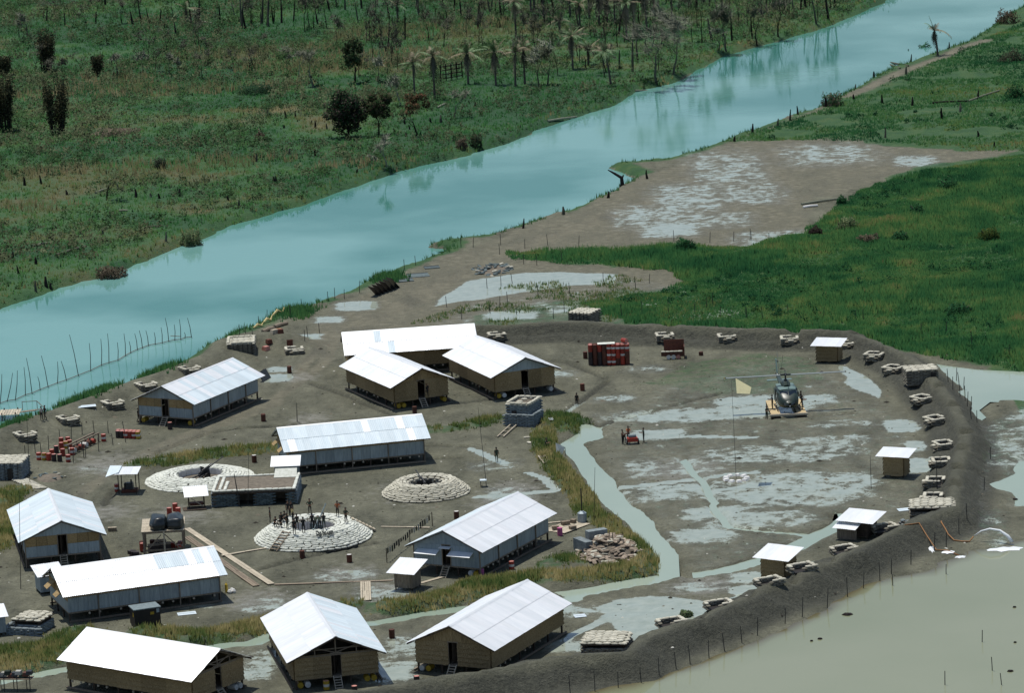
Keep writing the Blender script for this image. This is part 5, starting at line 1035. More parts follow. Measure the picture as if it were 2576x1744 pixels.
def dress(kind, shirt, trousers, sleeves=True):
    key = (kind, shirt, trousers)
    if key in BODY: return BODY[key]
    me_, J = POSES[kind]; m2 = me_.copy(); m2.materials.clear()
    for n in ('skin', shirt, trousers, 'boots'): m2.materials.append(MATS[n])
    pts = [(Vector(J[n]), c) for n, c in (('head', 0), ('chin', 0), ('crown', 0), ('neck', 0), ('chest', 1), ('waist', 1), ('pelvis', 2), ('sho.L', 1), ('sho.R', 1), ('elb.L', 0), ('elb.R', 0), ('wri.L', 0), ('wri.R', 0), ('palm.L', 0), ('palm.R', 0), ('hip.L', 2), ('hip.R', 2), ('knee.L', 2), ('knee.R', 2), ('ank.L', 3), ('ank.R', 3), ('toe.L', 3), ('toe.R', 3))]
    for a, b, c in (('knee.L', 'ank.L', 2), ('knee.R', 'ank.R', 2), ('hip.L', 'knee.L', 2), ('hip.R', 'knee.R', 2), ('elb.L', 'sho.L', 1), ('elb.R', 'sho.R', 1), ('chest', 'waist', 1)): pts.append(((Vector(J[a]) + Vector(J[b])) / 2, c))
    for p in m2.polygons: c = p.center; p.material_index = min(pts, key=lambda q: (q[0] - c).length)[1]
    BODY[key] = (m2, J); return BODY[key]
def hair_mesh(J):
    b = bmesh.new(); bmesh.ops.create_icosphere(b, subdivisions=2, radius=.118); h = Vector(J['head']); cr = (Vector(J['crown']) - h).normalized()
    for v in list(b.verts):
        if v.co.dot(cr) < -.015 and v.co.y < .03 + (0): b.verts.remove(v)
    for v in b.verts: v.co += h + cr * .03 + Vector((0, .012, 0))
    me_ = bpy.data.meshes.new('hair'); b.to_mesh(me_); b.free(); me_.materials.append(MATS['hair']); me_.polygons.foreach_set('use_smooth', [True] * len(me_.polygons)); return me_
HAIR = {k: hair_mesh(POSES[k][1]) for k in POSES}
def face_mesh(J):
    b = MB(); h = Vector(J['head']); ch = Vector(J['chin']); fw = Vector((0, -1, 0)) if abs((h - Vector(J['neck'])).z) > .06 else Vector((0, -.3, -1)).normalized()
    b.cyl((0, 0, 0), .001, .001, 3)
    for s in (-1, 1): b.box(h + fw * .102 + Vector((s * .038, 0, .005)), (.024, .02, .014))
    n0 = h + fw * .10; b.add([n0 + Vector((-.016, 0, -.035)), n0 + Vector((.016, 0, -.035)), n0 + Vector((0, 0, .02)), n0 + fw * .03 + Vector((0, 0, -.03))], [(0, 1, 3), (1, 2, 3), (2, 0, 3)]); b.box(h + fw * .088 + Vector((0, 0, -.062)), (.045, .02, .012))
    return b.mesh('face', 'hair')
FACE = {k: face_mesh(POSES[k][1]) for k in POSES}
def person(label, loc, rz, kind='stand', shirt='cloth_green', trousers='cloth_dark', group=None):
    m2, J = dress(kind, shirt, trousers); t = T('person', label, 'person', loc, rz, group); O('body', m2, t); O('hair', HAIR[kind], t); O('face', FACE[kind], t); return t
ptop = 1.55
def on_pit(x, y, z=ptop): return V3(24, x, y, z)
GP = 'men standing on the crowded gun pit'
for x, y, r, kd, sh, tr in [(410, 590, 90, 'stand', 'cloth_dark', 'cloth_dark'), (720, 470, 20, 'stand', 'cloth_dark', 'cloth_dark'), (775, 480, 10, 'stand', 'cloth_dark', 'cloth_dark'), (1095, 440, 0, 'akimbo', 'cloth_green', 'cloth_dark'), (705, 690, 60, 'stand', 'cloth_dark', 'cloth_green'), (825, 785, 150, 'stand', 'cloth_dark', 'cloth_dark'), (875, 705, 170, 'stand', 'cloth_dark', 'cloth_dark'), (985, 765, 175, 'reach', 'cloth_dark', 'cloth_dark'), (1715, 595, -40, 'akimbo', 'cloth_green', 'cloth_dark'), (1135, 690, 180, 'stand', 'cloth_dark', 'cloth_dark'), (1335, 690, 190, 'reach', 'cloth_dark', 'cloth_green')]:
    person('man in dark clothes standing on the sandbags of the crowded gun pit', on_pit(x, y), R(r), kd, sh, tr, GP)
person('man in orange shirt and dark trousers standing on the crowded gun pit', on_pit(1570, 480), R(-30), 'akimbo', 'cloth_orange', 'cloth_dark'); person('man with yellowish brown shirt standing behind the dark group on the crowded gun pit', on_pit(800, 575), R(120), 'stand', 'canvas_yellow', 'cloth_dark')
for x, y, r in [(495, 655, 40), (590, 665, -30), (600, 580, 10), (645, 560, 60)]: person('man in dark clothes squatting on the rim of the crowded gun pit', on_pit(x, y), R(r), 'crouch', 'cloth_dark', 'cloth_dark', 'men squatting on the gun pit')
for x, y, r in [(1190, 690, 150), (1260, 690, 200)]: person('man in dark clothes bending over the inner wall of the crowded gun pit', on_pit(x, y), R(r), 'bend', 'cloth_green', 'cloth_dark', 'men bending over the pit wall')
person('person in pale shirt standing on the river levee beside another person', gp(21, 690, 382), R(40), 'stand', 'cloth_pale', 'cloth_dark'); person('person in dark clothes striding on the river levee near the dock', gp(21, 748, 366), R(-60), 'walk', 'cloth_dark', 'cloth_dark')
person('person in dark clothes at the corner of the riverside barracks', gp(1, 1160, 872), R(60), 'walk', 'cloth_dark', 'cloth_dark'); person('soldier in green walking on the mud near the white puddle strip', gp(26, 232, 1418), R(180), 'walk', 'cloth_green', 'cloth_green')
person('person in dark clothes at the end of the narrow drain beyond the ditch head', gp(26, 1795, 335), R(150), 'stand', 'cloth_dark', 'cloth_dark'); person('person squatting in the grass on the ditch bank', gp(26, 1190, 1135), R(60), 'crouch', 'cloth_green', 'cloth_dark')
person('person standing in the doorway of the fully thatched barracks', V3(4, 1575, 665, 1.06) + Vector((0, .2, 0)), R(0), 'stand', 'cloth_dark', 'cloth_dark')
person('man in green standing apart at the left of the helicopter', gp(25, 845, 1182), R(40), 'reach', 'cloth_green', 'cloth_green')
# men with a red pump cart on the landing field
pc = gp(5, 1300, 1062) + Vector((0, .5, 0)); ca = T('pump_cart', 'small red pump cart on the wet landing field', 'cart', pc, R(8)); O('tray', box_mesh('tray', (1.2, .8, .45), 'drum_red', (0, 0, .55)), ca); O('tank', MB().cyl((-.45, 0, .95), .22, .9, 12, axis='X').mesh('tank', 'crate_lid'), ca)
for s in (-1, 1):
    w = O('wheel', MB().cyl((-.07, 0, 0), .33, .14, 12, axis='X').mesh('wheel', 'black_crate'), ca, (s * .68, -.05, .33)); O('hub', MB().cyl((-.08, 0, 0), .16, .17, 10, axis='X').mesh('hub', 'drum_white'), w)
O('handle', MB().beam((-.3, .4, .6), (-.3, 1.3, .8), .06).beam((.3, .4, .6), (.3, 1.3, .8), .06).beam((-.35, 1.3, .8), (.35, 1.3, .8), .06).mesh('handle', 'dark_metal'), ca)
for dx, dy, r, sh, lb in ((-1.15, .1, 70, 'skin', 'bare chested man beside the red pump cart'), (-.4, 1.7, 10, 'cloth_orange', 'man in orange brown shirt behind the red pump cart'), (1.35, .4, -80, 'cloth_green', 'man in green shirt beside the red pump cart'), (-.85, .9, 40, 'cloth_dark', 'man in dark clothes bending over the red pump cart')):
    person(lb, Vector((pc.x + dx, pc.y + dy, hz(pc.x + dx, pc.y + dy))), R(r), 'bend' if 'bend' in lb else 'reach', sh, 'cloth_dark')

# ------------------------------------------------------------------ landing pad and helicopter
hp0 = V3(25, 1275, 1180, 0); HP = Vector((hp0.x, hp0.y, 0))
pad = T('landing_pad', 'timber landing pad of two plank decks under the helicopter', 'landing pad', HP, R(1)); pm = box_mesh('plank', (1.12, .24, .06), 'plank_yellow'); PZ = .55
for sx in (-1, 1):
    for i in range(30): O('plank', pm, pad, (sx * 1.55, .2 + i * .25, PZ + .004 * (i % 2)))
    for yy in (.3, 3.6, 7.2): O('support_block', box_mesh('support_block', (1.1, .5, PZ - .03 + .1), 'timber_dark', (0, 0, (PZ - .13) / 2)), pad, (sx * 1.55, yy, 0))
    O('bearer', box_mesh('bearer', (.16, 7.4, .2), 'timber_dark'), pad, (sx * 2.0, 3.8, PZ - .14))
O('front_beam', box_mesh('front_beam', (4.5, .22, .24), 'timber_pale'), pad, (0, -.06, PZ - .12))
H0 = HP + Vector((0, 3.7, PZ + .03)); he_ = T('helicopter', 'dark green two bladed utility helicopter on the plank landing pad', 'helicopter', H0, R(3))
def loft(secs, n=16, mi=None):
    """secs: (y, z centre, half width, half height, squareness)"""
    b = MB(); V = []
    for y, zc, hw_, hh_, sq in secs:
        for i in range(n):
            a = 2 * math.pi * i / n; ca_, sa_ = math.cos(a), math.sin(a); V.append((math.copysign(abs(ca_) ** sq, ca_) * hw_, y, zc + math.copysign(abs(sa_) ** sq, sa_) * hh_))
    Fs = [(j * n + i, j * n + (i + 1) % n, (j + 1) * n + (i + 1) % n, (j + 1) * n + i) for j in range(len(secs) - 1) for i in range(n)]; Fs = [f[::-1] for f in Fs] if secs[0][0] > secs[-1][0] else Fs
    Fs += [tuple(range(n)), tuple((len(secs) - 1) * n + i for i in range(n - 1, -1, -1))]; b.add(V, Fs); return b
O('fuselage', loft([(-3.55, 1.0, .25, .22, .8), (-3.35, 1.05, .7, .45, .75), (-2.9, 1.15, 1.05, .68, .6), (-2.3, 1.3, 1.22, .88, .55), (-1.6, 1.42, 1.28, 1.02, .5), (.0, 1.45, 1.30, 1.05, .5), (1.6, 1.45, 1.25, 1.0, .55), (2.4, 1.55, .85, .75, .7), (3.0, 1.7, .5, .5, .9)]).mesh('fuselage', 'heli_green', smooth=True), he_)
O('cabin_roof', loft([(-1.9, 2.45, .9, .10, .6), (-1.3, 2.5, 1.1, .14, .6), (1.2, 2.5, 1.1, .14, .6), (1.7, 2.4, .8, .12, .6)]).mesh('cabin_roof', 'heli_top', smooth=True), he_)
O('engine_cowling', loft([(-.9, 2.6, .35, .25, .7), (-.4, 2.75, .52, .42, .7), (1.0, 2.7, .55, .42, .7), (2.2, 2.4, .42, .36, .8), (2.9, 2.2, .3, .28, 1)]).mesh('engine_cowling', 'heli_green', smooth=True), he_)
O('exhaust', MB().cyl((0, 2.8, 2.38), .22, .55, 12, axis='Y').mesh('exhaust', 'dark_metal'), he_)
for s in (-1, 1):
    O('windshield', MB().quad((s * .05, -3.02, 1.62), (s * 1.0, -2.62, 1.62), (s * .98, -1.98, 2.32), (s * .05, -2.18, 2.40), th=.03).mesh('windshield', 'glass'), he_)
    O('chin_window', MB().quad((s * .15, -3.60, .92), (s * .62, -3.42, .92), (s * .68, -3.36, 1.22), (s * .15, -3.54, 1.22), th=.03).mesh('chin_window', 'glass'), he_)
    O('door_window', box_mesh('door_window', (.03, .8, .6), 'glass'), he_, (s * 1.29, -1.55, 1.85)); O('cabin_door', box_mesh('cabin_door', (.05, 1.7, 1.5), 'heli_green'), he_, (s * 1.31, .35, 1.45)); O('cabin_window', box_mesh('cabin_window', (.02, 1.1, .55), 'glass'), he_, (s * 1.345, .3, 1.8))
    sk = O('skid', MB().tube([(s * 1.3, -2.6, .28), (s * 1.3, -2.2, .06), (s * 1.3, 1.6, .06)], .06, 8).mesh('skid', 'dark_metal'), he_)
    for yy in (-1.5, .8): O('cross_tube', MB().tube([(s * 1.3, yy, .07), (s * 1.1, yy, .35), (s * .6, yy, .5)], .05, 6).mesh('cross_tube', 'dark_metal'), sk)
    O('stabilizer', MB().box((s * .85, 6.3, 1.95), (1.3, .65, .06)).mesh('stabilizer', 'heli_top'), he_)
O('tail_boom', loft([(2.2, 1.75, .55, .5, .9), (4.0, 1.9, .38, .36, 1), (6.0, 2.0, .28, .27, 1), (8.6, 2.15, .17, .18, 1)]).mesh('tail_boom', 'heli_green', smooth=True), he_)
O('tail_fin', MB().quad((-.05, 8.0, 2.1), (-.05, 8.7, 2.1), (-.05, 9.5, 3.9), (-.05, 9.0, 3.9), th=.12).mesh('tail_fin', 'heli_top'), he_)
tr_o = O('tail_rotor_hub', MB().cyl((0, 0, 0), .09, .25, 8, axis='X').mesh('tail_rotor_hub', 'dark_metal'), he_, (.05, 9.2, 3.6))
for a in (R(62), R(242)): O('tail_blade', MB().box((.2, .62 * math.cos(a), .62 * math.sin(a)), (.03, 1.25, .2), M=Matrix.Rotation(a, 3, 'X')).mesh('tail_blade', 'blade'), tr_o)
O('mast', MB().cyl((0, .0, 2.9), .10, 1.05, 10).box((0, 0, 3.3), (.4, .3, .12)).mesh('mast', 'dark_metal'), he_)
hub = O('rotor_hub', MB().box((0, 0, 0), (1.3, .22, .16)).cyl((0, 0, -.1), .16, .25, 10).mesh('rotor_hub', 'dark_metal'), he_, (0, 0, 3.92), rz=R(-1))
for s in (-1, 1):
    bl = O('rotor_blade', MB().box((s * 3.95, 0, -.02), (6.7, .53, .05)).mesh('rotor_blade', 'blade'), hub); O('blade_tip', MB().box((s * 7.24, 0, -.02), (.14, .53, .05)).mesh('blade_tip', 'yellow_paint'), bl)
    O('stabilizer_bar', MB().beam((0, s * .1, .18), (s * .1, s * 1.3, .22), .05).box((s * .1, s * 1.35, .22), (.12, .25, .12)).mesh('stabilizer_bar', 'dark_metal'), hub)
O('antenna', MB().beam((.3, 7.5, 2.2), (.7, 7.7, 4.6), .03).mesh('antenna', 'dark_metal'), he_); O('nose_lamp', MB().cyl((0, -3.62, .85), .09, .06, 10, axis='Y').mesh('nose_lamp', 'white_paint'), he_)
for dx, dy, r, lb in ((1.75, 1.6, 80, 'person in dark clothes on the right plank deck beside the helicopter door'), (1.8, 4.0, 100, 'person on the far part of the plank deck beside the helicopter'), (-1.75, 2.6, -80, 'person in dark clothes on the left plank deck beside the helicopter')): person(lb, HP + Vector((dx, dy, PZ + .035)), R(r), 'walk' if dy > 3 else 'reach', 'cloth_dark', 'cloth_dark')

# ------------------------------------------------------------------ boards, duckboards, ladders
def boardwalk(label, a, b, w, m='timber_pale', lanes=3, cat='boardwalk', name='boardwalk', z=.06, cross=False):
    a = Vector(a); b = Vector(b); d = b - a; L_ = math.hypot(d.x, d.y); t = T(name, label, cat, Vector(((a.x + b.x) / 2, (a.y + b.y) / 2, max(hz(a.x, a.y), hz(b.x, b.y), hz((a.x + b.x) / 2, (a.y + b.y) / 2)))), math.atan2(d.y, d.x)); n = max(1, round(L_ / 3.6)); lw = w / lanes
    if cross:
        n = int(L_ / .3)
        pm_ = box_mesh('plank', (.24, w, .05), m)
        for i in range(n): O('plank', pm_, t, (-L_ / 2 + L_ * (i + .5) / n, random.uniform(-.03, .03), z))
    else:
        pm_ = box_mesh('plank', (L_ / n - .03, lw - .03, .05), m)
        for i in range(n):
            for j in range(lanes): O('plank', pm_, t, (-L_ / 2 + L_ * (i + .5) / n, -w / 2 + lw * (j + .5) + random.uniform(-.015, .015), z + random.uniform(-.012, .012)), rz=random.uniform(-.01, .01))
    for i in range(3): O('sleeper', box_mesh('sleeper', (.12, w * .9, .12), 'timber_dark'), t, (-L_ * .45 + L_ * .45 * i, 0, z - .09))
    return t
def gb(k, x, y): return gp(k, x, y)
boardwalk('long pale plank walk running from the water platform past the crowded gun pit', gb(2, 1560, 195), gb(3, 275, 668), .75, lanes=2); boardwalk('long weathered grey plank walk parallel to the pale one', gb(2, 1560, 265), gb(3, 150, 680), .8, 'timber', 3)
boardwalk('narrow board leading to the stair of the crowded gun pit', gb(2, 1850, 432), gb(3, 255, 358), .35, lanes=1); boardwalk('narrow board from the crowded gun pit toward the clothesline', gb(3, 1190, 182), gb(3, 1600, 192), .35, lanes=1)
boardwalk('long narrow board path before the latrine shed', gb(3, 300, 668), gb(3, 1290, 632), .4, 'timber', 1); boardwalk('slatted duckboard leading down to the grassy ditch', gb(3, 1062, 655), gb(3, 1065, 800), 1.1, lanes=5)
boardwalk('board between the latrine shed and the stair of the barracks with awnings', gb(3, 1520, 655), gb(3, 1700, 605), .5, lanes=1)
boardwalk('narrow board behind the barracks with awnings', gb(6, 592, 152), gb(6, 830, 135), .35, lanes=1)
dk = boardwalk('pale plank deck behind the barracks with awnings', gb(6, 640, 245) + Vector((0, 1, 0)), gb(6, 860, 165) + Vector((0, 1, 0)), 3.0, lanes=9, cat='deck', name='deck'); drum('pink and dark drum on the plank deck behind the barracks with awnings', 6, 694, 258, 'pinkdrum')
p = gb(6, 880, 145); wtk = T('wash_tank', 'grey metal tank with tall thin pipe at the edge of the plank deck', 'tank', p); O('tank_body', MB().cyl((0, 0, 0), .5, 1.1, 14).cyl((0, 0, 1.1), .5, .2, 14, r2=.2).mesh('tank_body', 'zinc_wall'), wtk); O('pipe', MB().cyl((0, 0, 1.25), .07, 2.6, 8).mesh('pipe', 'black_crate'), wtk)
for (k, x, y, w) in ((6, 740, 175, .9), (6, 805, 160, .5), (6, 800, 215, .7), (6, 655, 215, .7)): O('wooden_box', MB().box((0, 0, .2), (w, .5, .34)).box((0, 0, .39), (w + .06, .56, .04)).mesh('wooden_box', 'timber'), None, gb(k, x, y) + Vector((0, .3, .1)), rz=random.random(), label='small wooden box on the plank deck behind the barracks with awnings', cat='box', group='boxes on the plank deck')
def ladder(label, a, b, w=.75, n=4):
    a = Vector(a); b = Vector(b); d = b - a; u = Vector((-d.y, d.x, 0)).normalized() * w / 2; t = T('ladder', label, 'ladder', a)
    for s in (-1, 1): O('rail', MB().beam(u * s, d + u * s, .13).mesh('rail', 'timber_pale'), t)
    for i in range(n): q = d * ((i + .5) / n); O('rung', MB().beam(q - u, q + u, .11).mesh('rung', 'timber_pale'), t)
la = gb(26, 300, 945); lb_ = gb(26, 600, 690); ladder('pale wooden ladder lying on the earth below the watchtower bunker', la + Vector((0, 0, .12)), lb_ + Vector((0, 0, .25)))
p = gb(26, 1165, 1440); ladder('short pale wooden pallet lying beside the ditch bank', p + Vector((.3, -.6, .15)), p + Vector((-.3, 3.2, .15)), .8, 8)
for i, (x, y) in enumerate(((820, 950), (1040, 625), (860, 1050))): O('sandbag', BIGBAG['sandbag'], None, gb(26, x, y), rz=i, label='stray pale sandbag in the grass near the watchtower bunker', cat='sandbag', group='stray bags near the watchtower')
t = T('bag_path', 'path of pale sandbags leading to the grey walled riverside bunker', 'path', gb(21, 440, 1440)); pa = gb(21, 330, 1370); pz = gb(21, 640, 1510); dvv = (pz - pa)
for i in range(11):
    for j in (-1, 0, 1): q = pa + dvv * (i / 10) - t.location; bag(t, q.x + j * .55, q.y + random.uniform(-.1, .1), q.z, R(10), 'sandbag', True)

# ------------------------------------------------------------------ thin masts and flags
def mast(label, base, top, r, m='picket', name='antenna_mast', cat='mast', foot=None):
    t = T(name, label, cat, base); top = Vector(top) - Vector(base); O('pole', MB().tube([(0, 0, -.3), top * .5, top], [r, r * .8, r * .5], 6).mesh('pole', m), t)
    if foot: O('foot_plate', MB().box((0, 0, .1), (foot, foot, .2)).mesh('foot_plate', 'timber_pale'), t)
    return t
def mast_px(label, k, bx, by, k2, tx, ty, r=.05, **kw):
    b = gp(k, bx, by); return mast(label, b, up(k2, tx, ty, b), r, **kw)
m1 = mast_px('tall thin mast with pale stone base and yellow cloth on the landing field', 5, 2165, 1345, 5, 2125, 520, .028); bs_ = m1.location
for i in range(9): a = i * .7; O('base_stone', MB().box((0, 0, .1), (.7, .6, .22), taper=.7).mesh('base_stone', 'white_paint'), m1, (1.2 * math.cos(a), 1.5 * math.sin(a), 0), rz=a)
q = [up(5, x, y, bs_) - bs_ for x, y in ((2160, 505), (2290, 575), (2270, 608), (2160, 600))]; O('cloth', MB().add([q[0], q[1] + Vector((0, -.3, 0)), q[2] + Vector((0, -1.7, 0)), q[3] + Vector((0, -1.9, 0))], [(0, 1, 2, 3)]).mesh('cloth', 'flag_yellow'), m1); O('yard', MB().beam(up(5, 2125, 520, bs_) - bs_, q[0], .04).mesh('yard', 'picket'), m1)
m2_ = mast_px('thin mast rising from a small stool on the mud near the ditch', 5, 80, 1408, 4, 2000, 745, .04); tb = T('stool', 'small pale stool at the foot of the thin mast', 'stool', m2_.location + Vector((-.35, -.1, 0))); O('seat', box_mesh('seat', (.75, .75, .06), 'zinc_roof_dull', (0, 0, .78)), tb)
for sx in (-1, 1):
    for sy in (-1, 1): O('leg', box_mesh('leg', (.06, .06, .78), 'timber_dark', (0, 0, .36)), tb, (sx * .3, sy * .3, 0))
mast_px('thin mast standing beside the wide end of the ditch', 6, 975, 150, 5, 985, 1250, .04); mast_px('thin mast beside the small earth mound on the riverside path', 1, 250, 1385, 1, 222, 800, .04); mast_px('thin mast in front of the zinc walled barracks with dark doorway', 2, 172, 700, 1, 160, 1440, .04)
mast_px('dark leaning pole with pale foot in front of the command bunker', 23, 800, 1120, 23, 690, 490, .09); mast_px('thin mast between the command bunker and the long zinc barracks', 23, 955, 1125, 23, 975, -50, .035)
mast_px('thin pole with stay wires on the mud beside the dirt tracks', 4, 490, 868, 4, 485, 710, .06); mast_px('thin mast on the berm beside the broad berm foxholes', 7, 1600, 1430, 7, 1590, 1180, .06); mast_px('thin mast at the edge of the landing field near the flooded hut', 7, 1048, 1430, 7, 1040, 1150, .04)
fb_ = gp(26, 1570, 1295); fg = T('flag', 'white triangular flag on a short pole beside the ditch', 'flag', fb_); O('pole', MB().tube([(0, 0, -.2), up(26, 1560, 1130, fb_) - fb_], .04, 6).mesh('pole', 'picket'), fg)
q = [up(26, x, y, fb_) - fb_ for x, y in ((1378, 1040), (1560, 1135), (1500, 1280), (1395, 1310))]; O('cloth', MB().quad(*[v + Vector((0, .2 * math.sin(i * 2), 0)) for i, v in enumerate(q)]).mesh('cloth', 'flag_white'), fg)

# ------------------------------------------------------------------ picket posts of the wire
PKM = MB().tube([(0, 0, -.4), (.02, 0, .7), (0, .01, 1.6)], [.05, .045, .04], 5).mesh('picket_post', 'picket')
def pick(lst, label, group, h=1.0):
    for k, x, y in lst:
        p = gp(k, x, y); p.z = max(p.z, -.5)
        O('picket_post', PKM, None, p, rot=(random.uniform(-.07, .07), random.uniform(-.07, .07), random.random() * 6), sc=(1, 1, h * random.uniform(.85, 1.15)), label=label, cat='post', group=group)
pick([(6, 1180, 1535), (6, 985, 1560), (6, 780, 1585), (6, 1372, 1480), (6, 1522, 1420), (6, 1665, 1370), (6, 1780, 1330), (6, 1938, 1280), (6, 2068, 1220), (6, 2212, 1150), (8, 98, 1090), (8, 328, 990), (8, 472, 935), (8, 680, 860), (8, 850, 770), (8, 982, 700), (8, 1120, 632), (8, 1218, 575), (8, 1380, 497), (8, 1578, 385), (8, 1675, 350)], 'dark picket post at the waterline of the outer berm slope', 'pickets at the outer waterline', 1.15)
pick([(8, 1665, 1560), (8, 2140, 1560), (8, 1975, 1200), (8, 2060, 1440), (8, 1228, 700), (8, 1675, 600)], 'dark stake standing alone in the flooded ground', 'stakes in the flood', .9)
pick([(7, 1690, 540), (7, 1730, 600), (7, 1782, 560), (7, 1822, 600), (7, 1790, 660), (7, 1832, 690), (7, 1885, 850), (7, 1932, 880), (7, 1880, 770), (7, 1850, 740), (7, 1760, 530), (7, 1990, 1440), (7, 2045, 1180), (8, 1782, 240), (8, 1850, 165)], 'dark picket post on the outer foot of the broad berm beside the pool', 'pickets by the pool', 1.0)
pick([(17, 190, 1245), (17, 255, 1195), (17, 510, 1160), (17, 775, 1125), (17, 1325, 1090), (17, 1440, 1040), (17, 1055, 1050), (17, 640, 1335), (17, 730, 1280), (17, 1210, 1320), (17, 1380, 1300), (17, 1600, 1290), (17, 1820, 1290), (17, 1920, 1250), (17, 2030, 1320), (17, 2250, 1330), (17, 1965, 1220), (17, 330, 1300), (17, 110, 1290), (17, 85, 1080), (17, 200, 1060), (17, 295, 1040)], 'dark picket post of the wire standing in the marsh beyond the berm', 'pickets in the marsh', 1.0)
pick([(17, 590, 720), (17, 850, 735), (17, 190, 800), (17, 400, 750), (17, 500, 890), (17, 710, 860), (17, 390, 880), (17, 1645, 690), (17, 1945, 700), (17, 2145, 690), (17, 2280, 680), (18, 195, 700), (18, 45, 680)], 'dark picket post along the grass strip at the bare mud', 'pickets at the bare mud', 1.0)
pick([(18, 140, 1350), (18, 650, 1340), (18, 920, 1362), (18, 985, 1352), (18, 1465, 1470), (18, 1890, 1545), (18, 10, 1330), (18, 355, 1310), (7, 1890, 265), (7, 2205, 330), (7, 1465, 130), (7, 1675, 130)], 'dark picket post in the lush green grass beyond the berm', 'pickets in the lush grass', 1.0)
pick([(21, 420, 1010), (21, 582, 920), (21, 802, 862), (21, 990, 712), (21, 1175, 692), (21, 1357, 612), (21, 1555, 592), (21, 1788, 592), (21, 1862, 792), (21, 2070, 745), (21, 1630, 900), (21, 1415, 1000), (21, 1385, 1000), (21, 680, 920), (21, 1210, 1080), (21, 2045, 590)], 'dark picket post of the wire round the fuel dump', 'pickets of the fuel dump', .95)
pick([(28, 455, 615), (28, 565, 620), (28, 705, 770), (28, 1705, 655), (28, 1645, 700), (28, 1390, 260), (28, 960, 330), (28, 805, 440), (28, 1915, 570), (16, 745, 1190), (16, 805, 1170), (16, 430, 1310), (16, 530, 1250), (16, 885, 1170), (16, 1010, 1120), (16, 1385, 930), (16, 1480, 890), (16, 1740, 1240), (16, 1860, 740), (16, 1960, 740), (16, 2190, 720), (16, 1865, 1340)], 'dark picket post along the near river bank north of the camp', 'pickets on the near river bank', .95)

# ------------------------------------------------------------------ fish weir stakes in the river, dock
GW = 'stakes of the fish weir'; wl_pts = []
for tx, ty, bx, by in [(580, 140, 655, 485), (745, 210, 757, 445), (842, 175, 848, 400), (898, 130, 910, 380), (980, 205, 985, 360), (1035, 130, 1048, 320), (1078, 195, 1092, 295), (1125, 130, 1148, 270), (1163, 105, 1190, 255), (1218, 105, 1240, 235), (1288, 120, 1296, 225), (1345, 80, 1355, 215), (1380, 0, 1410, 200), (1455, 55, 1460, 190), (1498, 10, 1510, 185), (1540, 120, 1545, 170), (1565, 0, 1600, 165),
        (510, 360, 555, 525), (480, 365, 480, 550), (345, 315, 402, 580), (315, 490, 335, 605), (220, 335, 268, 635), (200, 410, 212, 650), (145, 440, 128, 690), (105, 460, 60, 700), (15, 470, 0, 720)]:
    g = G(1, bx, by, RIVER_Z); b = Vector((g[0], g[1], RIVER_Z - 1.2)); tp = up(1, tx, ty, Vector((g[0], g[1], RIVER_Z))); w0 = Vector((g[0], g[1], RIVER_Z)); wl_pts.append(w0)
    O('bamboo_stake', MB().tube([b - w0, (0, 0, 0), (tp - w0) * .55 + Vector((.08, 0, 0)), tp - w0], [.055, .055, .045, .03], 5).mesh('bamboo_stake', 'picket'), None, w0, label='tall thin bamboo stake of the fish weir standing in the river', cat='stake', group=GW)
wl_pts.sort(key=lambda p: p.x); O('weir_rail', MB().tube([p + Vector((0, 0, .12)) for p in wl_pts], .05, 5).mesh('weir_rail', 'timber'), None, label='long bamboo rail tying the fish weir stakes at the water line', cat='rail')
O('weir_rail', MB().tube([V3(1, 1425, 150, RIVER_Z + .4), V3(1, 1505, 155, RIVER_Z + .4)], .05, 5).mesh('weir_rail', 'timber'), None, label='short bamboo rail at the far end of the fish weir', cat='rail')
dkp = T('dock', 'pale plank dock on posts at the river bank below the levee', 'dock', V3(1, 60, 845, RIVER_Z)); 
for i in range(22): O('plank', box_mesh('plank', (.28, 3.2, .06), 'timber_pale'), dkp, (-5.4 + i * .33, .4, .75))
for xx in (-4.5, -2.5, -.5, 1.2):
    for yy in (-1, 1.8): O('post', box_mesh('post', (.14, .14, 2.6), 'timber_dark'), dkp, (xx, yy, -.3))
O('gangway', MB().beam((1.7, .3, .75), (4.0, -1.0, 1.2), 1.0, h=.07).mesh('gangway', 'timber'), dkp)
for a, b in (((1.9, .9, .8), (1.9, .9, 1.9)), ((3.9, -.4, 1.2), (3.9, -.4, 2.2)), ((1.9, .9, 1.9), (3.9, -.4, 2.2)), ((3.9, -.4, 2.2), (5.0, -1.2, 1.3))): O('handrail', MB().beam(a, b, .07).mesh('handrail', 'timber'), dkp)

# ------------------------------------------------------------------ stacks and panels on the river bank, hose, clothesline, debris
p = V3(16, 1225, 1110, 0); p.z = hz(p.x, p.y); sg_ = T('panel_stack', 'dark slanted stack of panels on the pale bank', 'panel stack', p, R(62))
for i in range(6): O('panel', MB().box((0, 0, .35 + i * .07), (3.4 - .05 * i, 1.1, .05), M=Matrix.Rotation(R(38), 3, 'Y') @ Matrix.Rotation(R(8), 3, 'X')).mesh('panel', 'rubber_black' if i > 3 else 'drum_dark'), sg_, (-2.6 + i * 1.0, 0, .1))
for k, x, y, w, d, lb in ((16, 1500, 975, 3.1, 2.6, 'dark flat mat on the pale bank'), (16, 1395, 1015, 2.2, 2.2, 'grey flat mat beside the dark panel stack'), (16, 1615, 908, 2.2, 1.6, 'dark crumpled tarpaulin on the bank near the water')):
    o = T('mat', lb, 'mat', gp(k, x, y, .05), R(8)); O('sheet', box_mesh('sheet', (w, d, .08), 'sandbag_green'), o); O('edge_strip', box_mesh('edge_strip', (w, .12, .14), 'dark_metal'), o, (0, d / 2, .02))
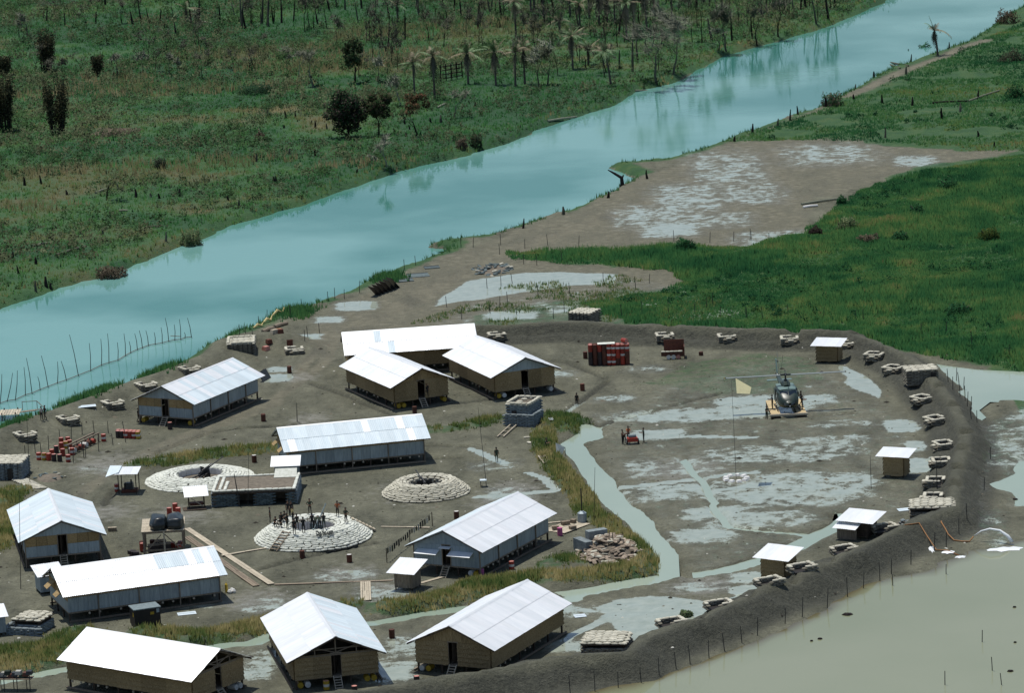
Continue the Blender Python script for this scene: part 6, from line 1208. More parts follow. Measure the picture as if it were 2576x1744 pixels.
p = gp(1, 2230, 520); o = T('leaning_board', 'dark framed board leaning behind the riverside barracks', 'board', p, R(70)); O('board', MB().quad((-1.3, 0, 0), (1.3, 0, 0), (1.3, .7, 1.2), (-1.3, .7, 1.2), th=.06).mesh('board', 'dark_metal'), o); O('prop', MB().beam((1.2, .9, 1.2), (1.2, 1.6, 0), .08).mesh('prop', 'timber'), o)
def hose(label, pts, r=.07, m='orange_hose', name='hose', cat='hose'): return O(name, MB().tube(pts, r, 6).mesh(name, m, smooth=True), None, label=label, cat=cat)
hose('tan hose running over the corner berm to the water jet', [gp(31, x, y, .08) for x, y in ((1210, 290), (1310, 285), (1350, 350), (1400, 440), (1430, 505), (1500, 570), (1590, 583), (1680, 585))] + [gp(31, 1728, 570, .45)])
hose('tan hose running down the berm slope to the foaming outlet', [gp(31, x, y, .08) for x, y in ((840, 450), (930, 435), (1010, 445), (1090, 515), (1190, 590), (1290, 685), (1420, 690), (1500, 725), (1560, 750))])
jb = gp(31, 1728, 570, .45); jp = [jb + Vector((dx, dy, dz)) for dx, dy, dz in ((.1, 0, .1), (.8, -.2, .62), (1.7, -.4, .88), (2.7, -.7, .72), (3.5, -1.0, .15), (3.9, -1.2, -.5))]; hose('arc of white water spouting from the hose into the flood', jp, [.05, .08, .10, .13, .17, .22], 'foam', 'water_jet', 'water jet')
for (x, y, rx, ry, lb) in ((2100, 678, 1.9, .9, 'white foam patch where the water jet lands in the flood'), (1430, 705, .7, .6, 'small white foam patch on the berm foot'), (1230, 660, .28, 1.6, 'narrow white splash on the berm foot'), (1570, 762, .6, .5, 'white splash at the end of the lower hose')):
    p = gp(31, x, y); z = max(p.z, POND_Z) + .03; b = MB(); V = [(rx * (1 + .25 * math.sin(i * 2.7)) * math.cos(i * .449), ry * (1 + .25 * math.cos(i * 3.1)) * math.sin(i * .449), 0) for i in range(14)] + [(0, 0, .07)]; O('foam', b.add(V, [(i, (i + 1) % 14, 14) for i in range(14)]).mesh('foam', 'foam'), None, (p.x, p.y, z), label=lb, cat='foam')
ca_, cb_ = gp(3, 1240, 480), gp(3, 1620, 175) ; cl = T('clothesline', 'clothesline with dark washing beside the barracks with awnings', 'clothesline', ca_); dd = cb_ - ca_
for i, f in enumerate((0, .5, 1)): O('post', MB().beam(dd * f + Vector((0, 0, -.2)), dd * f + Vector((0, 0, 1.6)), .09).mesh('post', 'timber_dark'), cl)
O('rope', MB().tube([Vector((0, 0, 1.55)), dd * .25 + Vector((0, 0, 1.4)), dd * .5 + Vector((0, 0, 1.55)), dd * .75 + Vector((0, 0, 1.4)), dd + Vector((0, 0, 1.55))], .025, 4).mesh('rope', 'picket'), cl)
nrm = Vector((dd.x, dd.y, 0)).normalized()
for i in range(20):
    f = (i + .6) / 21; hh_ = random.uniform(.35, .8); q = dd * f; w = .42; m = random.choice(('cloth_dark', 'cloth_green', 'cloth_dark', 'cloth_pale')); zt = 1.5 - .12 * math.sin(f * 6.28 * 2) ** 2
    O('garment', MB().quad(q - nrm * w / 2 + Vector((0, 0, zt - hh_)), q + nrm * w / 2 + Vector((0, 0, zt - hh_ * .92)), q + nrm * w / 2 + Vector((0, 0, zt)), q - nrm * w / 2 + Vector((0, 0, zt)), th=.03).mesh('garment', m), cl)
def log(label, a, b, r, m='timber', group=None): 
    a = Vector(a); b = Vector(b); mid = a.lerp(b, .5); return O('log', MB().tube([a - mid, a.lerp(b, .5) - mid + Vector((0, 0, r * .3)), b - mid], [r, r * .9, r * .75], 7).mesh('log', m), None, mid, label=label, cat='log', group=group)
for x0, y0, x1, y1, m, lb in ((1100, 480, 1330, 410, 'timber', 'thick brown log on the levee end near the brown boxes'), (880, 570, 1080, 500, 'timber', 'pale log lying on the levee end near the river'), (800, 640, 960, 600, 'timber', 'short pale log lying on the levee end behind the riverside bunker')): log(lb, gp(28, x0, y0, .2), gp(28, x1, y1, .2), .28, m)
for x, y, w, m in ((1120, 610, 1.2, 'drum_lid'), (1100, 690, 1.0, 'timber_pale'), (930, 735, .9, 'drum_lid'), (1215, 690, .8, 'drum_rust'), (1160, 560, 1.1, 'orange_hose'), (990, 700, .7, 'drum_rust')): O('salvage_box', MB().box((0, 0, .25), (w, .8, .5), taper=.85).box((0, 0, .52), (w * .8, .6, .05)).mesh('salvage_box', m), None, gp(28, x, y), rz=random.random(), label='brown box dumped on the bare levee end', cat='box', group='boxes dumped on the levee end')
p = gp(28, 1370, 710); o = T('standing_panel', 'rusty upright panel beside the brown boxes on the levee end', 'panel', p, R(10)); O('plate', box_mesh('plate', (.8, .08, 1.1), 'drum_rust', (0, 0, .5)), o); O('leg', box_mesh('leg', (.08, .5, .08), 'drum_rust'), o, (.3, .2, .05)); 
for x, y, s_ in ((800, 470, .9), (970, 370, 1.0), (1160, 250, 1.5)): O('driftwood', MB().tube([(-.9 * s_, 0, .1), (0, .1, .5 * s_), (.6 * s_, 0, .2), (1.0 * s_, .1, .6 * s_)], [.12, .2, .16, .08], 6).mesh('driftwood', 'canvas_yellow'), None, gp(28, x, y), rz=random.random(), label='yellowish driftwood stump at the water edge of the levee end', cat='driftwood', group='driftwood at the levee end')
for k, x, y, w in ((2, 1560, 910, 1.9), (5, 620, 850, .5), (6, 860, 930, 1.2), (8, 1330, 40, 1.6), (1, 700, 745, 3.0)): O('loose_sheet', MB().box((0, 0, 0), (w, .9, .03), M=Matrix.Rotation(R(4), 3, 'X')).box((0, 0, .03), (w * .9, .1, .03)).mesh('loose_sheet', 'zinc_roof_dull'), None, gp(k, x, y, .08), rz=R(12), label='loose grey roofing sheet lying on the ground', cat='sheet', group='loose sheets on the ground')
p = gp(2, 940, 215); cr_ = T('wooden_crate', 'small tan wooden crate alone between the two zinc barracks', 'crate', p); O('crate_box', box_mesh('crate_box', (.9, .6, .4), 'timber', (0, 0, .2)), cr_); O('crate_lid', box_mesh('crate_lid', (.95, .3, .05), 'timber_pale'), cr_, (0, -.12, .43))
# small cluttered rack at the lower left corner
p = gp(2, 120, 1560); rkk = T('equipment_rack', 'crowded equipment rack cut by the lower frame edge', 'rack', p, R(-10))
for i in range(6): O('upright', box_mesh('upright', (.07, .07, 1.7), 'dark_metal', (0, 0, .85)), rkk, (-1.6 + .64 * i, 0 if i % 2 else 1.0, 0))
for i in range(9): O('bundle', MB().box((0, 0, 0), (.6, .7, .35), taper=.8).mesh('bundle', ('dark_metal', 'cloth_pale', 'cloth_green', 'drum_rust')[i % 4]), rkk, (-1.4 + .36 * i, .5, 1.5 + .15 * (i % 3)))
O('shelf', box_mesh('shelf', (3.5, 1.2, .06), 'timber'), rkk, (0, .5, 1.25))

# ------------------------------------------------------------------ vegetation
def in_view(X, Y, mx=1.08):
    """keep what the photo can see (with a margin for a step to the side)"""
    return (np.abs(X + .006 * Y) < (.1225 * mx) * Y + 8) & (Y > 362) & (Y < 955)
def tufts(name, X, Y, H, W, C, k, label, cat, spread=.25, kind='stuff', lean=.45):
    n = len(X); Z = hz_np(X, Y); a = rng.random((n, k)) * 6.283; r = rng.random((n, k)) * spread
    bx = X[:, None] + np.cos(a) * r; by = Y[:, None] + np.sin(a) * r; h = H[:, None] * rng.uniform(.6, 1.15, (n, k)); b = rng.random((n, k)) * 6.283; w = W * rng.uniform(.6, 1.3, (n, k)) * .5
    dx, dy = np.cos(b) * w, np.sin(b) * w; lx, ly = np.cos(a) * h * lean * rng.random((n, k)), np.sin(a) * h * lean * rng.random((n, k)); z0 = (Z[:, None] - .06) + np.zeros((n, k))
    V = np.stack([np.stack([bx - dx, by - dy, z0], -1), np.stack([bx + dx, by + dy, z0], -1), np.stack([bx + lx + dx * .3, by + ly + dy * .3, z0 + h], -1)], 2).reshape(-1, 3)
    cc = np.repeat((C[:, None, :] * rng.uniform(.78, 1.22, (n, k, 1))).reshape(-1, 3), 3, 0)
    T3 = V.reshape(-1, 3, 3); g = np.cross(T3[:, 1] - T3[:, 0], T3[:, 2] - T3[:, 0]); fl = (-g[:, 1] + .3 * g[:, 2]) < 0; T3[fl] = T3[fl][:, [1, 0, 2]]; g[fl] *= -1; g /= np.linalg.norm(g, axis=1, keepdims=True) + 1e-9
    N = g * .35 + np.array([0, 0, 1.0]) + rng.normal(0, .18, g.shape); N /= np.linalg.norm(N, axis=1, keepdims=True)
    me_ = npmesh(name, T3.reshape(-1, 3), np.arange(len(V)).reshape(-1, 3), ['leaves'], cc, nrm=np.repeat(N, 3, 0)); return O(name, me_, label=label, cat=cat, kind=kind)
def clumps(name, X, Y, R_, H, C, k, label, cat, leaf=.22):
    """brush: domes of small leaf faces"""
    n = len(X); Z = hz_np(X, Y); u = rng.normal(size=(n, k, 3)); u /= np.linalg.norm(u, axis=2, keepdims=True); u[..., 2] = np.abs(u[..., 2]); q = rng.uniform(.35, 1, (n, k, 1)) ** .6
    P = u * q * np.stack([R_, R_, H], -1)[:, None, :] + np.stack([X, Y, Z], -1)[:, None, :]; P = P.reshape(-1, 3)
    return leaf_cloud(name, P, leaf, np.repeat(C, k, 0), label, cat, nrm=(u * .8 + np.array([0, 0, .6])).reshape(-1, 3))
def leaf_tris(P, size, C, var=.4):
    m = len(P); A = rng.normal(size=(m, 3)); A /= np.linalg.norm(A, axis=1, keepdims=True); B = rng.normal(size=(m, 3)); B -= A * (A * B).sum(1, keepdims=True); B /= np.linalg.norm(B, axis=1, keepdims=True); s = size * rng.uniform(.6, 1.4, (m, 1))
    V = np.stack([P - A * s * .5 - B * s * .35, P + A * s * .5 - B * s * .35, P + B * s * .7], 1).reshape(-1, 3); return V, np.repeat(np.clip(C * rng.uniform(1 - var, 1 + var, (m, 1)), 0, 1), 3, 0)
def soft(V, nrm):
    T3 = V.reshape(-1, 3, 3); g = np.cross(T3[:, 1] - T3[:, 0], T3[:, 2] - T3[:, 0]); fl = (-g[:, 1] + .3 * g[:, 2]) < 0; T3[fl] = T3[fl][:, [1, 0, 2]]; g[fl] *= -1; g /= np.linalg.norm(g, axis=1, keepdims=True) + 1e-9
    N = nrm / (np.linalg.norm(nrm, axis=1, keepdims=True) + 1e-9) + g * .45; N /= np.linalg.norm(N, axis=1, keepdims=True) + 1e-9; return T3.reshape(-1, 3), np.repeat(N, 3, 0)
def leaf_cloud(name, P, size, C, label=None, cat=None, parent=None, kind='stuff', nrm=None):
    V, cc = leaf_tris(P, size, C); N = None
    if nrm is not None: V, N = soft(V, nrm)
    me_ = npmesh(name, V, np.arange(len(V)).reshape(-1, 3), ['leaves'], cc, nrm=N); return O(name, me_, parent, label=label, cat=cat, kind=kind if parent is None else None)
def ramp_np(d, stops):
    xs_ = [s[0] for s in stops]; return np.stack([np.interp(d, xs_, [s[1][i] for s in stops]) for i in range(3)], -1)
WILD = [(0, (.030, .105, .038)), (.3, (.058, .15, .048)), (.5, (.10, .138, .055)), (.7, (.145, .14, .07)), (.88, (.19, .178, .092)), (1, (.25, .225, .12))]
def scatter(n, x0, x1, y0, y1, test):
    X = rng.uniform(x0, x1, n); Y = rng.uniform(y0, y1, n); k = in_view(X, Y); X, Y = X[k], Y[k]; k = test(X, Y); return X[k], Y[k]
def is_north(X, Y): return (sdf(X, Y, river_poly) > .3) & (dist_pl(X, Y, far_bank) < dist_pl(X, Y, near_bank))
# far bank
X, Y = scatter(190000, -125, 125, 470, 955, is_north); D_ = dryness(X, Y); Hh = .35 + .5 * rng.random(len(X)) ** 2 + .45 * np.clip(D_ - .5, 0, .3) * (fbm(X, Y, 12, 71) > .5)
keep = rng.random(len(X)) < .62; X, Y, D_, Hh = X[keep], Y[keep], D_[keep], Hh[keep]
tufts('far_bank_grass', X, Y, Hh, .24, ramp_np(np.clip(D_ + rng.normal(0, .10, len(X)), 0, 1), WILD), 4, 'rough green and straw coloured grass covering the far river bank', 'grass', .45)
X, Y = scatter(30000, -125, 125, 470, 955, lambda X, Y: is_north(X, Y) & (fbm(X, Y, 16, 72) > .60 - .14 * sstep(600, 720, Y))); D_ = dryness(X, Y); pick_ = rng.random((len(X), 1))
Cc = np.where(pick_ < .45, np.array([[.065, .092, .05]]), np.where(pick_ < .8, np.array([[.04, .09, .04]]), np.array([[.10, .125, .075]])))
clumps('far_bank_scrub', X, Y, rng.uniform(.4, 1.3, len(X)), rng.uniform(.4, 1.6, len(X)) * (.6 + .9 * sstep(600, 760, Y)), Cc, 20, 'grey brown and green scrub scattered over the far river bank', 'scrub', .26)
X, Y = scatter(16000, -125, 125, 480, 955, lambda X, Y: is_north(X, Y) & (fbm(X, Y, 20, 172, 2) + .25 * fbm(X, Y, 5, 173) > .72 - .10 * sstep(560, 700, Y)) & (dist_pl(X, Y, far_bank) > 6)); Cc = np.where(fbm(X, Y, 14, 174)[:, None] < .5, np.array([[.095, .115, .065]]), np.array([[.055, .105, .045]])) * rng.uniform(.7, 1.3, (len(X), 1))
clumps('far_bank_brush', X, Y, rng.uniform(.7, 1.7, len(X)), rng.uniform(.9, 2.4, len(X)), Cc, 26, 'tall grey green brush masses on the far river bank', 'brush', .34)
RE = [(G(0, x, y), rx, ry) for x, y, rx, ry in ((340, 385, 17, 9), (520, 370, 16, 7), (430, 205, 30, 8), (250, 190, 14, 12), (700, 150, 20, 16), (880, 130, 20, 18), (110, 215, 12, 8), (60, 400, 10, 7), (1000, 70, 30, 16), (560, 120, 22, 12), (80, 470, 12, 6), (900, 370, 16, 5))]
def reedy(X, Y):
    v = np.zeros(len(X))
    for g, rx, ry in RE: v = np.maximum(v, np.exp(-((X - g[0]) / rx) ** 2 - ((Y - g[1]) / ry) ** 2))
    return v
X, Y = scatter(90000, -125, 125, 480, 955, lambda X, Y: is_north(X, Y) & (reedy(X, Y) * (.6 + .8 * fbm(X, Y, 5, 270)) > .55)); kk = rng.random(len(X)) < .75; X, Y = X[kk], Y[kk]
tufts('dry_reeds', X, Y, rng.uniform(.8, 1.9, len(X)), .16, ramp_np(np.clip(fbm(X, Y, 9, 271) * 1.4 - .2 + rng.normal(0, .15, len(X)), 0, 1), [(0, (.07, .10, .045)), (.4, (.11, .115, .06)), (.8, (.17, .145, .085)), (1, (.21, .185, .115))]), 5, 'bands of tall dry reeds on the far bank meadow', 'reeds', .45)
# bank fringe on the far side
X, Y = scatter(60000, -125, 125, 470, 955, lambda X, Y: (np.abs(sdf(X, Y, river_poly) - 1.6) < 1.5) & is_north(X, Y) & (fbm(X, Y, 6, 73) > .35))
tufts('far_bank_reeds', X, Y, rng.uniform(.5, 1.1, len(X)), .2, ramp_np(np.clip(fbm(X, Y, 8, 74) * 1.5 - .3, 0, .9), WILD), 4, 'brown green reeds hanging along the edge of the far bank', 'reeds')
# lush grass beyond the berm
LUSH = [(0, (.012, .056, .025)), (.35, (.027, .096, .036)), (.68, (.056, .134, .044)), (.9, (.112, .158, .052)), (1, (.14, .132, .062))]
dpad = lambda X, Y: dist_pl(X, Y, berm) > 4.2
X, Y = scatter(330000, 0, 130, 480, 720, lambda X, Y: (sdf(X, Y, lush) < .3 + (fbm(X, Y, 4, 78) - .5) * 3) & dpad(X, Y)); keep = np.arange(len(X)) % 2 == 0 if len(X) > 90000 else np.ones(len(X), bool); X, Y = X[keep], Y[keep]
tall = sstep(.35, .7, fbm(X, Y, 11, 75)); tufts('lush_grass', X, Y, .35 + .75 * tall * rng.uniform(.6, 1.2, len(X)), .17, ramp_np(np.clip(fbm(X, Y, 14, 76) * .8 + fbm(X, Y, 3.5, 176) * .9 - .36 + rng.normal(0, .12, len(X)), 0, 1), LUSH), 5, 'dense lush green grass beyond the berm', 'grass', .35)
X, Y = scatter(2600, 0, 130, 480, 720, lambda X, Y: (sdf(X, Y, lush) < -2) & dpad(X, Y) & (fbm(X, Y, 13, 77) > .56)); Cc = np.where(rng.random((len(X), 1)) < .6, np.array([[.012, .05, .024]]), np.array([[.03, .085, .03]]))
clumps('lush_bushes', X, Y, rng.uniform(.5, 1.4, len(X)), rng.uniform(.5, 1.3, len(X)), Cc, 40, 'dark green leafy undergrowth mounds among the lush grass', 'undergrowth', .22)
X, Y = scatter(150000, 20, 140, 560, 900, lambda X, Y: (sdf(X, Y, lush2) < .3) & (sdf(X, Y, river_poly) > .8) & (fbm(X, Y, 8, 79) > .40) & (dist_pl(X, Y, tracks[6]) > 1.3))
tufts('bank_grass', X, Y, .25 + .35 * rng.random(len(X)), .18, ramp_np(np.clip(fbm(X, Y, 12, 80) * 1.6 - .4 + rng.normal(0, .12, len(X)), 0, 1), LUSH), 4, 'green grass with bare patches along the near bank upstream', 'grass', .35)
X, Y = scatter(900, 20, 140, 560, 900, lambda X, Y: (sdf(X, Y, lush2) < -1) & (fbm(X, Y, 13, 81) > .55)); clumps('bank_bushes', X, Y, rng.uniform(.5, 1.6, len(X)), rng.uniform(.4, 1.2, len(X)), np.repeat(np.array([[.015, .05, .024]]), len(X), 0), 40, 'dark low bushes on the near bank upstream', 'undergrowth', .24)
# marsh, field grass, near bank fringe
X, Y = scatter(60000, -40, 60, 480, 640, lambda X, Y: (sdf(X, Y, marsh) < 0) & (fbm(X, Y, 5, 82) > .47) & dpad(X, Y)); tufts('marsh_grass', X, Y, .25 + .4 * rng.random(len(X)), .13, ramp_np(rng.random(len(X)), [(0, (.03, .08, .03)), (.6, (.07, .115, .04)), (1, (.14, .14, .055))]), 4, 'patchy green marsh grass between the pale puddles', 'grass', .35)
X, Y = scatter(16000, -10, 70, 420, 560, lambda X, Y: (sdf(X, Y, field_grass) < 0) & (fbm(X, Y, 3.5, 83) > .56)); tufts('field_grass', X, Y, .06 + .13 * rng.random(len(X)), .12, ramp_np(rng.random(len(X)), [(0, (.03, .08, .035)), (1, (.10, .12, .05))]), 3, 'thin green grass patches on the landing field', 'grass', .4)
X, Y = scatter(120000, -80, 130, 400, 900, lambda X, Y: (sdf(X, Y, river_poly) > .0) & (dist_pl(X, Y, near_bank) < 2.3) & (fbm(X, Y, 7, 84) > .47)); tufts('near_bank_reeds', X, Y, .35 + .55 * rng.random(len(X)), .15, ramp_np(rng.random(len(X)), [(0, (.015, .065, .028)), (1, (.05, .12, .04))]), 5, 'green reeds fringing the near river bank', 'reeds', .3)
for pi, (k, x, y, r_) in enumerate([(1, 700, 680, 3.4), (1, 850, 620, 2.2), (1, 1300, 470, 2.6), (28, 60, 660, 2.4), (28, 1450, 180, 3), (28, 250, 600, 2), (1, 80, 930, 2.6), (16, 1250, 1000, 2.2)]):
    g = gp(k, x, y); X = g.x + rng.normal(0, r_ * .5, 420); Y = g.y + rng.normal(0, r_ * .7, 420); kk = sdf(X, Y, river_poly) > -1.2; X, Y = X[kk], Y[kk]
    tufts('reed_clump', X, Y, .5 + .7 * rng.random(len(X)), .16, ramp_np(rng.random(len(X)), [(0, (.015, .065, .028)), (1, (.05, .12, .04))]), 5, 'clump of tall green reeds at the near river edge', 'reeds', .3)
# thick grass on the ditch banks inside the camp
STRAW = [(0, (.035, .070, .022)), (.35, (.085, .108, .036)), (.7, (.16, .15, .062)), (1, (.25, .22, .11))]
for bi, (P, w, h) in enumerate(banks):
    L_ = np.sqrt(((P[1:] - P[:-1]) ** 2).sum(1)); n = int(L_.sum() * w * 2 * 13); s = rng.choice(len(L_), n, p=L_ / L_.sum()); u = rng.random((n, 1)); Q = P[s] * (1 - u) + P[s + 1] * u + rng.uniform(-1, 1, (n, 2)) * np.array([w, w]) * .92
    kk = (hz_np(Q[:, 0], Q[:, 1]) > POND_Z - .05) & (fbm(Q[:, 0], Q[:, 1], 2.6, 90) > .30); Q = Q[kk]; green = bi in (5, 6, 8); d = fbm(Q[:, 0], Q[:, 1], 3, 91 + bi) * 1.5 - (.55 if green else .22) + rng.normal(0, .16, len(Q)); ss_ = sstep(0, .35, 1 - dist_pl(Q[:, 0], Q[:, 1], P) / w)
    tufts('bank_turf', Q[:, 0], Q[:, 1], (.28 + .45 * rng.random(len(Q))) * (.6 + .5 * ss_), .13, ramp_np(np.clip(d, 0, 1), STRAW), 5, ('thick straw and green grass on the bank behind the low gun pit', 'thick dry grass beside the slit bunker', 'dry grass below the slit bunker along the ditch', 'thick straw grass bank between black crate and ditch', 'thick straw and green grass bank along the long ditch', 'green weeds before the collapsed bunker', 'bright green grass mound at the ditch head', 'dry grass bank along the straight wide ditch', 'grass strip left of the watchtower bunker', 'grass tuft beside the duckboard', 'dry grass bank at the frame edge behind the zinc walled barracks')[bi], 'grass', .25)
# floating weed and mud lumps in the flood
for k, x, y, r_ in ((8, 850, 915, .9), (8, 620, 1120, .4), (8, 550, 1138, .25), (8, 2245, 855, .3), (8, 2210, 1390, .5), (8, 2250, 1150, .25), (7, 2110, 745, .4), (7, 2250, 1520, .5)):
    g = G(k, x, y, POND_Z); b = MB(); n = 9; V = [(r_ * (1 + .3 * math.sin(i * 2.3)) * math.cos(i * .698), r_ * .8 * math.sin(i * .698), -.25) for i in range(n)] + [(r_ * .5 * math.cos(i * .698), r_ * .4 * math.sin(i * .698), .12 + .05 * math.sin(i * 3)) for i in range(n)]; b.add(V, [(i, (i + 1) % n, n + (i + 1) % n, n + i) for i in range(n)] + [tuple(n + i for i in range(n))])
    O('mud_clod', b.mesh('mud_clod', 'bark_black'), None, (g[0], g[1], POND_Z), label='dark clod of mud and weed sticking out of the flood water', cat='clod', group='clods in the flood')

# ------------------------------------------------------------------ trees
def limb(b, p, d, L_, r, depth, tips, spread=.55, up_=.15, kids=3, mi=0):
    q = p; pts = [p]; rad = [r]; d = d.normalized()
    for i in range(3):
        d = (d + Vector((random.uniform(-1, 1), random.uniform(-1, 1), random.uniform(-.3, 1) * .6 + up_)) * .20).normalized(); q = q + d * L_ / 3; pts.append(q); rad.append(r * (1 - .2 * (i + 1)))
    b.tube(pts, rad, 5 if depth > 1 else 4, mi)
    if depth == 0: tips.append(q); return
    for i in range(kids):
        nd_ = (d + Vector((random.uniform(-1, 1), random.uniform(-1, 1), random.uniform(-.4, .8))) * spread * 1.4).normalized(); limb(b, pts[random.choice((2, 3))], nd_, L_ * random.uniform(.55, .8), rad[-1] * .75, depth - 1, tips, spread, up_, kids)
def tree_h(k, bx, by, k2, tx, ty):
    b = gp(k, bx, by); return b, max(1.5, (up(k2, tx, ty, b) - b).z)
def bare_tree(label, b, h, m='bark', group=None, depth=3, kids=3, lean=(0, 0), twig=True, name='bare_tree'):
    t = T(name, label, 'tree', b, random.random() * 6, group); mb = MB(); tips = []; limb(mb, Vector((0, 0, -.2)), Vector((lean[0], lean[1], 1)), h * .42, h * .022 + .03, depth, tips, .6, .22, kids); O('trunk', mb.mesh('trunk', m), t)
    if twig:
        P = np.array([tuple(q) for q in tips for _ in range(7)]) + rng.normal(0, h * .055, (len(tips) * 7, 3)); V = []; b2 = MB()
        for i, q in enumerate(tips):
            for j in range(14): e = q + Vector((random.gauss(0, 1), random.gauss(0, 1), random.gauss(.4, .8))) * h * .10; b2.add([q + Vector((-.08, 0, 0)), q + Vector((.08, 0, .03)), e], [(0, 1, 2)])
        O('crown', b2.mesh('crown', 'bark_pale' if m != 'bark_black' else 'bark'), t)
    return t
def leafy_tree(label, b, h, w, cols, nleaf=3000, m='bark_black', leaf=.28, group=None, low=.12, name='leafy_tree', nclump=26):
    w *= 1.2; t = T(name, label, 'tree', b, 0, group); mb = MB(); tips = []; limb(mb, Vector((0, 0, -.2)), Vector((0, 0, 1)), h * .34, h * .02 + .06, 3, tips, .6, .2, 3); O('trunk', mb.mesh('trunk', m), t)
    cl = rng.normal(size=(nclump, 3)); cl /= np.linalg.norm(cl, axis=1, keepdims=True); cl *= rng.uniform(.35, .95, (nclump, 1)); cl = cl * np.array([w * .47, w * .47, h * (1 - low) * .47]) + np.array([0, 0, h * (low + (1 - low) * .5)])
    ix = rng.integers(0, nclump, nleaf); dv_ = rng.normal(size=(nleaf, 3)); dv_ /= np.linalg.norm(dv_, axis=1, keepdims=True); P = cl[ix] + dv_ * rng.uniform(.5, 1, (nleaf, 1)) * np.array([w * .16, w * .16, h * .10]); cc = np.array(cols)[rng.integers(0, len(cols), nleaf)] * (.7 + .6 * rng.random(nclump)[ix][:, None])
    V, c2 = leaf_tris(P, leaf, cc * 1.7); V, N = soft(V, dv_ + np.array([0, 0, .25])); O('crown', npmesh('crown', V, np.arange(len(V)).reshape(-1, 3), ['leaves'], c2, nrm=N), t); return t
def px_w(px, b): return px / F_PX * (b[1] * _ct)
b, h = tree_h(12, 915, 1150, 12, 905, 690); leafy_tree('big round dark leaved tree on the far bank', b, h, px_w(320 / 3.32, b), [(.012, .035, .018), (.02, .045, .02), (.06, .05, .045), (.03, .028, .022)], 7500, low=.02, leaf=.30, nclump=60)
b, h = tree_h(12, 1170, 1130, 12, 1165, 770); leafy_tree('smaller dark tree with reddish leaves touching the big round one', b, h, px_w(240 / 3.32, b), [(.03, .04, .02), (.022, .05, .02), (.05, .04, .03)], 3600, low=.34, leaf=.28)
b, h = tree_h(12, 1490, 1130, 12, 1480, 775); leafy_tree('thin tree with rusty brown crown on the far bank', b, h, px_w(230 / 3.32, b), [(.10, .055, .035), (.06, .045, .025), (.035, .045, .025)], 1300, low=.5, leaf=.26, nclump=12)
b, h = tree_h(12, 970, 690, 12, 960, 280); leafy_tree('vine covered trunk tree behind the big round tree', b, h, px_w(190 / 3.32, b), [(.03, .065, .03), (.06, .07, .035), (.04, .05, .03)], 2600, low=.25, leaf=.3)
def bamboo(label, b, h, w, cols, n=46, nl=3200):
    t = T('bamboo_clump', label, 'bamboo', b); mb = MB(); P = []
    for i in range(n):
        a = random.random() * 6.283; r_ = random.random() ** .5 * w * .28; hh_ = h * random.uniform(.6, 1.02); o = Vector((math.cos(a), math.sin(a), 0)); mb.tube([o * r_ + Vector((0, 0, -.1)), o * r_ * 1.15 + Vector((0, 0, hh_ * .55)), o * (r_ + w * random.uniform(.05, .28)) + Vector((0, 0, hh_))], [.06, .05, .02], 4)
        for j in range(nl // n): f = random.uniform(.25, 1.0); P.append(tuple(o * (r_ + w * .22 * f * f) + Vector((random.gauss(0, .35), random.gauss(0, .35), hh_ * f + random.gauss(0, .25)))))
    O('culms', mb.mesh('culms', 'bark_black'), t); V, c2 = leaf_tris(np.array(P), .30, np.array(cols)[rng.integers(0, len(cols), len(P))]); O('foliage', npmesh('foliage', V, np.arange(len(V)).reshape(-1, 3), ['leaves'], c2), t)
bcol = [(.045, .06, .035), (.085, .09, .05), (.035, .045, .03), (.15, .14, .08)]
for lb, bx, by, ty, w in (('tall dark bamboo clump beside another at the left frame edge', 480, 1115, 650, 230), ('dark bamboo clump cut by the left frame edge', 50, 1090, 610, 190), ('thin brown bamboo clump standing behind the tall dark one', 390, 590, 235, 160), ('low bushy bamboo clump at the left frame edge behind the tall ones', 40, 625, 470, 130), ('small forked bamboo clump beyond the meadow', 815, 632, 450, 90)):
    b, h = tree_h(11, bx, by, 11, bx, ty); bamboo(lb, b, h, px_w(w / 3.32, b), bcol, 40 if w > 120 else 22, 3000 if w > 120 else 1200)
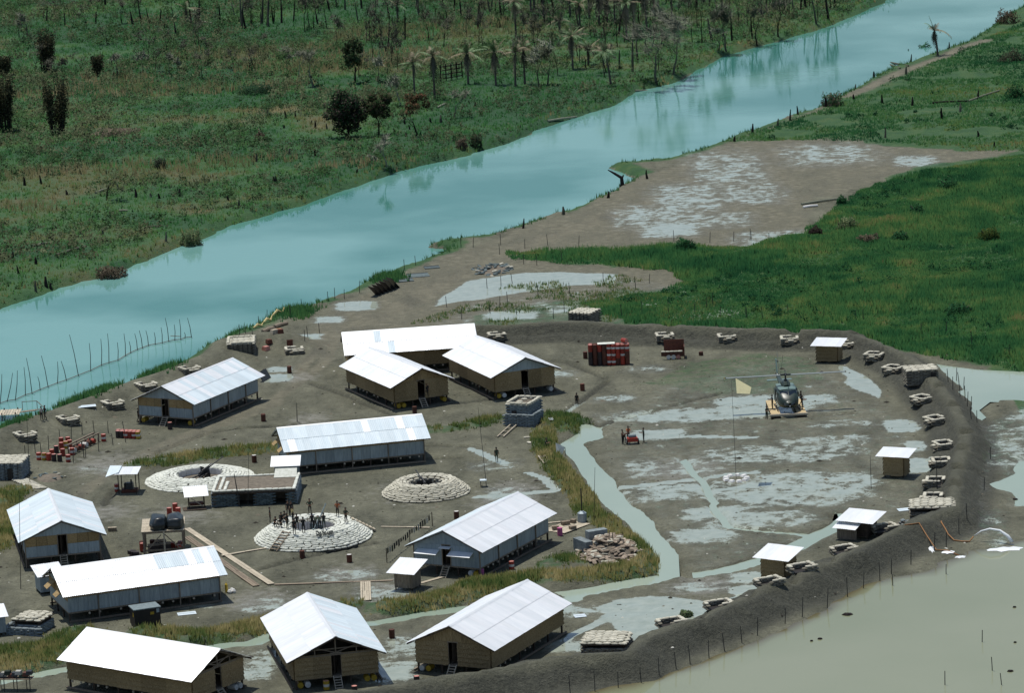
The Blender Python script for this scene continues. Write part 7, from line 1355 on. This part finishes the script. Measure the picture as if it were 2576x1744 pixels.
def palm(label, b, h, lean=(0, 0), skirt=0, nf=9, group=None, dry=.5):
    t = T('palm_tree', label, 'palm', b, random.random() * 6, group); top = Vector((lean[0], lean[1], h)); O('trunk', MB().tube([(0, 0, -.3), Vector((lean[0] * .3, lean[1] * .3, h * .4)), Vector((lean[0] * .8, lean[1] * .8, h * .8)), top], [.24, .18, .15, .14], 7).mesh('trunk', 'palm_trunk'), t)
    def frond(a, el, L_, droop, m):
        f = MB(); pts = []; 
        for i in range(7):
            u = i / 6; pts.append(Vector((math.cos(a) * L_ * u * math.cos(el) * (1 - .12 * droop * u), math.sin(a) * L_ * u * math.cos(el) * (1 - .12 * droop * u), L_ * (u * math.sin(el) - droop * u * u * .75))) + top)
        side = Vector((-math.sin(a), math.cos(a), 0))
        for i in range(6):
            w0, w1 = (.2, .55, .7, .65, .5, .3)[i], (.55, .7, .65, .5, .3, .08)[i]
            for s in (-1, 1):
                for j in range(2):
                    p0 = pts[i].lerp(pts[i + 1], j / 2); p1 = pts[i].lerp(pts[i + 1], j / 2 + .38); ww = (w0 + w1) * .55; f.add([p0, p1, p1 + side * s * ww + Vector((0, 0, -.22 * ww - .1)) + (p1 - p0) * .8], [(0, 1, 2)])
        f.tube(pts, [.04, .035, .03, .025, .02, .015, .01], 3); O('frond', f.mesh('frond', m), t)
    for i in range(int(nf * 2.1)): frond(i * 2.399 + random.uniform(-.3, .3), R(random.uniform(0, 88)), random.uniform(2.4, 4.1), random.uniform(.25, 1.0), 'frond_dry' if random.random() < dry else 'frond_green')
    for i in range(skirt): frond(random.random() * 6.28, R(random.uniform(-84, -70)), random.uniform(h * .3, h * .7), .05, random.choice(('bark', 'bark', 'frond_dry')))
    return t
GPm = 'ragged palms on the far bank'
for lb, k, bx, by, tx, ty, sk, ln, nf in [('slim palm with ragged crown near the rusty tree', 12, 1470, 780, 1460, 520, 2, (0, 0), 7), ('leaning palm with shaggy dark trunk left of the skirted palms', 12, 1640, 825, 1610, 460, 9, (-.8, 0), 7), ('skirted palm beside the dark rail fence', 12, 1920, 700, 1900, 440, 16, (0, 0), 9), ('skirted palm with green tuft and hanging dry fronds', 12, 2150, 710, 2140, 430, 16, (0, 0), 10),
        ('slim pale trunked palm right of the skirted palms', 13, 320, 720, 280, 430, 3, (-.6, 0), 9), ('bushy palm with curved black stump at its foot', 13, 400, 700, 390, 410, 7, (0, 0), 9), ('palm with thick skirted trunk behind the curved palm', 13, 800, 575, 780, 300, 9, (0, 0), 8), ('short palm behind the curved palm', 13, 930, 540, 930, 410, 4, (0, 0), 7), ('palm with trunk curving out of the bank over the water', 13, 1120, 715, 1075, 430, 3, (-.9, 0), 10),
        ('palm in the second row behind the short palm', 13, 690, 280, 690, 170, 5, (0, 0), 8), ('tall bare palm with few fronds in the far clearing', 12, 1330, 200, 1320, 40, 3, (0, 0), 6), ('tall dark palm rising past the frame edge above the skirted palms', 13, 325, 300, 310, 10, 6, (0, 0), 8), ('dark palm with shaggy skirt at the top frame edge', 13, 1090, 200, 1080, 10, 10, (0, 0), 8), ('dark palm with drooping skirt near the top frame edge behind the bare trees', 13, 1250, 330, 1235, 20, 14, (0, 0), 8),
        ('dark palm at the top frame edge behind the palms of the second row', 13, 860, 220, 855, 30, 9, (0, 0), 6), ('lone shaggy palm on the near bank path', 14, 1605, 460, 1575, 250, 6, (-.6, 0), 5), ('small ragged palm far off in the left clearing', 11, 1560, 205, 1545, 70, 4, (0, 0), 6)]:
    b, h = tree_h(k, bx, by, k, tx, ty); palm(lb, b, h, ln, sk, nf)
for lb, k, bx, by, tx, ty, m, dp in [('slender bare tree in front of the slim palm', 12, 1355, 880, 1360, 600, 'bark_pale', 3), ('small bare tree with wide twiggy crown near the bank', 12, 1800, 985, 1790, 720, 'bark_pale', 3), ('small round leafless shrub tree on the near part of the far bank', 12, 1113, 1395, 1110, 1290, 'bark', 3), ('thin bare tree beside the round shrub tree', 12, 1240, 1390, 1265, 1090, 'bark_pale', 3),
        ('big leaning bare tree spreading over the river', 13, 1640, 620, 1760, 180, 'bark', 4), ('bare tree on the bank next to the big leaning one', 13, 1500, 680, 1480, 120, 'bark', 4), ('bare tree with dark trunk on the upstream bank', 13, 2080, 415, 2100, 20, 'bark', 4), ('forked bare tree on the upstream bank beside the dark trunked one', 13, 2020, 420, 1950, 200, 'bark', 3), ('dark bare tree on the palm bank with slender crown', 13, 590, 705, 560, 370, 'bark', 4), ('bare tree with leaning base on the palm bank', 13, 520, 722, 540, 380, 'bark', 3),
        ('black forked bare tree at the water edge upstream', 14, 95, 360, 110, 60, 'bark_black', 3), ('tall thick bare trunk tree upstream', 14, 270, 300, 280, -40, 'bark_black', 3), ('thin bare tree alone on the brown meadow', 15, 890, 345, 850, 20, 'bark_black', 3), ('bare tree in the row beyond the meadow with pale crown', 11, 1195, 605, 1200, 420, 'bark', 3), ('slim bare tree in the row beyond the meadow', 11, 980, 645, 985, 420, 'bark', 3), ('bare tree in the row beside the small bamboo', 11, 520, 610, 500, 470, 'bark_black', 3),
        ('leaning bare tree at the right end of the row beyond the meadow', 11, 1410, 625, 1420, 440, 'bark', 3), ('bare sapling at the right end of the row beyond the meadow', 11, 1485, 605, 1500, 470, 'bark', 3), ('leaning bare tree in the far left corner clearing', 11, 160, 318, 110, 100, 'bark', 3), ('pale trunked bare tree before the vine covered tree', 12, 625, 725, 560, 400, 'bark_pale', 3), ('pale leaning bare tree left of the vine covered tree', 12, 505, 640, 530, 420, 'bark_pale', 3), ('grey twiggy tree behind the pale trunked ones', 12, 410, 600, 420, 400, 'bark', 3), ('bare tree with hanging vines near the vine covered tree', 12, 1160, 680, 1160, 440, 'bark', 3), ('dark tree trunk with crown at the top frame edge', 11, 1020, 195, 1015, -20, 'bark_black', 3)]:
    b, h = tree_h(k, bx, by, k, tx, ty); bare_tree(lb, b, h, m, None, dp, 3, ((px_w((tx - bx) / 3.32, b)) / h * .8, 0))
# dead trunks standing in the far clearing, stumps
TRK = [MB().tube([(0, 0, -.2), (.05, .02, .5), (.0, .05, 1.0)], [.24, .17, .08], 6).mesh('dead_trunk', m) for m in ('bark_black', 'bark', 'bark_black')]
def dead(lst, label, group, hr, name='dead_trunk', cat='trunk'):
    for k, x, y in lst: O(name, random.choice(TRK), None, gp(k, x, y), rot=(random.uniform(-.14, .14), random.uniform(-.14, .14), random.random() * 6), sc=(random.uniform(.8, 1.3),) * 2 + (random.uniform(*hr),), label=label, cat=cat, group=group)
dead([(11, x, y) for x, y in ((1110, 200), (1180, 195), (1250, 200), (1340, 195), (1470, 295), (1600, 200), (1660, 180), (1840, 205), (1960, 150), (2020, 235), (2050, 240), (2180, 200), (2240, 220), (2290, 190), (545, 215), (390, 190), (880, 40), (800, 195), (230, 300), (1380, 290))], 'thin dead trunk standing in the far left clearing', 'dead trunks of the far left clearing', (2.5, 6))
dead([(12, x, y) for x, y in ((195, 200), (290, 195), (360, 190), (460, 180), (660, 200), (820, 60), (1000, 190), (1260, 150), (1390, 330), (1500, 80), (1510, 140), (1860, 160), (2000, 240), (1250, 410), (30, 230), (240, 210), (890, 80), (760, 90), (560, 80), (1700, 60), (1800, 90), (2110, 100), (1030, 70), (640, 60))], 'thin dead trunk standing in the clearing beyond the palms', 'dead trunks of the far middle clearing', (3, 7))
dead([(13, x, y) for x, y in ((110, 110), (200, 150), (480, 90), (850, 240), (950, 90), (1180, 300), (1300, 600), (1340, 500), (1190, 570), (2130, 340), (2300, 320), (1960, 330), (1620, 260), (1830, 60), (1940, 50), (540, 60), (640, 110), (760, 60), (1480, 80))] + [(14, x, y) for x, y in ((180, 120), (330, 90), (460, 80), (590, 200), (690, 160), (740, 60), (500, 60), (400, 90))], 'thin dead trunk among the bare trees of the upstream bank', 'dead trunks of the upstream bank', (3, 8))
dead([(15, x, y) for x, y in ((385, 1060), (425, 1058), (300, 1105), (1135, 320), (1262, 320), (558, 300), (985, 255), (105, 830), (300, 880), (1385, 690), (2000, 400), (2290, 200), (345, 210), (205, 220), (860, 640), (1330, 330), (1500, 310), (1905, 350), (5, 830), (155, 960))], 'short charred stump on the meadow of the far bank', 'stumps of the meadow', (.7, 1.7), 'stump', 'stump')
dead([(12, x, y) for x, y in ((1605, 1025), (1690, 1025), (1390, 1035), (1400, 1140), (610, 1040), (640, 1070), (380, 1070), (740, 1080), (240, 975), (265, 975), (480, 985), (150, 1350), (130, 1340), (640, 1300), (990, 1440), (320, 1530), (1430, 1080), (1980, 890), (395, 990), (430, 1290))], 'short charred stump on the bank around the big round tree', 'stumps round the big tree', (.6, 1.5), 'stump', 'stump')
dead([(14, x, y) for x, y in ((915, 742), (1072, 640), (1362, 470), (1700, 402), (1142, 862), (1390, 880), (435, 955), (370, 1005), (268, 1055), (665, 890), (1340, 620), (1640, 990), (1790, 930), (1165, 1150), (1945, 1140), (2075, 1230), (1940, 820), (1380, 510), (905, 830))], 'dark stump on the near bank upstream of the bare mud', 'stumps of the near bank', (.8, 2.0), 'stump', 'stump')
dead([(13, 1420, 1492), (13, 2150, 1180), (17, 720, 465), (17, 385, 580), (13, 2300, 1110), (17, 1095, 325), (17, 1420, 165)], 'dark stump at the water edge of the bare mud', 'stumps at the bare mud', (.7, 1.9), 'stump', 'stump')
b = gp(13, 1215, 1545); O('snag', MB().tube([(0, 0, -.3), (-.1, 0, 1.2), (-1.2, .2, 1.9), (-2.2, .3, 2.5)], [.35, .3, .2, .08], 7).tube([(-.1, 0, 1.0), (.25, 0, 1.6)], [.2, .1], 6).mesh('snag', 'bark_black'), None, b, label='black forked snag leaning over the river from the bare mud', cat='snag')
for i, (k, x0, y0, x1, y1, m, lb) in enumerate([(14, 1110, 515, 1360, 555, 'bark', 'fallen trunk with broken branch reaching over the river'), (18, 465, 385, 800, 335, 'bark_pale', 'long pale fallen trunk at the edge of the lush grass'), (18, 480, 410, 600, 395, 'white_paint', 'short white log beside the long pale fallen trunk'), (15, 470, 810, 720, 735, 'bark', 'grey fallen trunk on the near meadow slope'), (15, 1215, 580, 1365, 568, 'bark', 'dark fallen trunk near the pale green bush'), (15, 270, 735, 430, 705, 'bark_pale', 'pale log lying on the left meadow'), (18, 1440, 455, 1660, 410, 'bark', 'dark forked branch lying in the lush grass'), (14, 1860, 850, 2120, 760, 'bark_pale', 'pale log on the near bank beside bare soil'), (14, 1560, 865, 1850, 850, 'bark_black', 'dark fallen log on the near bank'), (15, 990, 440, 1070, 438, 'bark_pale', 'short pale log on the middle meadow'), (12, 1660, 905, 1730, 870, 'bark_pale', 'pale driftwood below the leaning palm'), (11, 1660, 185, 1770, 195, 'bark_pale', 'pale fallen trunk in the far clearing'), (13, 1320, 735, 1450, 718, 'bark_pale', 'pale log at the water edge under the bare trees'), (13, 590, 1010, 830, 965, 'bark_pale', 'pale driftwood log along the far water edge'), (14, 1150, 530, 1290, 575, 'bark', 'second fallen trunk beneath the broken one'), (15, 800, 290, 890, 255, 'bark_pale', 'pale fallen branch under the thin bare tree')]):
    a_, b_ = gp(k, x0, y0, .15), gp(k, x1, y1, .15); log(lb, a_, b_, .2, m)
# single bushes
def bush(label, b, r_, h, cols, n=900, name='bush', leaf=.24):
    u = rng.normal(size=(n, 3)); u /= np.linalg.norm(u, axis=1, keepdims=True); u[:, 2] = np.abs(u[:, 2]); q = rng.uniform(.3, 1, (n, 1)) ** .5; lump = 1 + .3 * np.sin(u[:, :1] * 5 + b.x) * np.cos(u[:, 1:2] * 4 + b.y); P = u * q * lump * np.array([r_, r_, h]); V, c2 = leaf_tris(P, leaf, 1.35 * np.array(cols)[rng.integers(0, len(cols), n)]); V, N = soft(V, u + np.array([0, 0, .3]))
    t = T(name, label, 'bush', b); O('foliage', npmesh('foliage', V, np.arange(len(V)).reshape(-1, 3), ['leaves'], c2, nrm=N), t); mb = MB()
    for i in range(6): a = random.random() * 6.28; mb.tube([(0, 0, -.1), (math.cos(a) * r_ * .4, math.sin(a) * r_ * .4, h * .5), (math.cos(a) * r_ * .8, math.sin(a) * r_ * .8, h * .9)], [.06, .04, .02], 4)
    O('stems', mb.mesh('stems', 'bark'), t)
GRN = [(.02, .07, .03), (.03, .09, .035), (.015, .05, .025)]; BRN = [(.085, .07, .05), (.05, .045, .035), (.11, .095, .07)]; PAL = [(.09, .13, .06), (.06, .10, .05), (.12, .14, .08)]
for lb, k, x, y, w, h, cl, n in [('grey dead brush heap fallen into the river edge', 15, 920, 985, 300, 1.8, BRN, 1800), ('pale green bush hanging over the far water edge', 15, 1600, 735, 210, 2.6, PAL, 1500), ('brown bush on the far bank edge', 12, 1870, 1240, 110, 1.8, BRN, 700), ('round dark bush on the far bank edge beside the brown one', 12, 1985, 1215, 120, 2.3, [(.03, .05, .03), (.06, .06, .035)], 800), ('dark leafless bush at the near bank bend', 14, 720, 880, 200, 2.4, BRN + GRN, 1000), ('leafy green bush beside the shaggy palm', 14, 1500, 440, 170, 1.8, GRN, 900), ('round dark green bush at the rim of the bare mud', 17, 1730, 770, 190, 1.9, GRN, 1300), ('pale green bush at the edge of the lush grass', 18, 850, 590, 180, 1.8, PAL, 1000), ('dark bush in the upper lush grass', 18, 1700, 250, 190, 1.6, GRN, 900), ('dark bush with dead branch in the lush grass', 18, 1430, 470, 140, 1.7, GRN, 800),
        ('olive bush in the lush grass near the right frame edge', 18, 2040, 670, 210, 1.6, [(.05, .07, .02), (.03, .06, .02)], 900), ('dark bush in the lush grass below the dead one', 18, 1290, 690, 160, 1.5, GRN, 800), ('grey dead brush in the lush grass', 18, 1030, 700, 210, 1.2, BRN, 900), ('small dark bush beside the long pale trunk', 18, 800, 375, 90, 1.2, GRN, 400), ('dark hollow bush in the lower lush grass', 18, 1780, 1290, 260, 1.3, GRN, 1000), ('rusty brown brush at the river corner upstream', 14, 2180, 190, 220, 2.6, [(.07, .05, .035), (.045, .04, .03)], 1000), ('dark green thicket at the right frame edge', 14, 2250, 820, 180, 2.5, GRN, 1100), ('thicket on the near bank at the frame edge beyond bare soil', 14, 2230, 520, 230, 2.4, [(.03, .05, .03), (.05, .05, .035)], 1000), ('green weed tuft in the shallow pond inside the berm', 6, 1745, 930, 120, .6, PAL, 500),
        ('dark brown earth clump bush beside the bare mud corner', 18, 580, 630, 130, 1.1, [(.03, .025, .022)], 500), ('dark brush on the reed meadow', 11, 2130, 780, 330, 1.6, [(.02, .05, .03), (.03, .06, .03)], 1500), ('straw coloured brush pile in the left meadow', 11, 960, 1120, 420, 1.0, [(.17, .15, .11), (.12, .10, .08)], 1600), ('dead palm skirt heap in the meadow', 11, 2175, 1170, 100, 1.6, BRN, 500), ('dark shrub on the brown meadow', 11, 1340, 1410, 120, 1.9, [(.03, .04, .028)], 600)]:
    b = gp(k, x, y); bush(lb, b, px_w(w / 3.32, b) / 2, h, cl, n)
# dark rail fence near the skirted palms
fa = gp(12, 1690, 680); fb2 = gp(12, 1870, 650); fn = T('rail_fence', 'dark timber rail fence between the leaning and skirted palms', 'fence', fa); dd = fb2 - fa
for i in range(5): O('post', MB().beam(dd * (i / 4) + Vector((0, 0, -.2)), dd * (i / 4) + Vector((0, 0, 3.2)), .22).mesh('post', 'bark_black'), fn)
for j in range(4): O('rail', MB().beam(Vector((0, 0, .5 + j * .75)), dd + Vector((0, 0, .5 + j * .75)), .16).mesh('rail', 'bark_black'), fn)

# ------------------------------------------------------------------ litter and clods on the camp ground
n = 2600; X = rng.uniform(-62, 55, n); Y = rng.uniform(372, 540, n); kk = in_view(X, Y) & (dist_pl(X, Y, berm) > .5) & (hz_np(X, Y) > -.1) & (hz_np(X, Y) < 1.2) & ~inside(X, Y, flood); X, Y = X[kk], Y[kk]; Z = hz_np(X, Y); n = len(X); s = rng.uniform(.05, .20, n) * (1 + 1.2 * (rng.random(n) < .06)); a_ = rng.random(n) * 6.283
V = np.stack([np.stack([X + np.cos(a_ + q) * s * (1.3 if i % 2 else .8), Y + np.sin(a_ + q) * s, Z - .02], -1) for i, q in enumerate((0, 1.57, 3.14, 4.71))] + [np.stack([X, Y, Z + s * .45], -1)], 1); base = np.arange(n)[:, None] * 5; FF = np.concatenate([base + np.array([[i, (i + 1) % 4, 4]]) for i in range(4)]); u_ = rng.random((n, 1)); Cc = np.where(u_ < .55, np.array([[.05, .047, .04]]), np.where(u_ < .9, np.array([[.20, .18, .14]]), np.array([[.6, .6, .55]])))
O('ground_litter', npmesh('ground_litter', V.reshape(-1, 3), FF, ['leaves'], np.repeat(Cc, 5, 0)), label='small clods, chips and scraps strewn over the camp ground', cat='litter', kind='stuff')

# ------------------------------------------------------------------ woodland of thin leafless saplings beyond the palms
SAP = []
for i in range(5):
    mb = MB(); tips = []; limb(mb, Vector((0, 0, -.2)), Vector((random.uniform(-.2, .2), 0, 1)), 2.6, .11, 3, tips, .6, .3, 3); b2 = MB()
    for q in tips:
        for j in range(8): b2.add([q + Vector((-.06, 0, 0)), q + Vector((.06, 0, .02)), q + Vector((random.gauss(0, 1), random.gauss(0, 1), random.gauss(.5, .8))) * .62], [(0, 1, 2)])
    SAP.append((mb.mesh('trunk', 'bark_black'), b2.mesh('crown', 'bark')))
def saplings(n, x0, x1, y0, y1, label, group, hr):
    k = 0
    while k < n:
        p = gp(0, random.uniform(x0, x1), random.uniform(y0, y1))
        if sdf(np.array([p.x]), np.array([p.y]), river_poly)[0] < 1.5: continue
        m1_, m2__ = random.choice(SAP); t = T('bare_sapling', label, 'tree', p, random.random() * 6, group); t.scale = (random.uniform(.8, 1.2),) * 2 + (random.uniform(*hr),); O('trunk', m1_, t); O('crown', m2__, t); k += 1
saplings(70, 640, 1500, -10, 175, 'thin leafless sapling in the woodland beyond the palms', 'saplings beyond the palms', (.7, 1.5))
saplings(38, 40, 640, 0, 185, 'thin leafless sapling in the far left clearing', 'saplings of the far left clearing', (.5, 1.1))
saplings(46, 1400, 1950, -10, 110, 'thin leafless sapling on the upstream bank', 'saplings of the upstream bank', (1.2, 2.2))

for x, y in ((560, 190), (940, 150), (1020, 215), (1150, 195), (1310, 300), (1420, 260), (780, 130), (450, 120), (1000, 60), (1190, 80)): palm('dark shaggy palm in the dense grove behind the riverside palms', gp(13, x, y), random.uniform(6.5, 9.5), (random.uniform(-.4, .4), 0), 12, 7, 'dark palms of the grove', .75)
